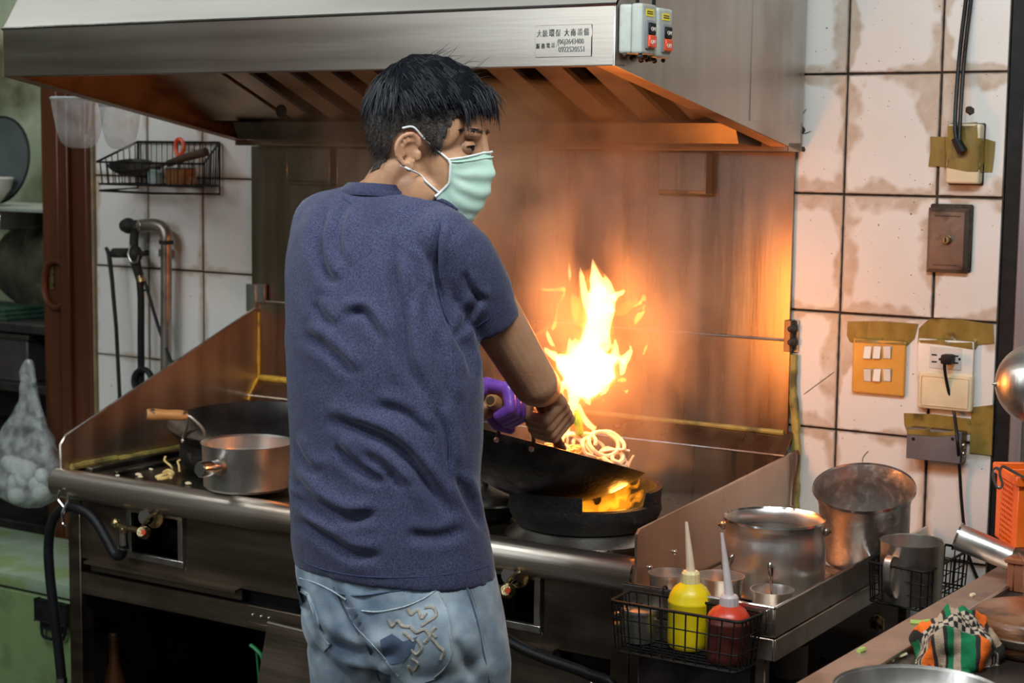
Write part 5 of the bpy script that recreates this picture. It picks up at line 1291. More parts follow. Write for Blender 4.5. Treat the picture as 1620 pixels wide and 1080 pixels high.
# ================================================================== COUNTER ON THE RIGHT
CZ = .82
ea, eb = at(1270, 1074, Z=CZ), at(1575, 898, Z=CZ)
dv = (eb - ea); dv.z = 0; dv.normalize(); nv = Vector((dv.y, -dv.x, 0))   # away from the range
ct = thing('counter', 'foreground counter with a pale raised steel edge at lower right', 'counter', (ea.x + .3, -.9, 0))
A = ea - dv * .9; B = ea + dv * ((eb - ea).length + .12); Wd = .62
MT['ct_edge'] = pm('greasy_warm_steel', (.42, .30, .23), (.52, .38, .30), 14, .42, .75, .1, 90, c3=(.30, .20, .15), scale3=7)
MT['ct_top'] = pm('dark_wet_counter', (.035, .026, .022), (.07, .052, .044), 10, .28, .3, .2, 60)
ew = .062
G().prism([A, B, B + nv * ew, A + nv * ew], (0, 0, -.022)).build('edge_border', MT['ct_edge'], ct)
G().prism([p + Vector((0, 0, -.008)) for p in (A + nv * ew, B + nv * ew, B + nv * Wd, A + nv * Wd)], (0, 0, -.012)).build('worktop', MT['ct_top'], ct)
G().tube([A + nv * ew, B + nv * ew], .003, 6).build('inner_edge', MT['steel_h'], ct)
G().prism([A + nv * .012 + Vector((0, 0, -.022)), B + nv * .012 + Vector((0, 0, -.022)), B + nv * .016 + Vector((0, 0, -.022)), A + nv * .016 + Vector((0, 0, -.022))], (0, 0, -.10)).build('apron', MT['steel_dark'], ct)
for p in (A + dv * .1 + nv * .06, B - dv * .1 + nv * .06, A + dv * .1 + nv * (Wd - .06), B - dv * .1 + nv * (Wd - .06)):
    G().box((p.x - .02, p.y - .02, 0), (p.x + .02, p.y + .02, CZ - .021), .003).build('leg', MT['steel_dark'], ct)
ZT = CZ - .0078
# towel: a crumpled check cloth
def towel_mat():
    m, t, b, N, L = nt('woven_check_cloth')
    tc = N.new('ShaderNodeTexCoord'); uv = N.new('ShaderNodeUVMap'); uv.uv_map = 'UVMap'
    sp = N.new('ShaderNodeSeparateXYZ'); L.new(uv.outputs[0], sp.inputs[0])
    r = N.new('ShaderNodeValToRGB'); r.color_ramp.interpolation = 'CONSTANT'
    fr = N.new('ShaderNodeMath'); fr.operation = 'FRACT'; ml = N.new('ShaderNodeMath'); ml.operation = 'MULTIPLY'; ml.inputs[1].default_value = 1.9
    L.new(sp.outputs['X'], ml.inputs[0]); L.new(ml.outputs[0], fr.inputs[0]); L.new(fr.outputs[0], r.inputs[0])
    els = r.color_ramp.elements; els[0].position = 0; els[0].color = (.0, .16, .055, 1); els[1].position = .22; els[1].color = (.02, .018, .016, 1)
    for p_, c in ((.28, (.85, .15, .01, 1)), (.50, (.03, .022, .02, 1)), (.56, (.45, .32, .22, 1)), (.70, (.02, .018, .016, 1)), (.76, (.0, .16, .055, 1)), (.86, (.40, .28, .2, 1))):
        e = els.new(p_); e.color = c
    ck = N.new('ShaderNodeTexChecker'); ck.inputs['Scale'].default_value = 26; L.new(uv.outputs[0], ck.inputs['Vector'])
    ck.inputs[1].default_value = (.52, .40, .30, 1); ck.inputs[2].default_value = (.015, .014, .014, 1)
    ml2 = N.new('ShaderNodeMath'); ml2.operation = 'MULTIPLY'; ml2.inputs[1].default_value = 2.2; fr2 = N.new('ShaderNodeMath'); fr2.operation = 'FRACT'
    L.new(sp.outputs['Y'], ml2.inputs[0]); L.new(ml2.outputs[0], fr2.inputs[0])
    gt = N.new('ShaderNodeMath'); gt.operation = 'GREATER_THAN'; gt.inputs[1].default_value = .5; L.new(fr2.outputs[0], gt.inputs[0])
    mx = N.new('ShaderNodeMix'); mx.data_type = 'RGBA'; L.new(gt.outputs[0], mx.inputs[0]); L.new(r.outputs[0], mx.inputs[6]); L.new(ck.outputs[0], mx.inputs[7])
    L.new(mx.outputs[2], b.inputs['Base Color']); b.inputs['Roughness'].default_value = .9
    nz = N.new('ShaderNodeTexNoise'); nz.inputs['Scale'].default_value = 500; L.new(tc.outputs['Object'], nz.inputs['Vector'])
    bp = N.new('ShaderNodeBump'); bp.inputs['Strength'].default_value = .5; bp.inputs['Distance'].default_value = .002; L.new(nz.outputs['Fac'], bp.inputs['Height']); L.new(bp.outputs[0], b.inputs['Normal'])
    return m
MT['towel'] = towel_mat()
def crumple(name, c, rx, ry, hz, mat, par, seed, yaw, flat=0):
    nu, nv_ = 64, 34; V = []; UV = []; F = []
    for j in range(nv_ + 1):
        th = PI * .5 * j / nv_ * 1.12
        for i in range(nu):
            a = 2 * PI * i / nu
            base = Vector((math.sin(th) * math.cos(a), math.sin(th) * math.sin(a), math.cos(th)))
            q = base * 1.0
            f = 1 + .22 * noise.noise(q * 1.9 + Vector((seed, 0, 0))) + .10 * math.sin(5 * a + 3 * th + seed) * math.sin(th) + .07 * noise.noise(q * 5.5 + Vector((0, seed, 0)))
            p = Vector((base.x * rx * f, base.y * ry * f, max(0, base.z) * hz * f + max(0, .004 * (1 + noise.noise(q * 7)))))
            if th > PI * .5: p.z = .0005; p.x *= .97; p.y *= .97
            V.append(Vector(c) + Matrix.Rotation(yaw, 3, 'Z') @ p); UV.append((.5 + base.x * .42 + .012 * noise.noise(q * 3), .5 + base.y * .42 + .012 * noise.noise(q * 3)))
    for j in range(nv_):
        for i in range(nu): F.append((j * nu + i, j * nu + (i + 1) % nu, (j + 1) * nu + (i + 1) % nu, (j + 1) * nu + i))
    me = bpy.data.meshes.new(name); me.from_pydata([tuple(v) for v in V], [], F)
    uvl = me.uv_layers.new(name='UVMap')
    for lp_ in me.loops: uvl.data[lp_.index].uv = UV[lp_.vertex_index]
    me.shade_smooth(); me.update()
    return link(name, me, mat, par)
tc_ = at(1510, 1016, Z=CZ + .02); tc_.z = ZT
tw = thing('dish_towel', 'crumpled orange, green and black checked cloth on the counter', 'towel', tc_)
crumple('towel_heap', tc_, .064, .054, .070, MT['towel'], tw, 3.1, R(25))
e_ = at(1582, 1010, Z=CZ + .015); e_.z = ZT
crumple('towel_tail', e_, .034, .028, .030, pm('grey_towel_reverse', (.05, .045, .05), (.14, .12, .13), 40, .9, 0, .4, 200), tw, 8.2, R(10))
# wooden chopping block
kc = at(1640, 985, Z=CZ + .03); kc.z = ZT
kb_ = thing('chopping_block', 'thick round brown chopping block at the right frame edge', 'chopping block', kc)
MT['block'] = pm('greasy_block_wood', (.16, .065, .028), (.26, .11, .05), 14, .32, 0, .3, 60, (1, 1, 6), c3=(.08, .035, .02), scale3=16, lo3=.5, hi3=.65)
G().lathe([(0, 0), (.088, 0), (.095, .008), (.096, .04), (.092, .052), (.086, .056), (0, .056)], 48, Matrix.Translation(kc)).build('block', MT['block'], kb_)
G().lathe([(.0955, .018), (.0978, .020), (.0978, .030), (.0955, .032)], 48, Matrix.Translation(kc)).build('iron_band', MT['steel_dark'], kb_)
# wooden box behind it, basket on top
w0 = at(1590, 925, Z=CZ + .002)
wbx = thing('wooden_box', 'reddish brown wooden box at the far end of the counter', 'box', (w0.x + .06, w0.y + .05, ZT))
Mw = Matrix.Translation((w0.x + .002, w0.y, ZT)) @ Matrix.Rotation(math.atan2(dv.y, dv.x) - PI / 2, 4, 'Z')
MT['red_wood'] = pm('red_brown_wood', (.22, .07, .03), (.30, .105, .045), 12, .45, 0, .2, 50, (1, 6, 1))
for lo, hi in (((0, 0, 0), (.012, .12, .048)), ((.078, 0, 0), (.09, .12, .048)), ((.012, 0, 0), (.078, .012, .048)), ((.012, .108, 0), (.078, .12, .048))): G().box(lo, hi, .0015, M=Mw).build('board', MT['red_wood'], wbx)
G().box((-.004, -.004, .0485), (.094, .124, .058), .002, M=Mw).build('box_lid', MT['red_wood'], wbx)
# orange plastic basket with wire hook
ob = at(1606, 868, Y=Mw.translation.y + .05)
oz = ZT + .0585
of = thing('plastic_basket', 'bright orange perforated plastic basket at the right edge', 'basket', (ob.x + .08, ob.y + .05, oz))
MT['orange'] = pm('orange_plastic', (.85, .13, .012), (.92, .17, .02), 10, .35, sss=.1)
Mo = Matrix.Translation((ob.x + .004, ob.y - .01, oz)) @ Matrix.Rotation(math.atan2(RT.y, RT.x), 4, 'Z')
hO = (at(1582, 742, Y=ob.y) - at(1582, 868, Y=ob.y)).length * .96
def slab(x0, y0, z0, x1, y1, z1, nm, b=.001): return G().box((x0, y0, z0), (x1, y1, z1), b, M=Mo).build(nm, MT['orange'], of)
WO, DO = .17, .13
slab(0, 0, 0, WO, DO, .004, 'floor')
fw_ = .030
slab(0, 0, 0, fw_, .003, hO - .012, 'corner_panel'); slab(WO - fw_, 0, 0, WO, .003, hO - .012, 'corner_panel')
slab(0, .003, 0, .003, fw_, hO - .012, 'corner_panel'); slab(WO - .003, .003, 0, WO, fw_, hO - .012, 'corner_panel')
slab(0, DO - .003, 0, WO, DO, hO - .012, 'back_panel'); slab(0, DO - fw_, 0, .003, DO - .003, hO - .012, 'corner_panel'); slab(WO - .003, DO - fw_, 0, WO, DO - .003, hO - .012, 'corner_panel')
k = 0; 
for zz in np.linspace(.004, hO - .016, 13): slab(fw_, .0003, zz - .0022, WO - fw_, .0027, zz + .0022, 'lattice_bar', 0); slab(.0003, fw_, zz - .0022, .0027, DO - fw_, zz + .0022, 'lattice_bar', 0)
for xx in np.linspace(fw_ + .008, WO - fw_ - .008, 10): slab(xx - .0018, .0006, .004, xx + .0018, .0024, hO - .014, 'lattice_bar', 0)
for yy in np.linspace(fw_ + .006, DO - fw_ - .006, 6): slab(.0006, yy - .0018, .004, .0024, yy + .0018, hO - .014, 'lattice_bar', 0)
for (x0_, y0_, x1_, y1_) in ((-.007, -.007, WO + .007, .0), (-.007, DO, WO + .007, DO + .007), (-.007, 0, 0, DO), (WO, 0, WO + .007, DO)): slab(x0_, y0_, hO - .018, x1_, y1_, hO, 'rim', .002)
g = G()
for k in range(26): g.ball(Mo @ Vector((rnd.uniform(.02, WO - .02), rnd.uniform(.02, DO - .03), rnd.uniform(.012, .075))), (rnd.uniform(.010, .016), rnd.uniform(.010, .016), rnd.uniform(.008, .013)), 9, 6)
tag(g.build('peeled_garlic', pm('pale_cloves', (.55, .45, .30), (.68, .58, .42), 30, .5, c3=(.22, .28, .05), scale3=30, lo3=.55, hi3=.62)), 'pale cloves and leaves heaped inside the orange basket', 'garlic', kind='stuff')
p = [at(x, y, Y=ob.y - .016) for x, y in ((1632, 762), (1600, 744), (1586, 738), (1582, 750), (1586, 766), (1581, 772), (1574, 764), (1571, 748), (1576, 740), (1582, 744))]
hw = thing('wire_hook', 'bent steel wire hook clipped on the orange basket rim', 'hook', p[0])
G().tube(catmull(p, 5), .0026, 7).build('wire', MT['chrome'], hw)
G().ball(p[0], (.005, .005, .005), 10, 8).build('wire_end', MT['chrome'], hw)
# saucepan whose stub handle reaches into the frame
th0, th1 = at(1514, 848, d=2.98), at(1612, 888, d=2.94)
hd = (th0 - th1); hl = hd.length; hdn = hd.normalized()
ctr = th1 - Vector((hdn.x, hdn.y, 0)).normalized() * .098; ctr.z = th1.z - .075
s2 = thing('saucepan', 'steel saucepan at the right edge with its tubular handle pointing at the stove', 'saucepan', (ctr.x, ctr.y, ctr.z))
M = Matrix.Translation(ctr)
G().lathe([(0, 0), (.086, 0), (.094, .006), (.098, .092), (.101, .095), (.096, .094), (.091, .010), (0, .005)], 48, M).build('pan_body', MT['pot'], s2)
G().tube([th1 - hdn * .006, th1 + hdn * .014], [.030, .022], 18).build('handle_socket', MT['steel_dark'], s2)
G().tube([th1, th1 + hdn * (hl - .004), th0], [.0215, .0235, .024], 24, cap=False).build('handle', MT['pot'], s2)
G().tube([th0 - hdn * .003, th0 + hdn * .0005], [.0255, .0255], 24, cap=False).build('handle_lip', MT['chrome'], s2)
G().tube([th0 - hdn * .03, th0 - hdn * .028], .0225, 20).build('handle_bore', pm('coppery_bore', (.22, .10, .06), (.3, .15, .09), 20, .5, .5), s2)
# stand carrying that saucepan on the chopping area
G().lathe([(.06, ZT - ctr.z), (.066, ZT - ctr.z), (.06, -.0005), (.054, -.0005)], 24, M).build('pan_stand', MT['steel_dark'], s2)
# big strainer ladle hanging at the frame edge
lc_ = at(1640, 607, d=3.0)
lg = thing('hanging_ladle', 'large round steel ladle bowl hanging at the right frame edge', 'ladle', lc_)
q_ = (-RT).to_track_quat('Z', 'Y').to_matrix().to_4x4()
Rl = 64 * 3.0 / FOC
prof = [(Rl * math.sin(a), Rl * math.cos(a)) for a in [PI * .5 * k / 14 for k in range(14, 0, -1)]] 
prof = [(Rl * 1.0, -.02)] + prof + [(.006, Rl * 1.01), (.0025, Rl * 1.06), (.0015, Rl * 1.10), (0, Rl * 1.105)]
G().lathe(prof, 48, Matrix.Translation(lc_) @ q_).build('ladle_bowl', MT['steel'], lg)
G().tube([lc_ + RT * .02 - UP * .0, lc_ + RT * .02 + UP * (Rl * 1.0), lc_ + RT * .02 + UP * .55], .006, 8).build('handle', MT['chrome'], lg)
G().lathe([(Rl * .985, -.022), (Rl * 1.015, -.019), (Rl * .985, -.016)], 48, Matrix.Translation(lc_) @ q_).build('rim', MT['chrome'], lg)
hr = lc_ + RT * .02 + UP * .55
G().tube(catmull([hr, hr + UP * .03 + RT * .01, hr + UP * .02 + RT * .03], 5), .005, 8).build('hook_end', MT['chrome'], lg)
# steel bowl with white scraps at the lower edge
bc_ = at(1455, 1096, Z=CZ + .05); 
rB = (at(1590, 1075, d=pix(bc_)[2]) - at(1322, 1075, d=pix(bc_)[2])).length / 2 * 1.02
bo = thing('mixing_bowl', 'wide steel bowl with white scraps at the bottom frame edge', 'bowl', (bc_.x, bc_.y, ZT))
M = Matrix.Translation((bc_.x, bc_.y, ZT)); hB = CZ + .05 - ZT
G().lathe([(0, 0), (rB * .55, 0), (rB * .75, .012), (rB * .93, hB * .7), (rB * .97, hB - .004), (rB * 1.02, hB), (rB * .965, hB + .001), (rB * .90, hB * .68), (rB * .7, .016), (0, .006)], 56, M).build('bowl_body', MT['pot'], bo)
G().lathe([(rB * .97, hB - .002), (rB * 1.0, hB + .004), (rB * 1.03, hB - .002)], 56, M).build('rolled_rim', MT['pot'], bo)
for k, (x, y) in enumerate(((1372, 1077), (1380, 1080), (1389, 1074), (1365, 1083), (1398, 1084))):
    p = at(x, y, Z=CZ + .015); o = G().box((-.012, -.008, -.004), (.012, .008, .004), .003, M=Matrix.Translation(p) @ Matrix.Rotation(rnd.uniform(0, 3), 4, 'Z') @ Matrix.Rotation(rnd.uniform(-.5, .5), 4, 'X')).build('tofu_cube', pm('white_curd', (.68, .66, .58), (.75, .73, .65), 30, .5))
    tag(o, ('white curd cube second from the left in the steel bowl', 'white curd cube in the middle of the bowl heap', 'white curd cube farthest from the bowl front', 'leftmost white curd cube in the steel bowl', 'rightmost white curd cube in the steel bowl')[k], 'tofu', 'white cubes in the mixing bowl')
# vegetable scraps on the counter edge
def scr(name, pts, r_, mt, label, cat='vegetable scrap'):
    tag(G().tube([Vector((p.x, p.y, CZ + r_ * .55)) for p in catmull(pts, 4)], r_, 7).build(name, mt), label, cat)
MT['lime'] = pm('pale_green_stem', (.36, .52, .10), (.48, .62, .18), 30, .4)
scr('celery_piece', [at(1440, 986, Z=CZ), at(1456, 987, Z=CZ), at(1470, 985, Z=CZ)], .0042, MT['lime'], 'pale green stem piece on the counter edge beside the towel')
scr('celery_piece', [at(1358, 1032, Z=CZ), at(1367, 1029, Z=CZ)], .0042, MT['lime'], 'small pale green scrap on the counter edge near the bowl')
scr('onion_bit', [at(1536, 943, Z=CZ), at(1541, 942, Z=CZ)], .0035, MT['onion'], 'tiny pale onion scrap on the counter edge near the wooden box')
p = [at(x, y, Z=ZT + .004) for x, y in ((1412, 1045), (1416, 1038), (1424, 1038), (1434, 1034))]
tag(G().tube(catmull(p, 4), .0022, 6).build('bean_sprout', MT['onion']), 'thin bean sprout on the dark worktop beside the towel', 'bean sprout')

# ================================================================== LEFT WALL: RACK, GAS PIPE, CUPS
Yr = -.145
rk = thing('wire_rack', 'black wire rack on the left tiles holding utensils', 'rack', at(250, 300, Y=-.02))
def W0(x, y): return at(x, y, Y=-.008)
def W1(x, y): return at(x, y, Y=Yr)
bl, br = W0(219, 227), W0(348, 229); zt_r = (bl.z + br.z) / 2
fz = W1(155, 256).z
fl0, fr0 = Vector((W1(153, 256).x, Yr, fz)), Vector((W1(322, 262).x, Yr, fz))
bl = Vector((bl.x, -.010, fz + .055)); br = Vector((br.x, -.010, fz + .055))
bl2, br2 = Vector((bl.x, -.010, fz + .002)), Vector((br.x, -.010, fz + .002))
zb_r = W1(165, 291).z
bf0, bf1 = Vector((fl0.x + .008, Yr, zb_r)), Vector((fr0.x - .004, Yr, zb_r)); bb0, bb1 = Vector((bl.x + .004, -.012, zb_r)), Vector((br.x - .004, -.012, zb_r))
for a, b in ((fl0, fr0), (bl, br), (fl0, bl), (fr0, br), (bf0, bf1), (bb0, bb1), (bf0, bb0), (bf1, bb1)): G().tube([a, b], .0032, 6).build('frame_wire', MT['wire'], rk)
g = G()
for k in range(15): f = (k + .5) / 15; g.tube([fl0.lerp(fr0, f), bf0.lerp(bf1, f)], .0016, 5); g.tube([bl.lerp(br, f), bb0.lerp(bb1, f)], .0016, 5); g.tube([bf0.lerp(bf1, f), bb0.lerp(bb1, f)], .0016, 5)
for k in range(7): f = (k + .5) / 7; g.tube([fl0.lerp(bl, f), bf0.lerp(bb0, f)], .0016, 5); g.tube([fr0.lerp(br, f), bf1.lerp(bb1, f)], .0016, 5)
g.build('wire_mesh', MT['wire'], rk)
lo_z = W0(348, 307).z
for pts in ([br, Vector((br.x, -.010, lo_z)), Vector((br.x - .15, -.10, lo_z)), Vector((fl0.x, Yr + .01, lo_z + .004)), Vector((bl.x, -.012, lo_z + .01)), Vector((bl.x, -.010, bl.z))],):
    G().tube(pts, .0032, 6).build('lower_loop', MT['wire'], rk)
# utensils in the rack
yk = -.075
sk_ = thing('skimmer', 'dark round skimmer with a wooden handle lying in the wire rack', 'skimmer', at(210, 275, Y=yk))
c = at(207, 264, Y=yk); o_, i_ = cap_profile(.062, .030, 10, .002)
Ms = Matrix.Translation(c + Vector((0, 0, .006))) @ Matrix.Rotation(R(14), 4, RT)
G().lathe(o_ + list(reversed(i_)), 32, Ms).build('skimmer_bowl', MT['steel_black'], sk_)
G().tube([at(235, 265, Y=yk), at(262, 259, Y=yk + .0), at(270, 257, Y=yk)], .005, 8).build('neck', MT['steel_dark'], sk_)
G().tube([at(266, 259, Y=yk), at(290, 250, Y=yk), at(326, 240, Y=yk)], [.0095, .0105, .012], 12).build('handle', MT['wood_dark'], sk_)
kn = thing('kitchen_scissors', 'scissors with a bright red grip standing in the wire rack', 'scissors', at(285, 285, Y=yk + .03))
p = [at(x, y, Y=yk + .03) for x, y in ((283, 247), (278, 236), (279, 224), (284, 220), (290, 226), (290, 238))]
G().tube(catmull(p, 4, True), .0055, 8, closed=True).build('red_grip', MT['red_pl'], kn); G().tube([at(284, 246, Y=yk + .03), at(285, 284, Y=yk + .03)], [.006, .003], 8).build('blade', MT['chrome'], kn)
tn = thing('rusty_tin', 'short rusty brown tin in the right half of the wire rack', 'tin', at(288, 290, Y=yk))
c = at(286, 290, Y=yk - .02); G().lathe([(0, 0), (.038, 0), (.040, .003), (.040, .040), (.036, .041), (.034, .006), (0, .004)], 28, Matrix.Translation((c.x, c.y, zb_r + .0035))).build('tin_body', pm('rusty_tin', (.20, .07, .02), (.34, .15, .05), 26, .7, .2, c3=(.55, .42, .28), scale3=10, lo3=.56, hi3=.62), tn)
G().lathe([(.0365, .040), (.0385, .0425), (.0405, .040)], 28, Matrix.Translation((c.x, c.y, zb_r + .0035))).build('tin_rim', MT['steel_dark'], tn)
gb = thing('glass_jar', 'small pale glass jar between skimmer and tin in the rack', 'jar', at(246, 285, Y=yk - .02))
c = at(246, 290, Y=yk - .02); G().lathe([(0, 0), (.018, 0), (.02, .004), (.02, .03), (.014, .036), (.014, .042), (0, .042)], 20, Matrix.Translation((c.x, c.y, zb_r + .0035))).build('glass', pm('pale_glass', (.32, .42, .40), (.4, .5, .48), 14, .1), gb)
G().lathe([(.0145, .038), (.0155, .040), (.0155, .046), (0, .047)], 20, Matrix.Translation((c.x, c.y, zb_r + .0035))).build('cap', MT['steel_dark'], gb)
# gas pipe with cock, lever and hoses
gp = thing('gas_pipe', 'bent metal gas pipe with black cock on the left tiles', 'gas pipe', at(262, 600, Y=-.05))
Yg = -.05
def g_(x, y, o=0): return at(x, y, Y=Yg + o)
MT['galv'] = pm('galvanised_pipe', (.34, .29, .25), (.44, .38, .33), 16, .38, .9, .1, 80, c3=(.14, .11, .09), scale3=9, lo3=.52, hi3=.7)
G().tube([g_(263, 382), g_(263, 470), g_(262, 660)], .0150, 16).build('riser', MT['galv'], gp)
G().tube(catmull([g_(263, 384), g_(263, 372), g_(257, 361), g_(244, 356), g_(222, 357)], 5), .0175, 16).build('elbow', MT['galv'], gp)
G().tube([g_(263, 380), g_(263, 386)], .0195, 16).build('collar', MT['iron'], gp)
G().tube([g_(228, 357), g_(212, 357)], .016, 14).build('nipple', MT['iron'], gp)
G().lathe([(0, -.022), (.014, -.022), (.020, -.012), (.022, 0), (.020, .012), (.014, .020), (0, .020)], 8, Matrix.Translation(g_(203, 357)) @ Matrix.Rotation(R(90), 4, 'Y')).build('union_nut', MT['iron'], gp)
G().tube(catmull([g_(214, 362), g_(212, 378), g_(212, 400, -.01)], 4), .0125, 12).build('cock_body', MT['iron'], gp)
G().ball(g_(213, 402, -.012), (.023, .02, .025), 16, 10).build('cock', MT['iron'], gp)
G().tube(catmull([g_(207, 388, -.03), g_(203, 402, -.034), g_(208, 414, -.034), g_(216, 414, -.034), g_(219, 404, -.034)], 4), .0022, 6).build('wire_tie', MT['steel'], gp)
G().tube(catmull([g_(219, 364, -.022), g_(222, 356, -.024), g_(218, 348, -.02)], 4), .002, 6).build('wire_tie', MT['steel'], gp)
G().tube([g_(205, 400, -.01), g_(180, 400, -.01)], .0135, 14).build('side_outlet', MT['iron'], gp)
G().tube([g_(222, 402, -.01), g_(233, 400, -.01)], [.006, .009], 10).build('cock_key', MT['iron'], gp)
G().tube([g_(168, 392, -.012), g_(172, 400, -.016), g_(177, 440, -.014), g_(184, 520, -.012), g_(190, 640, -.01)], [.005, .007, .006, .0055, .0055], 9).build('lever_rod', MT['iron'], gp)
G().tube([g_(214, 412, -.012), g_(220, 440, -.012)], [.015, .010], 12).build('hose_neck', MT['iron'], gp)
G().tube([g_(222, 436, -.014), g_(224, 446, -.014)], .011, 12).build('hose_clamp', MT['brass'], gp)
G().tube(catmull([g_(220, 436, -.012), g_(223, 470, -.012), g_(223, 540, -.012), g_(223, 600, -.012), g_(218, 660, -.012)], 5), .0098, 10).build('hose', MT['rubber'], gp)
G().tube(catmull([g_(217, 412, -.008), g_(232, 455, -.008), g_(250, 515, -.008), g_(268, 565, -.008), g_(280, 590, -.008)], 5), .0046, 8).build('thin_hose', MT['rubber'], gp)
G().tube([g_(224, 459, -.01), g_(236, 459, -.01)], .003, 6).build('clip', MT['rubber'], gp)
cp_ = [g_(226 + 14 * math.cos(a), 602 + 18 * math.sin(a), -.03) for a in [2 * PI * k / 16 for k in range(16)]]
G().tube(cp_, .0085, 8, closed=True).build('coiled_hose', MT['rubber'], gp)
for y_ in (400, 640): G().box(g_(255, y_ + 6, .035) - Vector((.012, 0, 0)), g_(271, y_ - 6, .049) + Vector((.012, 0, 0)), .002).build('pipe_clip', MT['galv'], gp)
# two ribbed plastic cups hanging under the hood's left edge
def cup_mat():
    m, t, b, N, L = nt('cloudy_ribbed_plastic')
    tc = N.new('ShaderNodeTexCoord'); nz = N.new('ShaderNodeTexNoise'); nz.inputs['Scale'].default_value = 22; L.new(tc.outputs['Object'], nz.inputs['Vector'])
    r = N.new('ShaderNodeMapRange'); r.inputs[1].default_value = .3; r.inputs[2].default_value = .7; r.inputs[3].default_value = .16; r.inputs[4].default_value = .42
    L.new(nz.outputs['Fac'], r.inputs[0]); L.new(r.outputs[0], b.inputs['Alpha'])
    b.inputs['Base Color'].default_value = (.55, .56, .56, 1); b.inputs['Roughness'].default_value = .25
    return m
MT['cup_pl'] = cup_mat()
def plastic_cup(label, xl, xr, yt, yb, Yc_):
    c = at((xl + xr) / 2, yt, Y=Yc_); d = pix(c)[2]; r = (xr - xl) / 2 * d / FOC; h = (yb - yt) * d / FOC * 1.0
    t = thing('plastic_cup', label, 'cup', c - Vector((0, 0, h)), 'cloudy plastic cups hanging under the hood')
    n = 96; rings = []
    pr = [(1.0, 0), (.985, -.06), (.92, -.3), (.84, -.55), (.73, -.78), (.62, -.90), (.46, -.97), (.24, -1.0)]
    for f, z in pr: rings.append([c + Vector((math.cos(2 * PI * k / n) * r * f * (1 + (.03 if (k % 4) < 2 and z < -.05 else 0)), math.sin(2 * PI * k / n) * r * f * (1 + (.02 if (k % 4) < 2 and z < -.05 else 0)), z * h)) for k in range(n)])
    g = G(); V = [p for rg in rings for p in rg]; F = [(i * n + k, i * n + (k + 1) % n, (i + 1) * n + (k + 1) % n, (i + 1) * n + k) for i in range(len(pr) - 1) for k in range(n)] + [tuple(range((len(pr) - 1) * n, len(pr) * n))]
    g.add(V, F).build('cup_wall', MT['cup_pl'], t, 60)
    G().lathe([(r * .97, -.002), (r * 1.02, -.004), (r * 1.06, .0), (r * 1.02, .004)], 48, Matrix.Translation(c)).build('cup_rim', pm('cloudy_rim', (.35, .38, .37), (.45, .48, .47), 20, .3), t)
    zz = 1.60
    G().tube(catmull([c + Vector((r * .8, 0, .0)), c + Vector((r * .3, .0, .022)), c + Vector((0, 0, .028)), Vector((HX0 - .002, c.y, c.z + .05)), Vector((HX0 - .002, c.y, c.z + .09))], 4), .002, 6).build('hanger', MT['steel_h'], t)
    return t
plastic_cup('cloudy ribbed plastic cup hanging left of its twin under the hood', 82, 166, 156, 234, -.42)
plastic_cup('cloudy ribbed plastic cup hanging nearer the wire rack under the hood', 158, 222, 166, 236, -.36)
# ================================================================== THE COOK
person = thing('person', 'person in a navy T-shirt, faded jeans and mint face mask tossing a wok', 'person', Vector((at(640, 1040, d=2.79).x, at(640, 1040, d=2.79).y, 0)))
MT['skin'] = pm('skin', (.47, .245, .135), (.55, .30, .175), 30, .45, 0, .12, 260, c3=(.50, .235, .14), scale3=14, lo3=.45, hi3=.75, sss=.06, spec=.4)
MT['skin_hand'] = MT['skin']
def fabric(name, c1, c2, c3, s1, s3, lo3, hi3, rough=.95, bump=.25, fine=900, lo=.38, hi=.62):
    m = pm(name, c1, c2, s1, rough, 0, bump, fine, lo=lo, hi=hi, c3=c3, scale3=s3, lo3=lo3, hi3=hi3, spec=.15, detail=2)
    b = m.node_tree.nodes['Principled BSDF']; b.inputs['Sheen Weight'].default_value = .25; b.inputs['Sheen Roughness'].default_value = .4
    return m
MT['shirt'] = fabric('navy_heather_jersey', (.031, .033, .072), (.086, .094, .168), (.040, .042, .088), 400, 6, .5, .8, lo=.30, hi=.70)
MT['shirt_seam'] = pm('navy_seam', (.028, .038, .10), (.05, .06, .15), 200, .9)
MT['denim'] = fabric('faded_denim', (.20, .265, .335), (.42, .49, .55), (.10, .15, .23), 22, 7, .48, .70, fine=700, lo=.36, hi=.70)
MT['denim_dk'] = fabric('dark_denim', (.075, .115, .19), (.13, .18, .27), (.06, .09, .15), 20, 9, .5, .7)
MT['stitch'] = pm('pale_stitching', (.26, .33, .39), (.42, .48, .52), 300, .9)
MT['embroid'] = pm('tan_embroidery', (.27, .25, .22), (.40, .36, .31), 160, .85, 0, .3, 400)
XW, YW, ZW = Vector((1, 0, 0)), Vector((0, 1, 0)), Vector((0, 0, 1))
def sring(y, L_, R_, d, bf=.62, n=40, ex=2.3, fx=0.0, sc=1.0, add=0):
    c = at((L_ + R_) / 2, y, d=d) + YW * fx; w = (R_ - L_) / 2 * d / FOC
    a = w / math.sqrt(.714 + .286 * bf * bf) * sc + add; b = a * bf
    out = []
    for k in range(n):
        t = 2 * PI * k / n; cc, s_ = math.cos(t), math.sin(t)
        out.append(c + XW * (a * math.copysign(abs(cc) ** (2 / ex), cc)) + YW * (b * math.copysign(abs(s_) ** (2 / ex), s_)))
    return out
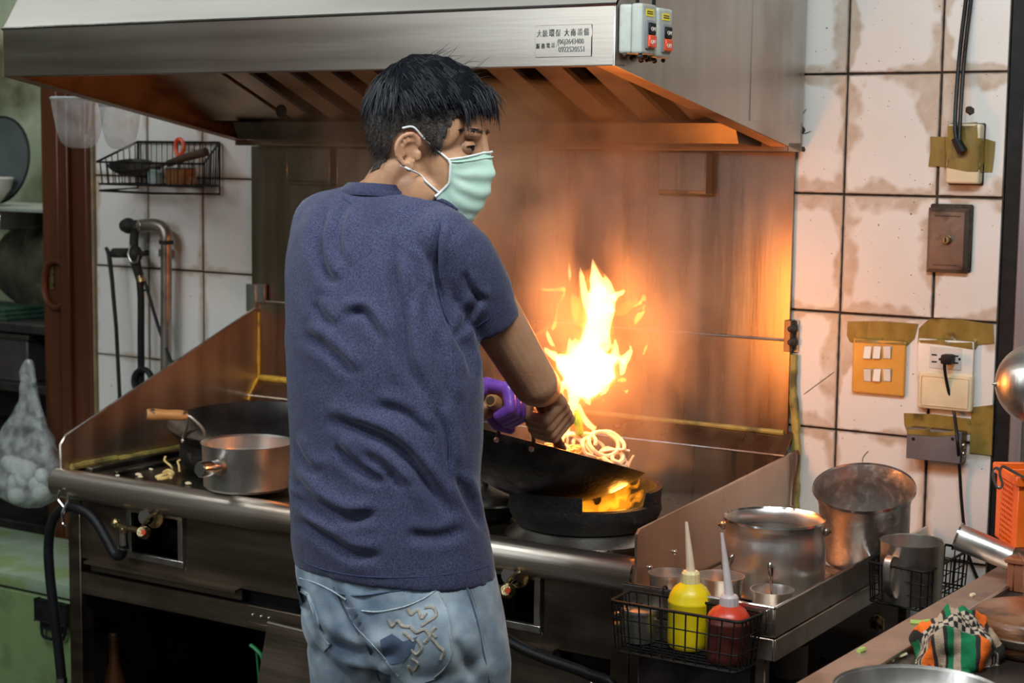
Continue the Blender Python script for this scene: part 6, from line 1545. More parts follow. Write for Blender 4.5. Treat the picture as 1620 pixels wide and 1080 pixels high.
LV = [(292, 563, 640, .75), (300, 530, 672, .62), (307, 498, 702, .52), (318, 476, 720, .50), (336, 464, 730, .54), (365, 457, 732, .60), (410, 452, 728, .64), (460, 450, 730, .66), (510, 450, 745, .66), (555, 452, 757, .66),
      (600, 453, 762, .65), (650, 455, 762, .64), (700, 457, 760, .63), (745, 458, 757, .63), (775, 454, 757, .63), (800, 457, 763, .63), (830, 458, 771, .63), (860, 460, 776, .63), (885, 463, 779, .63), (903, 466, 781, .63)]
def TD(y): return 2.80 if y < 330 else 2.80 - .02 * min(1, (y - 330) / 200)
def limb_rings(pts, n=20):
    """pts: (Vector, radius) – circular sections along a path"""
    return pts
# ---- right arm skeleton
Sr = at(706, 372, d=2.705); Er = at(846, 606, d=2.845)
axL = (LADLE_B - LADLE_A).normalized()
gcR = LADLE_A.lerp(LADLE_B, .30)
kR = RT * .93 + UP * .35; kR = (kR - axL * kR.dot(axL)).normalized(); mR = axL.cross(kR).normalized(); mR = mR if mR.dot(FW) < 0 else -mR
wrR = gcR - axL * .068 + kR * .020
# ---- left arm skeleton
axG = (GRIP_A - GRIP_B).normalized(); gcL = GRIP_A.lerp(GRIP_B, .52)
kL = UP - RT * .15; kL = (kL - axG * kL.dot(axG)).normalized(); mL = axG.cross(kL).normalized(); mL = mL if mL.dot(RT) > 0 else -mL
def polar(gc, ax, k, m, s, th, r_): return gc + ax * s + (k * math.cos(R(th)) + m * math.sin(R(th))) * r_
wrL = polar(gcL, axG, kL, mL, -.012, -92, .080)
Sl = at(516, 380, d=2.90); El = Sl.lerp(wrL, .52) + Vector((-.05, -.06, -.13))
def capsule(g, a, b, ra, rb, n=14):
    ax_ = (b - a)
    if ax_.length < 1e-6: return
    ax_.normalize()
    P = []; rr_ = []
    for t in (1, .7, .35, .08): P.append(a - ax_ * ra * t); rr_.append(ra * math.sqrt(max(.0, 1 - t * t)) + 1e-5)
    for k in range(1, 4): P.append(a.lerp(b, k / 4)); rr_.append(ra + (rb - ra) * k / 4)
    for t in (.08, .35, .7, 1): P.append(b + ax_ * rb * t); rr_.append(rb * math.sqrt(max(.0, 1 - t * t)) + 1e-5)
    g.tube(P, rr_, n)
def chain(g, pts, radii, n=14):
    for i in range(len(pts) - 1): capsule(g, Vector(pts[i]), Vector(pts[i + 1]), radii[i], radii[i + 1], n)
def fist(g, gc, ax, k, m, wrist, th=(18, 92, 158, 214), rad=(.037, .038, .032, .024), fr=1.0, spread=.0195, thumb=-1, grow=0.0):
    for i, s in enumerate((-1.5, -.5, .5, 1.5)):
        so_ = s * spread; sz = (.90, 1.0, 1.04, .98)[i]
        P = [polar(gc, ax, k, m, so_ + .002 * math.sin(t), t, r_ * (sz if j else 1)) for j, (t, r_) in enumerate(zip(th, rad))]
        chain(g, P, [.0112 * fr + grow, .0104 * fr + grow, .0094 * fr + grow, .0080 * fr + grow])
        capsule(g, wrist + ax * so_ * .55, P[0], .0165 * fr + grow, .0125 * fr + grow)
    a0_, a1_, a2_ = (th[0] - 55), (th[0] - 105), (th[0] - 150)
    P = [wrist.lerp(gc, .35) + ax * .018, polar(gc, ax, k, m, .020, a0_, .036), polar(gc, ax, k, m, .040, a1_, .031), polar(gc, ax, k, m, .050, a2_, .028)]
    chain(g, P, [.016 * fr + grow, .0135 * fr + grow, .0115 * fr + grow, .009 * fr + grow])

# ---- head frame
O_ = at(671, 241, d=2.765)
hr_ = Vector((math.cos(YAW), math.sin(YAW), 0)); hf_ = Vector((-math.sin(YAW), math.cos(YAW), 0))
HYAW = R(13); HP = R(7)
f0 = hr_ * math.cos(HYAW) - hf_ * math.sin(HYAW)
hfwd = f0 * math.cos(HP) - ZW * math.sin(HP); hup = ZW * math.cos(HP) + f0 * math.sin(HP); hleft = hup.cross(hfwd)
MH = Matrix.Translation(O_) @ Matrix((hfwd, hleft, hup)).transposed().to_4x4()
MHi = MH.inverted()
MHR = MH.to_3x3()
def H(x, y, z): return MH @ Vector((x, y, z))
body = G()
def hball(c, r_): body.ball(H(*c), r_, 28, 18, M=MHR)
hball((-.004, 0, .055), (.092, .074, .084)); hball((-.022, 0, .035), (.074, .070, .070)); hball((.035, 0, .045), (.060, .063, .062))
hball((.042, 0, -.012), (.056, .056, .080)); hball((.030, 0, -.058), (.058, .051, .046)); hball((.072, 0, -.088), (.026, .028, .022))
for s in (1, -1):
    hball((.058, s * .036, -.008), (.022, .018, .020)); hball((.084, s * .026, .041), (.013, .026, .010)); hball((.010, s * .050, -.060), (.034, .012, .026))
    hball((.040, s * .055, .045), (.030, .011, .035))
chain(body, [H(.093, 0, .036), H(.101, 0, .010), H(.107, 0, -.016)], [.0085, .0092, .0115])
hball((.098, 0, -.055), (.012, .024, .012))
# ears
for s in (1, -1):
    y0 = s * .071
    def Er_(x, z, o=0): return H(x * .88 + .006, y0 + s * (.006 + o - x * .25), z * .88 - .001)
    hel = [Er_(.008, .012, .002), Er_(.006, .026, .004), Er_(-.006, .034, .008), Er_(-.020, .027, .012), Er_(-.027, .010, .014), Er_(-.024, -.008, .012), Er_(-.014, -.022, .008)]
    body.tube(catmull(hel, 4), .0042, 8)
    for a_, b_, rr_ in ((Er_(-.008, .012, .0), Er_(-.008, -.004, .0), .0105), (Er_(-.014, .018, .002), Er_(-.016, .0, .002), .0088)): capsule(body, a_ - hleft * s * .007, b_ - hleft * s * .007, rr_, rr_)
    body.tube(catmull([Er_(-.002, .022, .004), Er_(-.012, .020, .008), Er_(-.018, .008, .009), Er_(-.014, -.008, .008)], 4), .0032, 8)
    capsule(body, Er_(-.008, -.020, .003), Er_(-.004, -.026, .002), .0085, .0075)
    capsule(body, Er_(.008, .002, .002), Er_(.008, -.008, .002), .005, .005)
# neck, torso core, arms, legs
nb_ = at(622, 318, d=2.80)
chain(body, [nb_ - ZW * .05, nb_, H(-.022, 0, -.035)], [.070, .060, .054], 22)
chain(body, [nb_ + RT * .028 - ZW * .01, H(.006, 0, -.060)], [.048, .046], 20)
chain(body, [at(565, 330, d=2.83), nb_ + ZW * .008, at(680, 338, d=2.77)], [.036, .050, .034], 18)
# tendon folds of the turned neck
for a_, b_, c_ in ((( 612, 300), (632, 285), (648, 268)), ((634, 306), (648, 292), (656, 276)), ((662, 312), (664, 298), (664, 282))):
    body.tube(catmull([at(*a_, d=2.738), at(*b_, d=2.733), at(*c_, d=2.732)], 4), .006, 8)
body.loft([sring(y, L_, R_, TD(y), bf, sc=.86) for y, L_, R_, bf in LV[2:]])
chain(body, [Sr.lerp(Er, .14), Sr.lerp(Er, .5), Er], [.042, .0455, .0385], 22)
capsule(body, Er, Er + (Er - Sr).normalized() * .006, .0375, .033, 18)
mid = Er.lerp(wrR, .35)
chain(body, [Er, mid, wrR], [.0385, .0375, .026], 20)
fist(body, gcR, axL, kR, mR, wrR)
chain(body, [Sl, Sl.lerp(El, .5), El, El.lerp(wrL, .4), wrL], [.050, .045, .038, .036, .027], 18)
capsule(body, wrL, gcL - mL * .03, .024, .018)
hipc = at(646, 1035, d=2.79); zc = hipc.z
for s, kx in ((1, 0), (-1, 0)):
    hp0 = hipc + XW * s * .088; kn_ = Vector((hp0.x + s * .005, hp0.y + .03, .46)); an_ = Vector((hp0.x + s * .015, hp0.y - .02, .08))
    chain(body, [hp0 + ZW * .06, kn_, an_], [.075, .052, .036], 16)
    chain(body, [an_, an_ + Vector((0, .11, -.035))], [.036, .026], 12)
bo_ = body.build('body', MT['skin'], person, 180, weld=False)
remesh(bo_, .0029, 2, .5)
# sculpt: eye sockets, cheeks
me = bo_.data; co = coords(me)
Mi = np.array(MHi); loc = co @ Mi[:3, :3].T + Mi[:3, 3]
for s in (1, -1):
    dd = ((loc[:, 0] - .094) / .026) ** 2 + ((loc[:, 1] - s * .031) / .019) ** 2 + ((loc[:, 2] - .021) / .013) ** 2
    w = np.exp(-dd * 1.2) * .0060; loc[:, 0] -= w
Mf = np.array(MH); setco(me, loc @ Mf[:3, :3].T + Mf[:3, 3])
body_bvh = bvh_of(bo_)
# eyes
MT['sclera'] = pm('eye_white', (.62, .55, .50), (.68, .62, .57), 30, .2)
MT['iris'] = pm('dark_iris', (.012, .007, .005), (.03, .016, .01), 200, .1)
for s in (1, -1):
    ec = Vector((.0782, s * .0305, .0205)); 
    eo = G().ball(H(*ec), .0122, 20, 14, M=MHR).build('eye', MT['sclera'], person, 180)
    gz = Vector((.86, -.40, -.16)).normalized()
    G().ball(H(*(ec + gz * .0082)), .0062, 14, 10, M=MHR).build('iris', MT['iris'], eo, 180)
    def lid(z0, z1, rr_, nm):
        V = []; F = []; nu, nv2 = 16, 6
        for j in range(nv2 + 1):
            el = R(z0 + (z1 - z0) * j / nv2)
            for i in range(nu + 1):
                az = R(-105 + 210 * i / nu); cf = max(0, 1 - (abs(az) / R(80)) ** 2); e2_ = R(-3) * (1 - cf) + el * cf if j == 0 else R(-3) * (1 - cf) * (1 - j / nv2) + el * (cf + (1 - cf) * j / nv2)
                V.append(H(ec.x + rr_ * math.cos(e2_) * math.cos(az), ec.y + rr_ * math.cos(e2_) * math.sin(az) * 1.12, ec.z + rr_ * math.sin(e2_)))
        for j in range(nv2):
            for i in range(nu): a_ = j * (nu + 1) + i; F.append((a_, a_ + 1, a_ + nu + 2, a_ + nu + 1))
        G().add(V, F).build(nm, MT['skin'], eo, 180)
    lid(11, 88, .0130, 'upper_lid'); lid(-15, -80, .0128, 'lower_lid')
    ls = [H(ec.x + .0140 * math.cos(R(a_)), ec.y + .0140 * math.sin(R(a_)) * 1.12, ec.z + .0140 * math.sin(R(11 * (1 - (a_ / 80) ** 2) - 3 * (a_ / 80) ** 2))) for a_ in range(-77, 78, 14)]
    G().tube(ls, .0011, 5).build('lash_line', MT['iris'], eo)
# ---- hair
MT['hair'] = pm('black_hair', (.003, .0034, .006), (.008, .010, .018), 90, .36, 0, spec=.45)
MT['hair_cap'] = pm('black_hair_mass', (.002, .0024, .004), (.005, .006, .009), 160, .85, 0, .6, 240, spec=.1)
MT['hair_short'] = pm('clipped_hair', (.014, .011, .010), (.060, .046, .038), 260, .7, 0, .6, 500, c3=(.16, .14, .13), scale3=60, lo3=.60, hi3=.72)
def hairline(x):
    pts = ((-.12, -.040), (-.07, -.040), (-.045, -.018), (-.030, .020), (-.018, .036), (.012, .036), (.020, .020), (.030, .000), (.042, .006), (.048, .028), (.060, .060), (.072, .084), (.085, .094), (.12, .096))
    for (a_, b_), (c_, d_) in zip(pts, pts[1:]):
        if a_ <= x <= c_: return b_ + (d_ - b_) * (x - a_) / (c_ - a_)
    return .1
hc0 = Vector((-.002, 0, .045))
def scalp(dirl):
    o_w = H(*(hc0 + dirl * .2)); dw = (H(*hc0) - o_w).normalized()
    h_, n_, i_2, dd_ = body_bvh.ray_cast(o_w, dw)
    return None if h_ is None else MHi @ h_
def thick(p):
    f = min(1, max(0, (p.z - .058) / .026)); f = f * f * (3 - 2 * f)
    fr_ = min(1, max(0, (p.x - .03) / .05))
    bk = .45 * min(1, max(0, (-.03 - p.x) / .05))
    return .0035 + f * (.0145 + .004 * fr_) * (1 - bk)
NA, NE = 120, 60; cap = {}; V = []; F = []; F2 = []
for j in range(NE + 1):
    el = R(-55 + 145 * j / NE)
    for i in range(NA):
        az = 2 * PI * i / NA; dl = Vector((math.cos(el) * math.cos(az), math.cos(el) * math.sin(az), math.sin(el)))
        p = scalp(dl)
        if p is None or p.z < hairline(p.x) - .002 or abs(p.y) > .079 or (p - hc0).length > .118: continue
        t_h = thick(p) * (1 + .35 * noise.noise(p * 55))
        q = p + dl * t_h
        cap[(j, i)] = len(V); V.append(H(*q)); 
for j in range(NE):
    for i in range(NA):
        ks = [(j, i), (j, (i + 1) % NA), (j + 1, (i + 1) % NA), (j + 1, i)]
        if all(k in cap for k in ks):
            f = tuple(cap[k] for k in ks); z_ = (MHi @ V[f[0]]).z
            (F if z_ > .072 else F2).append(f)
hair = G().add(V, F).build('hair', MT['hair_cap'], person, 180)
hs = G().add(V, F2).build('clipped_sides', MT['hair_short'], hair, 180)
crown = Vector((-.045, 0, .13))
hrnd = random.Random(5)
def strand(g, p, n, flow, L_, lift, droop, r0, out_end=.0, wob=.12, zmin=-1):
    P = [p]; v = flow.normalized(); q = p.copy(); st_ = L_ / 6
    for k in range(6):
        v = (v + Vector((0, 0, -droop)) + n * out_end + Vector((hrnd.uniform(-1, 1), hrnd.uniform(-1, 1), hrnd.uniform(-1, 1))) * wob).normalized()
        if q.z < zmin: v = Vector((v.x, v.y, 0)) * .15
        q = q + v * st_
        # stay outside the head
        rel = q - hc0; s_ = scalp_lut(rel.normalized())
        if s_ and s_ < .118 and rel.length < s_ + lift: q = hc0 + rel.normalized() * (s_ + lift)
        P.append(q.copy())
    g.tube([H(*x) for x in P], [r0, r0, r0 * .95, r0 * .85, r0 * .7, r0 * .45, r0 * .12], 3, cap=False)
LUT = {}
def scalp_lut(d):
    k = (round(math.degrees(math.atan2(d.y, d.x)) / 6), round(math.degrees(math.asin(max(-1, min(1, d.z)))) / 6))
    if k not in LUT:
        az, el = R(k[0] * 6), R(k[1] * 6); p = scalp(Vector((math.cos(el) * math.cos(az), math.cos(el) * math.sin(az), math.sin(el)))); LUT[k] = (p - hc0).length if p else 0
    return LUT[k]
g = G(); g2 = G(); cnt = 0
while cnt < 3600:
    dl = Vector((hrnd.gauss(0, 1), hrnd.gauss(0, 1), hrnd.gauss(.35, 1))).normalized()
    p = scalp(dl)
    if p is None or abs(p.y) > .08 or p.z < hairline(p.x) or (p - hc0).length > .118: continue
    cnt += 1
    if p.z > .066 + hrnd.uniform(-.010, .008):
        th_ = thick(p) * hrnd.uniform(.75, 1.06); q = p + dl * th_
        away = (p - crown); away = away - dl * away.dot(dl)
        fl0_ = away.normalized() * .8 + Vector((.75, 0, -.15)) if p.x > -.03 else away.normalized() + Vector((.1, 0, -.5))
        fl0_ = fl0_ - dl * fl0_.dot(dl) * .9
        L_ = hrnd.uniform(.030, .058) if p.x < .045 else hrnd.uniform(.032, .056)
        zm = .050 if p.x < -.05 else (.050 + .032 * (p.x + .05) / .05 if p.x < 0 else .082)
        strand(g, q, dl, fl0_, L_, (.0110 if p.x > -.04 else .0060) if p.z > .075 else .0045, .12 if p.x < .04 else .20, hrnd.uniform(.0006, .0011), -.02, .09, zm + hrnd.uniform(-.022, .012))
    else:
        q = p + dl * .003
        strand(g2, q, dl, Vector((-.35, 0, -1)) - dl * .2, hrnd.uniform(.007, .013), .0035, .05, hrnd.uniform(.0004, .0007), .10)
# fringe hanging over the forehead
for k in range(80):
    y_ = hrnd.uniform(-.050, .050); x_ = .083 - 6.0 * y_ * y_ + hrnd.uniform(-.012, .004); z_ = .112 + hrnd.uniform(-.012, .016) - abs(y_) * .25
    p = Vector((x_, y_, z_)); dl = (p - hc0).normalized()
    strand(g, p, dl, Vector((.75, -.25 if y_ < 0 else .05, .10)), hrnd.uniform(.030, .058), .006, .34, hrnd.uniform(.0006, .0011), .03, .10)
for cl_, (y_, x_, z_, L_) in enumerate(((-.056, .060, .096, .062), (-.052, .064, .098, .056), (-.048, .068, .100, .046), (-.038, .076, .104, .040), (-.020, .088, .110, .050), (-.006, .094, .114, .066))):
    for k in range(16):
        p = Vector((x_ + hrnd.uniform(-.004, .004), y_ + hrnd.uniform(-.004, .004), z_ + hrnd.uniform(-.006, .006))); dl = (p - hc0).normalized()
        strand(g, p, dl, Vector((.45, -.15, -.25)), L_ * hrnd.uniform(.75, 1.1), .004, .35, hrnd.uniform(.0007, .0012), .02, .05)
# stray hairs on top
for k in range(26):
    dl = Vector((hrnd.uniform(-.3, .9), hrnd.uniform(-.6, .4), 1)).normalized(); p = scalp(dl)
    if p: strand(g, p + dl * .012, dl, Vector((.8, 0, .6)), hrnd.uniform(.03, .05), .012, .12, .00045, .05, .22)
tag(g.build('hair_strands', MT['hair'], hair, 180, weld=False), None, None, kind='stuff')
tag(g2.build('clipped_strands', MT['hair_short'], hair, 180, weld=False), None, None, kind='stuff')
for s in (1, -1):
    g = G()
    for k in range(70):
        t = hrnd.random(); y_ = s * (.012 + .042 * t); z_ = .0440 + .006 * math.sin(t * 2.4) - .004 * t + hrnd.uniform(-.0028, .0028)
        o_w = H(.16, y_, z_); h_, n_, i2, d2_ = body_bvh.ray_cast(o_w, -hfwd)
        if h_ is None: continue
        p = (MHi @ h_) + Vector((.001, 0, 0)); v = Vector((-.35 * t, s * .9, .22 - .5 * t)).normalized() * hrnd.uniform(.007, .011)
        g.tube([H(*p), H(*(p + v * .5 + Vector((.0012, 0, 0)))), H(*(p + v - Vector((.004 * t, 0, 0))))], [.0006, .0005, .0001], 3, cap=False)
    tag(g.build('eyebrow', MT['hair'], person, 180, weld=False), None, None, kind='stuff')
# ---- face mask
MT['mask'] = pm('mint_mask_cloth', (.52, .74, .62), (.60, .80, .69), 30, .9, 0, .2, 600, spec=.2, sss=.1)
MT['mask_edge'] = pm('white_mask_band', (.74, .78, .78), (.82, .85, .85), 40, .9, spec=.2)
def mask_pt(u, v):
    """u: -1 right cheek .. 1 left cheek, v: 0 top .. 1 chin"""
    th = u * R(70)
    ax_ = .066 + .006 * math.sin(PI * v); ay = .058 - .012 * v * v
    nose = math.exp(-(u / .22) ** 2) * (.016 * math.exp(-((v - .24) / .22) ** 2) + .008 * math.exp(-((v - .6) / .25) ** 2))
    x = .036 + ax_ * math.cos(th) + nose - .026 * max(0, v - .62) ** 1.3 * 2.2 - .010 * max(0, .12 - v) * 3
    y = ay * math.sin(th) * (1.02 if abs(u) < .9 else 1)
    z = .0075 - .118 * v + .010 * (1 - abs(u)) * (1 - v) - .010 * abs(u) * (1 - v) + .046 * abs(u) ** 3 * v
    pl_ = .0022 * math.sin(v * 4.2 * 2 * PI + .6) * (1 - abs(u) ** 4) * (1 if .12 < v < .85 else .2)
    x += pl_ * math.cos(th); y += pl_ * math.sin(th)
    x -= .014 * max(0, abs(u) - .75) * 4 * max(0, v - .55)
    return Vector((x, y, z))
def outside(p, gap):
    c_ = Vector((.015, 0, p.z)); dl = p - c_; L_ = dl.length; dl.normalize(); o_w = H(*(c_ + dl * .2))
    h_, n_, i2, d2_ = body_bvh.ray_cast(o_w, (H(*c_) - o_w).normalized())
    if h_ is None: return p
    r_s = ((MHi @ h_) - c_).length + gap
    return p if L_ > r_s else c_ + dl * r_s
nu, nv2 = 44, 46; V = []; F = []
for j in range(nv2 + 1):
    for i in range(nu + 1):
        p = mask_pt(-1 + 2 * i / nu, j / nv2); V.append(outside(p, .0035))
for it in range(10):
    W_ = list(V)
    for j in range(1, nv2):
        for i in range(1, nu):
            k_ = j * (nu + 1) + i; V[k_] = W_[k_] * .5 + (W_[k_ - 1] + W_[k_ + 1]) * .19 + (W_[k_ - nu - 1] + W_[k_ + nu + 1]) * .06
V = [outside(p, .0015) + Vector((0, 0, .0012 * noise.noise(p * 60))) for p in V]
for j in range(nv2):
    for i in range(nu): a_ = j * (nu + 1) + i; F.append((a_, a_ + 1, a_ + nu + 2, a_ + nu + 1))
n0 = len(V); V2 = [Vector((p.x * .990 + .0003, p.y * .982, p.z)) for p in V]
F += [tuple(reversed([i + n0 for i in f])) for f in F]
mk = G().add([H(*p) for p in V + V2], F).build('face_mask', MT['mask'], person, 180, weld=False)
for us, nm in ((-1, 'side_band'), (1, 'side_band')):
    G().tube([H(*(outside(mask_pt(us, v / 16), .0035) + Vector((.0005, 0, 0)))) for v in range(17)], .0022, 7).build(nm, MT['mask_edge'], mk)
for v in (0.01, .07): G().tube([H(*(outside(mask_pt(-1 + 2 * i / 24, v), .0035) + Vector((.0008, 0, 0)))) for i in range(25)], .0011 if v > .05 else .002, 6).build('top_band', MT['mask_edge'] if v < .05 else MT['mask'], mk)
for s in (1, -1):
    def ep(x, z, o): return H(x, s * (.0745 + o), z)
    top = outside(mask_pt(s, .02), .004); bot = outside(mask_pt(s, .90), .004)
    def skinpt(p, off=.002):
        c_ = Vector((p.x * .55, 0, p.z)); dl = (p - c_).normalized(); o_w = H(*(c_ + dl * .16)); h_, n_, i2, d2_ = body_bvh.ray_cast(o_w, (H(*c_) - o_w).normalized())
        return H(*((MHi @ h_) + dl * off)) if h_ else H(*p)
    pts = [H(*top)] + [skinpt(top.lerp(Vector((.010, s * .078, .030)), t)) for t in (.3, .6, .9)] + [ep(.000, .040, .006), ep(-.016, .036, .010)]
    G().tube(catmull(pts, 4), .0017, 7).build('ear_loop', MT['mask_edge'], mk)
    pts = [H(*bot)] + [skinpt(bot.lerp(Vector((.004, s * .074, -.026)), t), .0025) for t in (.25, .5, .75, 1.0)] + [ep(-.012, -.022, .006)]
    G().tube(catmull(pts, 4), .0017, 7).build('ear_loop', MT['mask_edge'], mk)

# ---- T-shirt
def polyline_disp(o, folds, face_only=True):
    me = o.data; co = coords(me); nn = np.empty(len(me.vertices) * 3); me.vertices.foreach_get('normal', nn); nn = nn.reshape(-1, 3)
    cam = np.array(CAM); q = co - cam; z = q @ np.array(FW); px = 810 + FOC * (q @ np.array(RT)) / z; py = 540 - FOC * (q @ np.array(UP)) / z
    vd = q / np.linalg.norm(q, axis=1)[:, None]; facing = np.clip(-(nn * vd).sum(1) * 2.2, 0, 1)
    tot = np.zeros(len(co))
    for pts, w, amp in folds:
        P = catmull([Vector((x, y, 0)) for x, y in pts], 5)
        best = np.full(len(co), 1e9); sg = np.zeros(len(co)); tt = np.zeros(len(co)); nseg = len(P) - 1
        for i in range(nseg):
            a, b = P[i], P[i + 1]; dx, dy = b.x - a.x, b.y - a.y; L2 = dx * dx + dy * dy + 1e-9
            t = np.clip(((px - a.x) * dx + (py - a.y) * dy) / L2, 0, 1)
            ex, ey = px - (a.x + t * dx), py - (a.y + t * dy); dd = np.hypot(ex, ey)
            m = dd < best; best[m] = dd[m]; sg[m] = np.sign(ex * dy - ey * dx)[m]; tt[m] = ((i + t) / nseg)[m]
        env = np.clip(np.minimum(tt, 1 - tt) * 4.5, 0, 1); env = np.where((tt <= 0) | (tt >= 1), 0, env)
        s = best * sg
        tot += amp * env * (-np.exp(-(s / w) ** 2) + .75 * np.exp(-((s - 2.0 * w) / (1.4 * w)) ** 2) + .35 * np.exp(-((s + 2.2 * w) / (1.5 * w)) ** 2))
    co += nn * (tot * facing)[:, None]
    setco(me, co)
shirt = G()
shirt.loft([sring(y, L_, R_, TD(y), bf) for y, L_, R_, bf in LV])
hemA, hemB = at(815, 485, d=2.79), at(734, 541, d=2.765)
def ell(c, ax_, ra, rb, up__, n=26):
    u_ = (up__ - ax_ * up__.dot(ax_)).normalized(); v_ = ax_.cross(u_); return [c + u_ * ra * math.cos(2 * PI * k / n) + v_ * rb * math.sin(2 * PI * k / n) for k in range(n)]
hc_ = (hemA + hemB) / 2; ra = (hemA - hemB).length / 2
axS = (hc_ - Sr).normalized(); upv = (hemA - hemB).normalized()
prof = [(-.12, .030, .040), (.0, .046, .056), (.22, .058, .064), (.45, .062, .065), (.70, .061, .062), (.90, ra * 1.02, .060), (1.0, ra * 1.03, .059)]
rings = []
for f, a_, b_ in prof:
    c = Sr.lerp(hc_, f); axx = axS
    u_ = (upv if f > .6 else upv.lerp((upv - axS * upv.dot(axS)).normalized(), .5)).normalized(); v_ = axS.cross(u_).normalized()
    rings.append([c + u_ * a_ * math.cos(2 * PI * k / 26) + v_ * b_ * math.sin(2 * PI * k / 26) for k in range(26)])
shirt.loft(rings)
axE = (El - Sl).normalized()
shirt.loft([ell(Sl.lerp(El, f), axE, a_, a_, ZW) for f, a_ in ((.02, .050), (.1, .058), (.3, .060), (.6, .058))])
shirt.ball(Sl + ZW * .002, (.054, .054, .056), 24, 14); shirt.ball(Sr - ZW * .004 - XW * .010, (.054, .054, .050), 24, 14)
so2 = shirt.build('t_shirt', MT['shirt'], person, 180, weld=False)
remesh(so2, .0052, 7, .5)
FOLDS = [
 ([(519, 327), (504, 380), (514, 430), (534, 450)], 8, .007), ([(548, 318), (535, 370), (540, 420)], 7, .005),
 ([(624, 380), (626, 445), (637, 497), (645, 571), (671, 632)], 9, .009), ([(652, 398), (660, 430), (668, 460)], 6, .006), ([(640, 392), (648, 440), (655, 500)], 6, .005),
 ([(545, 503), (571, 493), (589, 512), (602, 540)], 7, .006), ([(496, 478), (510, 500), (528, 518)], 7, .005), ([(478, 527), (523, 556), (562, 596)], 8, .006),
 ([(511, 662), (560, 675), (613, 697), (650, 730), (682, 774), (711, 815)], 9, .010), ([(528, 706), (564, 738), (611, 767)], 8, .007), ([(573, 716), (610, 742), (640, 775)], 8, .005),
 ([(460, 752), (503, 795), (552, 819), (597, 812)], 8, .009), ([(460, 780), (495, 807), (540, 838)], 7, .007), ([(468, 820), (511, 846), (552, 874), (605, 880)], 8, .007),
 ([(687, 645), (705, 690), (712, 740)], 7, .005), ([(722, 752), (740, 787), (768, 836)], 7, .007), ([(706, 480), (716, 520), (742, 560), (748, 600)], 7, .006), ([(690, 520), (700, 580), (712, 640)], 8, .005),
 ([(459, 690), (480, 730), (510, 750)], 7, .005), ([(640, 845), (690, 850), (740, 835)], 8, .004), ([(590, 640), (640, 655), (680, 690)], 8, .004), ([(760, 470), (740, 500), (722, 535)], 6, .005), ([(735, 430), (745, 460), (770, 480)], 6, .004),
 ([(700, 345), (692, 380), (690, 430), (698, 480), (712, 515)], 5, .006),
]
polyline_disp(so2, [(p_, w_, a_ * 1.45) for p_, w_, a_ in FOLDS])
me = so2.data; co = coords(me); nn = np.empty(len(me.vertices) * 3); me.vertices.foreach_get('normal', nn); nn = nn.reshape(-1, 3)
wv = np.array([noise.noise(Vector(c) * 14) * .0024 + noise.noise(Vector(c) * 32) * .0010 for c in co])
setco(me, co + nn * wv[:, None])
sbv = bvh_of(so2)
cord('shoulder_seam', [(704, 322), (695, 350), (690, 385), (690, 420), (694, 455), (702, 490), (714, 516)], sbv, .0016, MT['shirt_seam'], so2, -.0004)
cord('side_seam', [(711, 650), (711, 700), (711, 750), (712, 800), (714, 850), (716, 905)], sbv, .0012, MT['shirt_seam'], so2, -.0003)
cord('hem_stitch', [(470, 878), (490, 893), (530, 905), (580, 912), (640, 913), (700, 909), (745, 902), (774, 895)], sbv, .0011, MT['shirt_seam'], so2, -.0002)
cord('sleeve_stitch', [(806, 476), (792, 490), (772, 505), (754, 517)], sbv, .0011, MT['shirt_seam'], so2, -.0002)
cord('yoke_seam', [(545, 300), (543, 312), (556, 322)], sbv, .0014, MT['shirt_seam'], so2, -.0002)
# ribbed collar
nc = at(617, 306, d=2.795); ax_c = Vector((.10, .12, 1)).normalized()
u_ = XW - ax_c * XW.dot(ax_c); u_.normalize(); v_ = ax_c.cross(u_)
cpts = [nc + u_ * .080 * math.cos(t) + v_ * .066 * math.sin(t) + ax_c * (.006 * math.cos(t)) for t in [2 * PI * k / 40 for k in range(40)]]
rings = []
for k in range(40):
    p = cpts[k]; out_ = (p - nc).normalized()
    rings.append([p + out_ * .004 - ax_c * .010, p + out_ * .006 + ax_c * .0, p + ax_c * .011 - out_ * .004, p - out_ * .006 + ax_c * .010, p - out_ * .004 - ax_c * .010])
G().loft(rings, closed=True).build('collar', MT['shirt'], so2, 60)
cord('collar_front', [(632, 303), (650, 304), (668, 309), (686, 314), (704, 321), (722, 332)], sbv, .0052, MT['shirt'], so2, .001, 8)
# ---- jeans
JV = [(868, 470, 774, .60), (890, 467, 779, .62), (915, 468, 784, .64), (940, 474, 789, .66), (966, 482, 794, .67), (1007, 491, 800, .66), (1035, 498, 804, .62)]
je = G(); je.loft([sring(y, L_, R_, 2.785, bf, ex=2.4) for y, L_, R_, bf in JV])
def vring(c, a_, b_, n=30): return [c + XW * a_ * math.cos(2 * PI * k / n) + YW * b_ * math.sin(2 * PI * k / n) for k in range(n)]
for s in (1, -1):
    top = hipc + XW * s * .084
    je.loft([vring(Vector((top.x + s * dx, top.y + dy, z_)), a_, b_) for dx, dy, z_, a_, b_ in ((-.006, 0, zc + .07, .088, .10), (0, 0, zc, .094, .108), (.002, .005, zc - .1, .088, .098), (.004, .02, .47, .072, .078), (.006, .01, .30, .066, .070), (.010, -.005, .05, .064, .066))])
je.ball(hipc + XW * .085 - YW * .045 + ZW * .06, (.085, .075, .085), 24, 14); je.ball(hipc - XW * .085 - YW * .045 + ZW * .06, (.085, .075, .085), 24, 14)
jo = je.build('jeans', MT['denim'], person, 180, weld=False)
remesh(jo, .006, 6, .5)
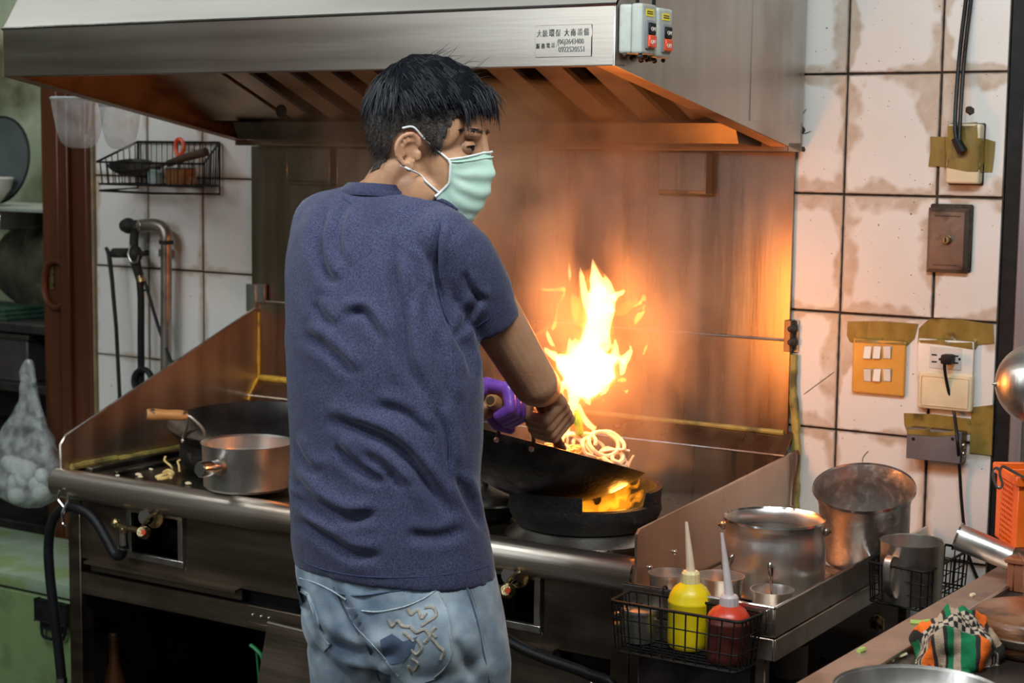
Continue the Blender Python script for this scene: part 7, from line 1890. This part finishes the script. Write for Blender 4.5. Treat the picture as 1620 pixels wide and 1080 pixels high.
polyline_disp(jo, [([(528, 925), (548, 965), (585, 1030), (600, 1078)], 8, .008), ([(495, 985), (530, 1018), (590, 1036), (640, 1030)], 10, .008), ([(500, 1010), (520, 1045), (560, 1070)], 9, .006), ([(745, 930), (765, 990), (782, 1050)], 8, .004),
                   ([(475, 935), (495, 985), (512, 1030)], 8, .006), ([(720, 1010), (735, 1045), (750, 1078)], 9, .006), ([(640, 935), (680, 925), (720, 930)], 8, .003)])
jbv = bvh_of(jo)
pk = patch('back_pocket', [(548, 961), (600, 963), (650, 952), (691, 932), (704, 950), (712, 990), (716, 1028), (708, 1054), (688, 1074), (650, 1086), (628, 1068), (600, 1032), (570, 1002), (556, 985)], jbv, MT['denim'], jo, .0028, 6)
pk2 = patch('back_pocket', [(469, 924), (488, 938), (498, 962), (508, 992), (524, 1018), (514, 1030), (500, 1016), (486, 985), (474, 950)], jbv, MT['denim'], jo, .003, 5)
pbv = bvh_of(pk)
cord('pocket_hem', [(549, 962), (575, 966), (600, 967), (630, 962), (650, 956), (672, 946), (690, 934)], jbv, .0018, MT['stitch'], pk, .0026)
cord('pocket_stitch', [(694, 936), (705, 960), (711, 1000), (713, 1030), (704, 1054), (688, 1070)], jbv, .0010, MT['stitch'], pk, .0030)
cord('pocket_stitch', [(552, 968), (562, 990), (590, 1018), (612, 1044), (632, 1068)], jbv, .0010, MT['stitch'], pk, .0030)
cord('pocket_hem', [(470, 926), (480, 934), (489, 941)], jbv, .0028, MT['stitch'], pk2, .0038)
cord('pocket_stitch', [(489, 941), (498, 966), (507, 994), (522, 1018)], jbv, .0015, MT['stitch'], pk2, .0034)
cord('yoke_seam', [(474, 914), (500, 922), (525, 934), (548, 948)], jbv, .0016, MT['stitch'], jo, .0006)
cord('yoke_seam', [(530, 936), (560, 942), (600, 938), (640, 932)], jbv, .0018, MT['denim_dk'], jo, .0004)
cord('seat_seam', [(527, 928), (546, 966), (566, 1000), (586, 1034), (600, 1076)], jbv, .0016, MT['denim_dk'], jo, .0003)
cord('side_seam', [(738, 928), (748, 960), (756, 990), (764, 1031), (774, 1078)], jbv, .0022, MT['denim_dk'], jo, .0004)
cord('side_stitch', [(744, 928), (754, 960), (762, 990), (770, 1031), (780, 1078)], jbv, .0010, MT['stitch'], jo, .0004)
patch('dark_applique', [(602, 1012), (622, 1002), (640, 1014), (662, 1006), (656, 1026), (640, 1046), (618, 1050), (606, 1034)], jbv, MT['denim_dk'], pk, .0036, 5, .0)
emb = [[(616, 980), (622, 990), (630, 982), (638, 990), (650, 992)], [(646, 962), (652, 972), (662, 966), (668, 978), (676, 970)], [(672, 962), (686, 962), (690, 974), (680, 982), (668, 990)], [(650, 990), (660, 1000), (672, 996), (680, 1006), (672, 1016)],
       [(660, 1010), (668, 1024), (660, 1034), (652, 1026)], [(684, 1010), (694, 1022), (702, 1030), (698, 1042)], [(652, 1040), (662, 1048), (656, 1058), (648, 1052), (652, 1064)], [(640, 1000), (648, 1006), (656, 1014)], [(690, 992), (684, 1000), (690, 1008)]]
for e in emb: cord('embroidery', e, jbv, .0036, MT['embroid'], pk, .0012, 7, 7)
# ---- glove
MT['glove'] = pm('purple_nitrile', (.20, .075, .52), (.26, .10, .62), 30, .32, 0, .5, 70, spec=.5)
gl = G(); fist(gl, gcL, axG, kL, mL, wrL, (-22, 48, 116, 172), (.040, .038, .034, .026), 1.0, .0185, grow=.0016)
wd_ = (El - wrL).normalized()
gl.tube([wrL - wd_ * .03, wrL, wrL + wd_ * .03, wrL + wd_ * .06], [.034, .034, .036, .041], 18)
go = gl.build('glove', MT['glove'], person, 180, weld=False)
remesh(go, .0030, 2, .5)
G().tube([wrL + wd_ * .0575 + (perp(wd_)[0] * math.cos(t) + perp(wd_)[1] * math.sin(t)) * .0405 for t in [2 * PI * k / 24 for k in range(24)]], .0022, 6, closed=True).build('glove_cuff', MT['glove'], go)
# ---- shoes
for s in (1, -1):
    an_ = Vector((hipc.x + s * .103, hipc.y - .02, 0))
    sh_ = G(); sh_.ball(an_ + Vector((0, .07, .045)), (.048, .15, .05), 20, 12); sh_.ball(an_ + Vector((0, -.02, .06)), (.046, .06, .06), 18, 12)
    so3 = sh_.build('shoe', MT['black'], person, 180, weld=False)
    for v in so3.data.vertices: v.co.z = max(v.co.z, .004)
    G().box((an_.x - .046, an_.y - .075, 0.0), (an_.x + .046, an_.y + .21, .018), .012, seg=2).build('sole', MT['rubber'], so3)
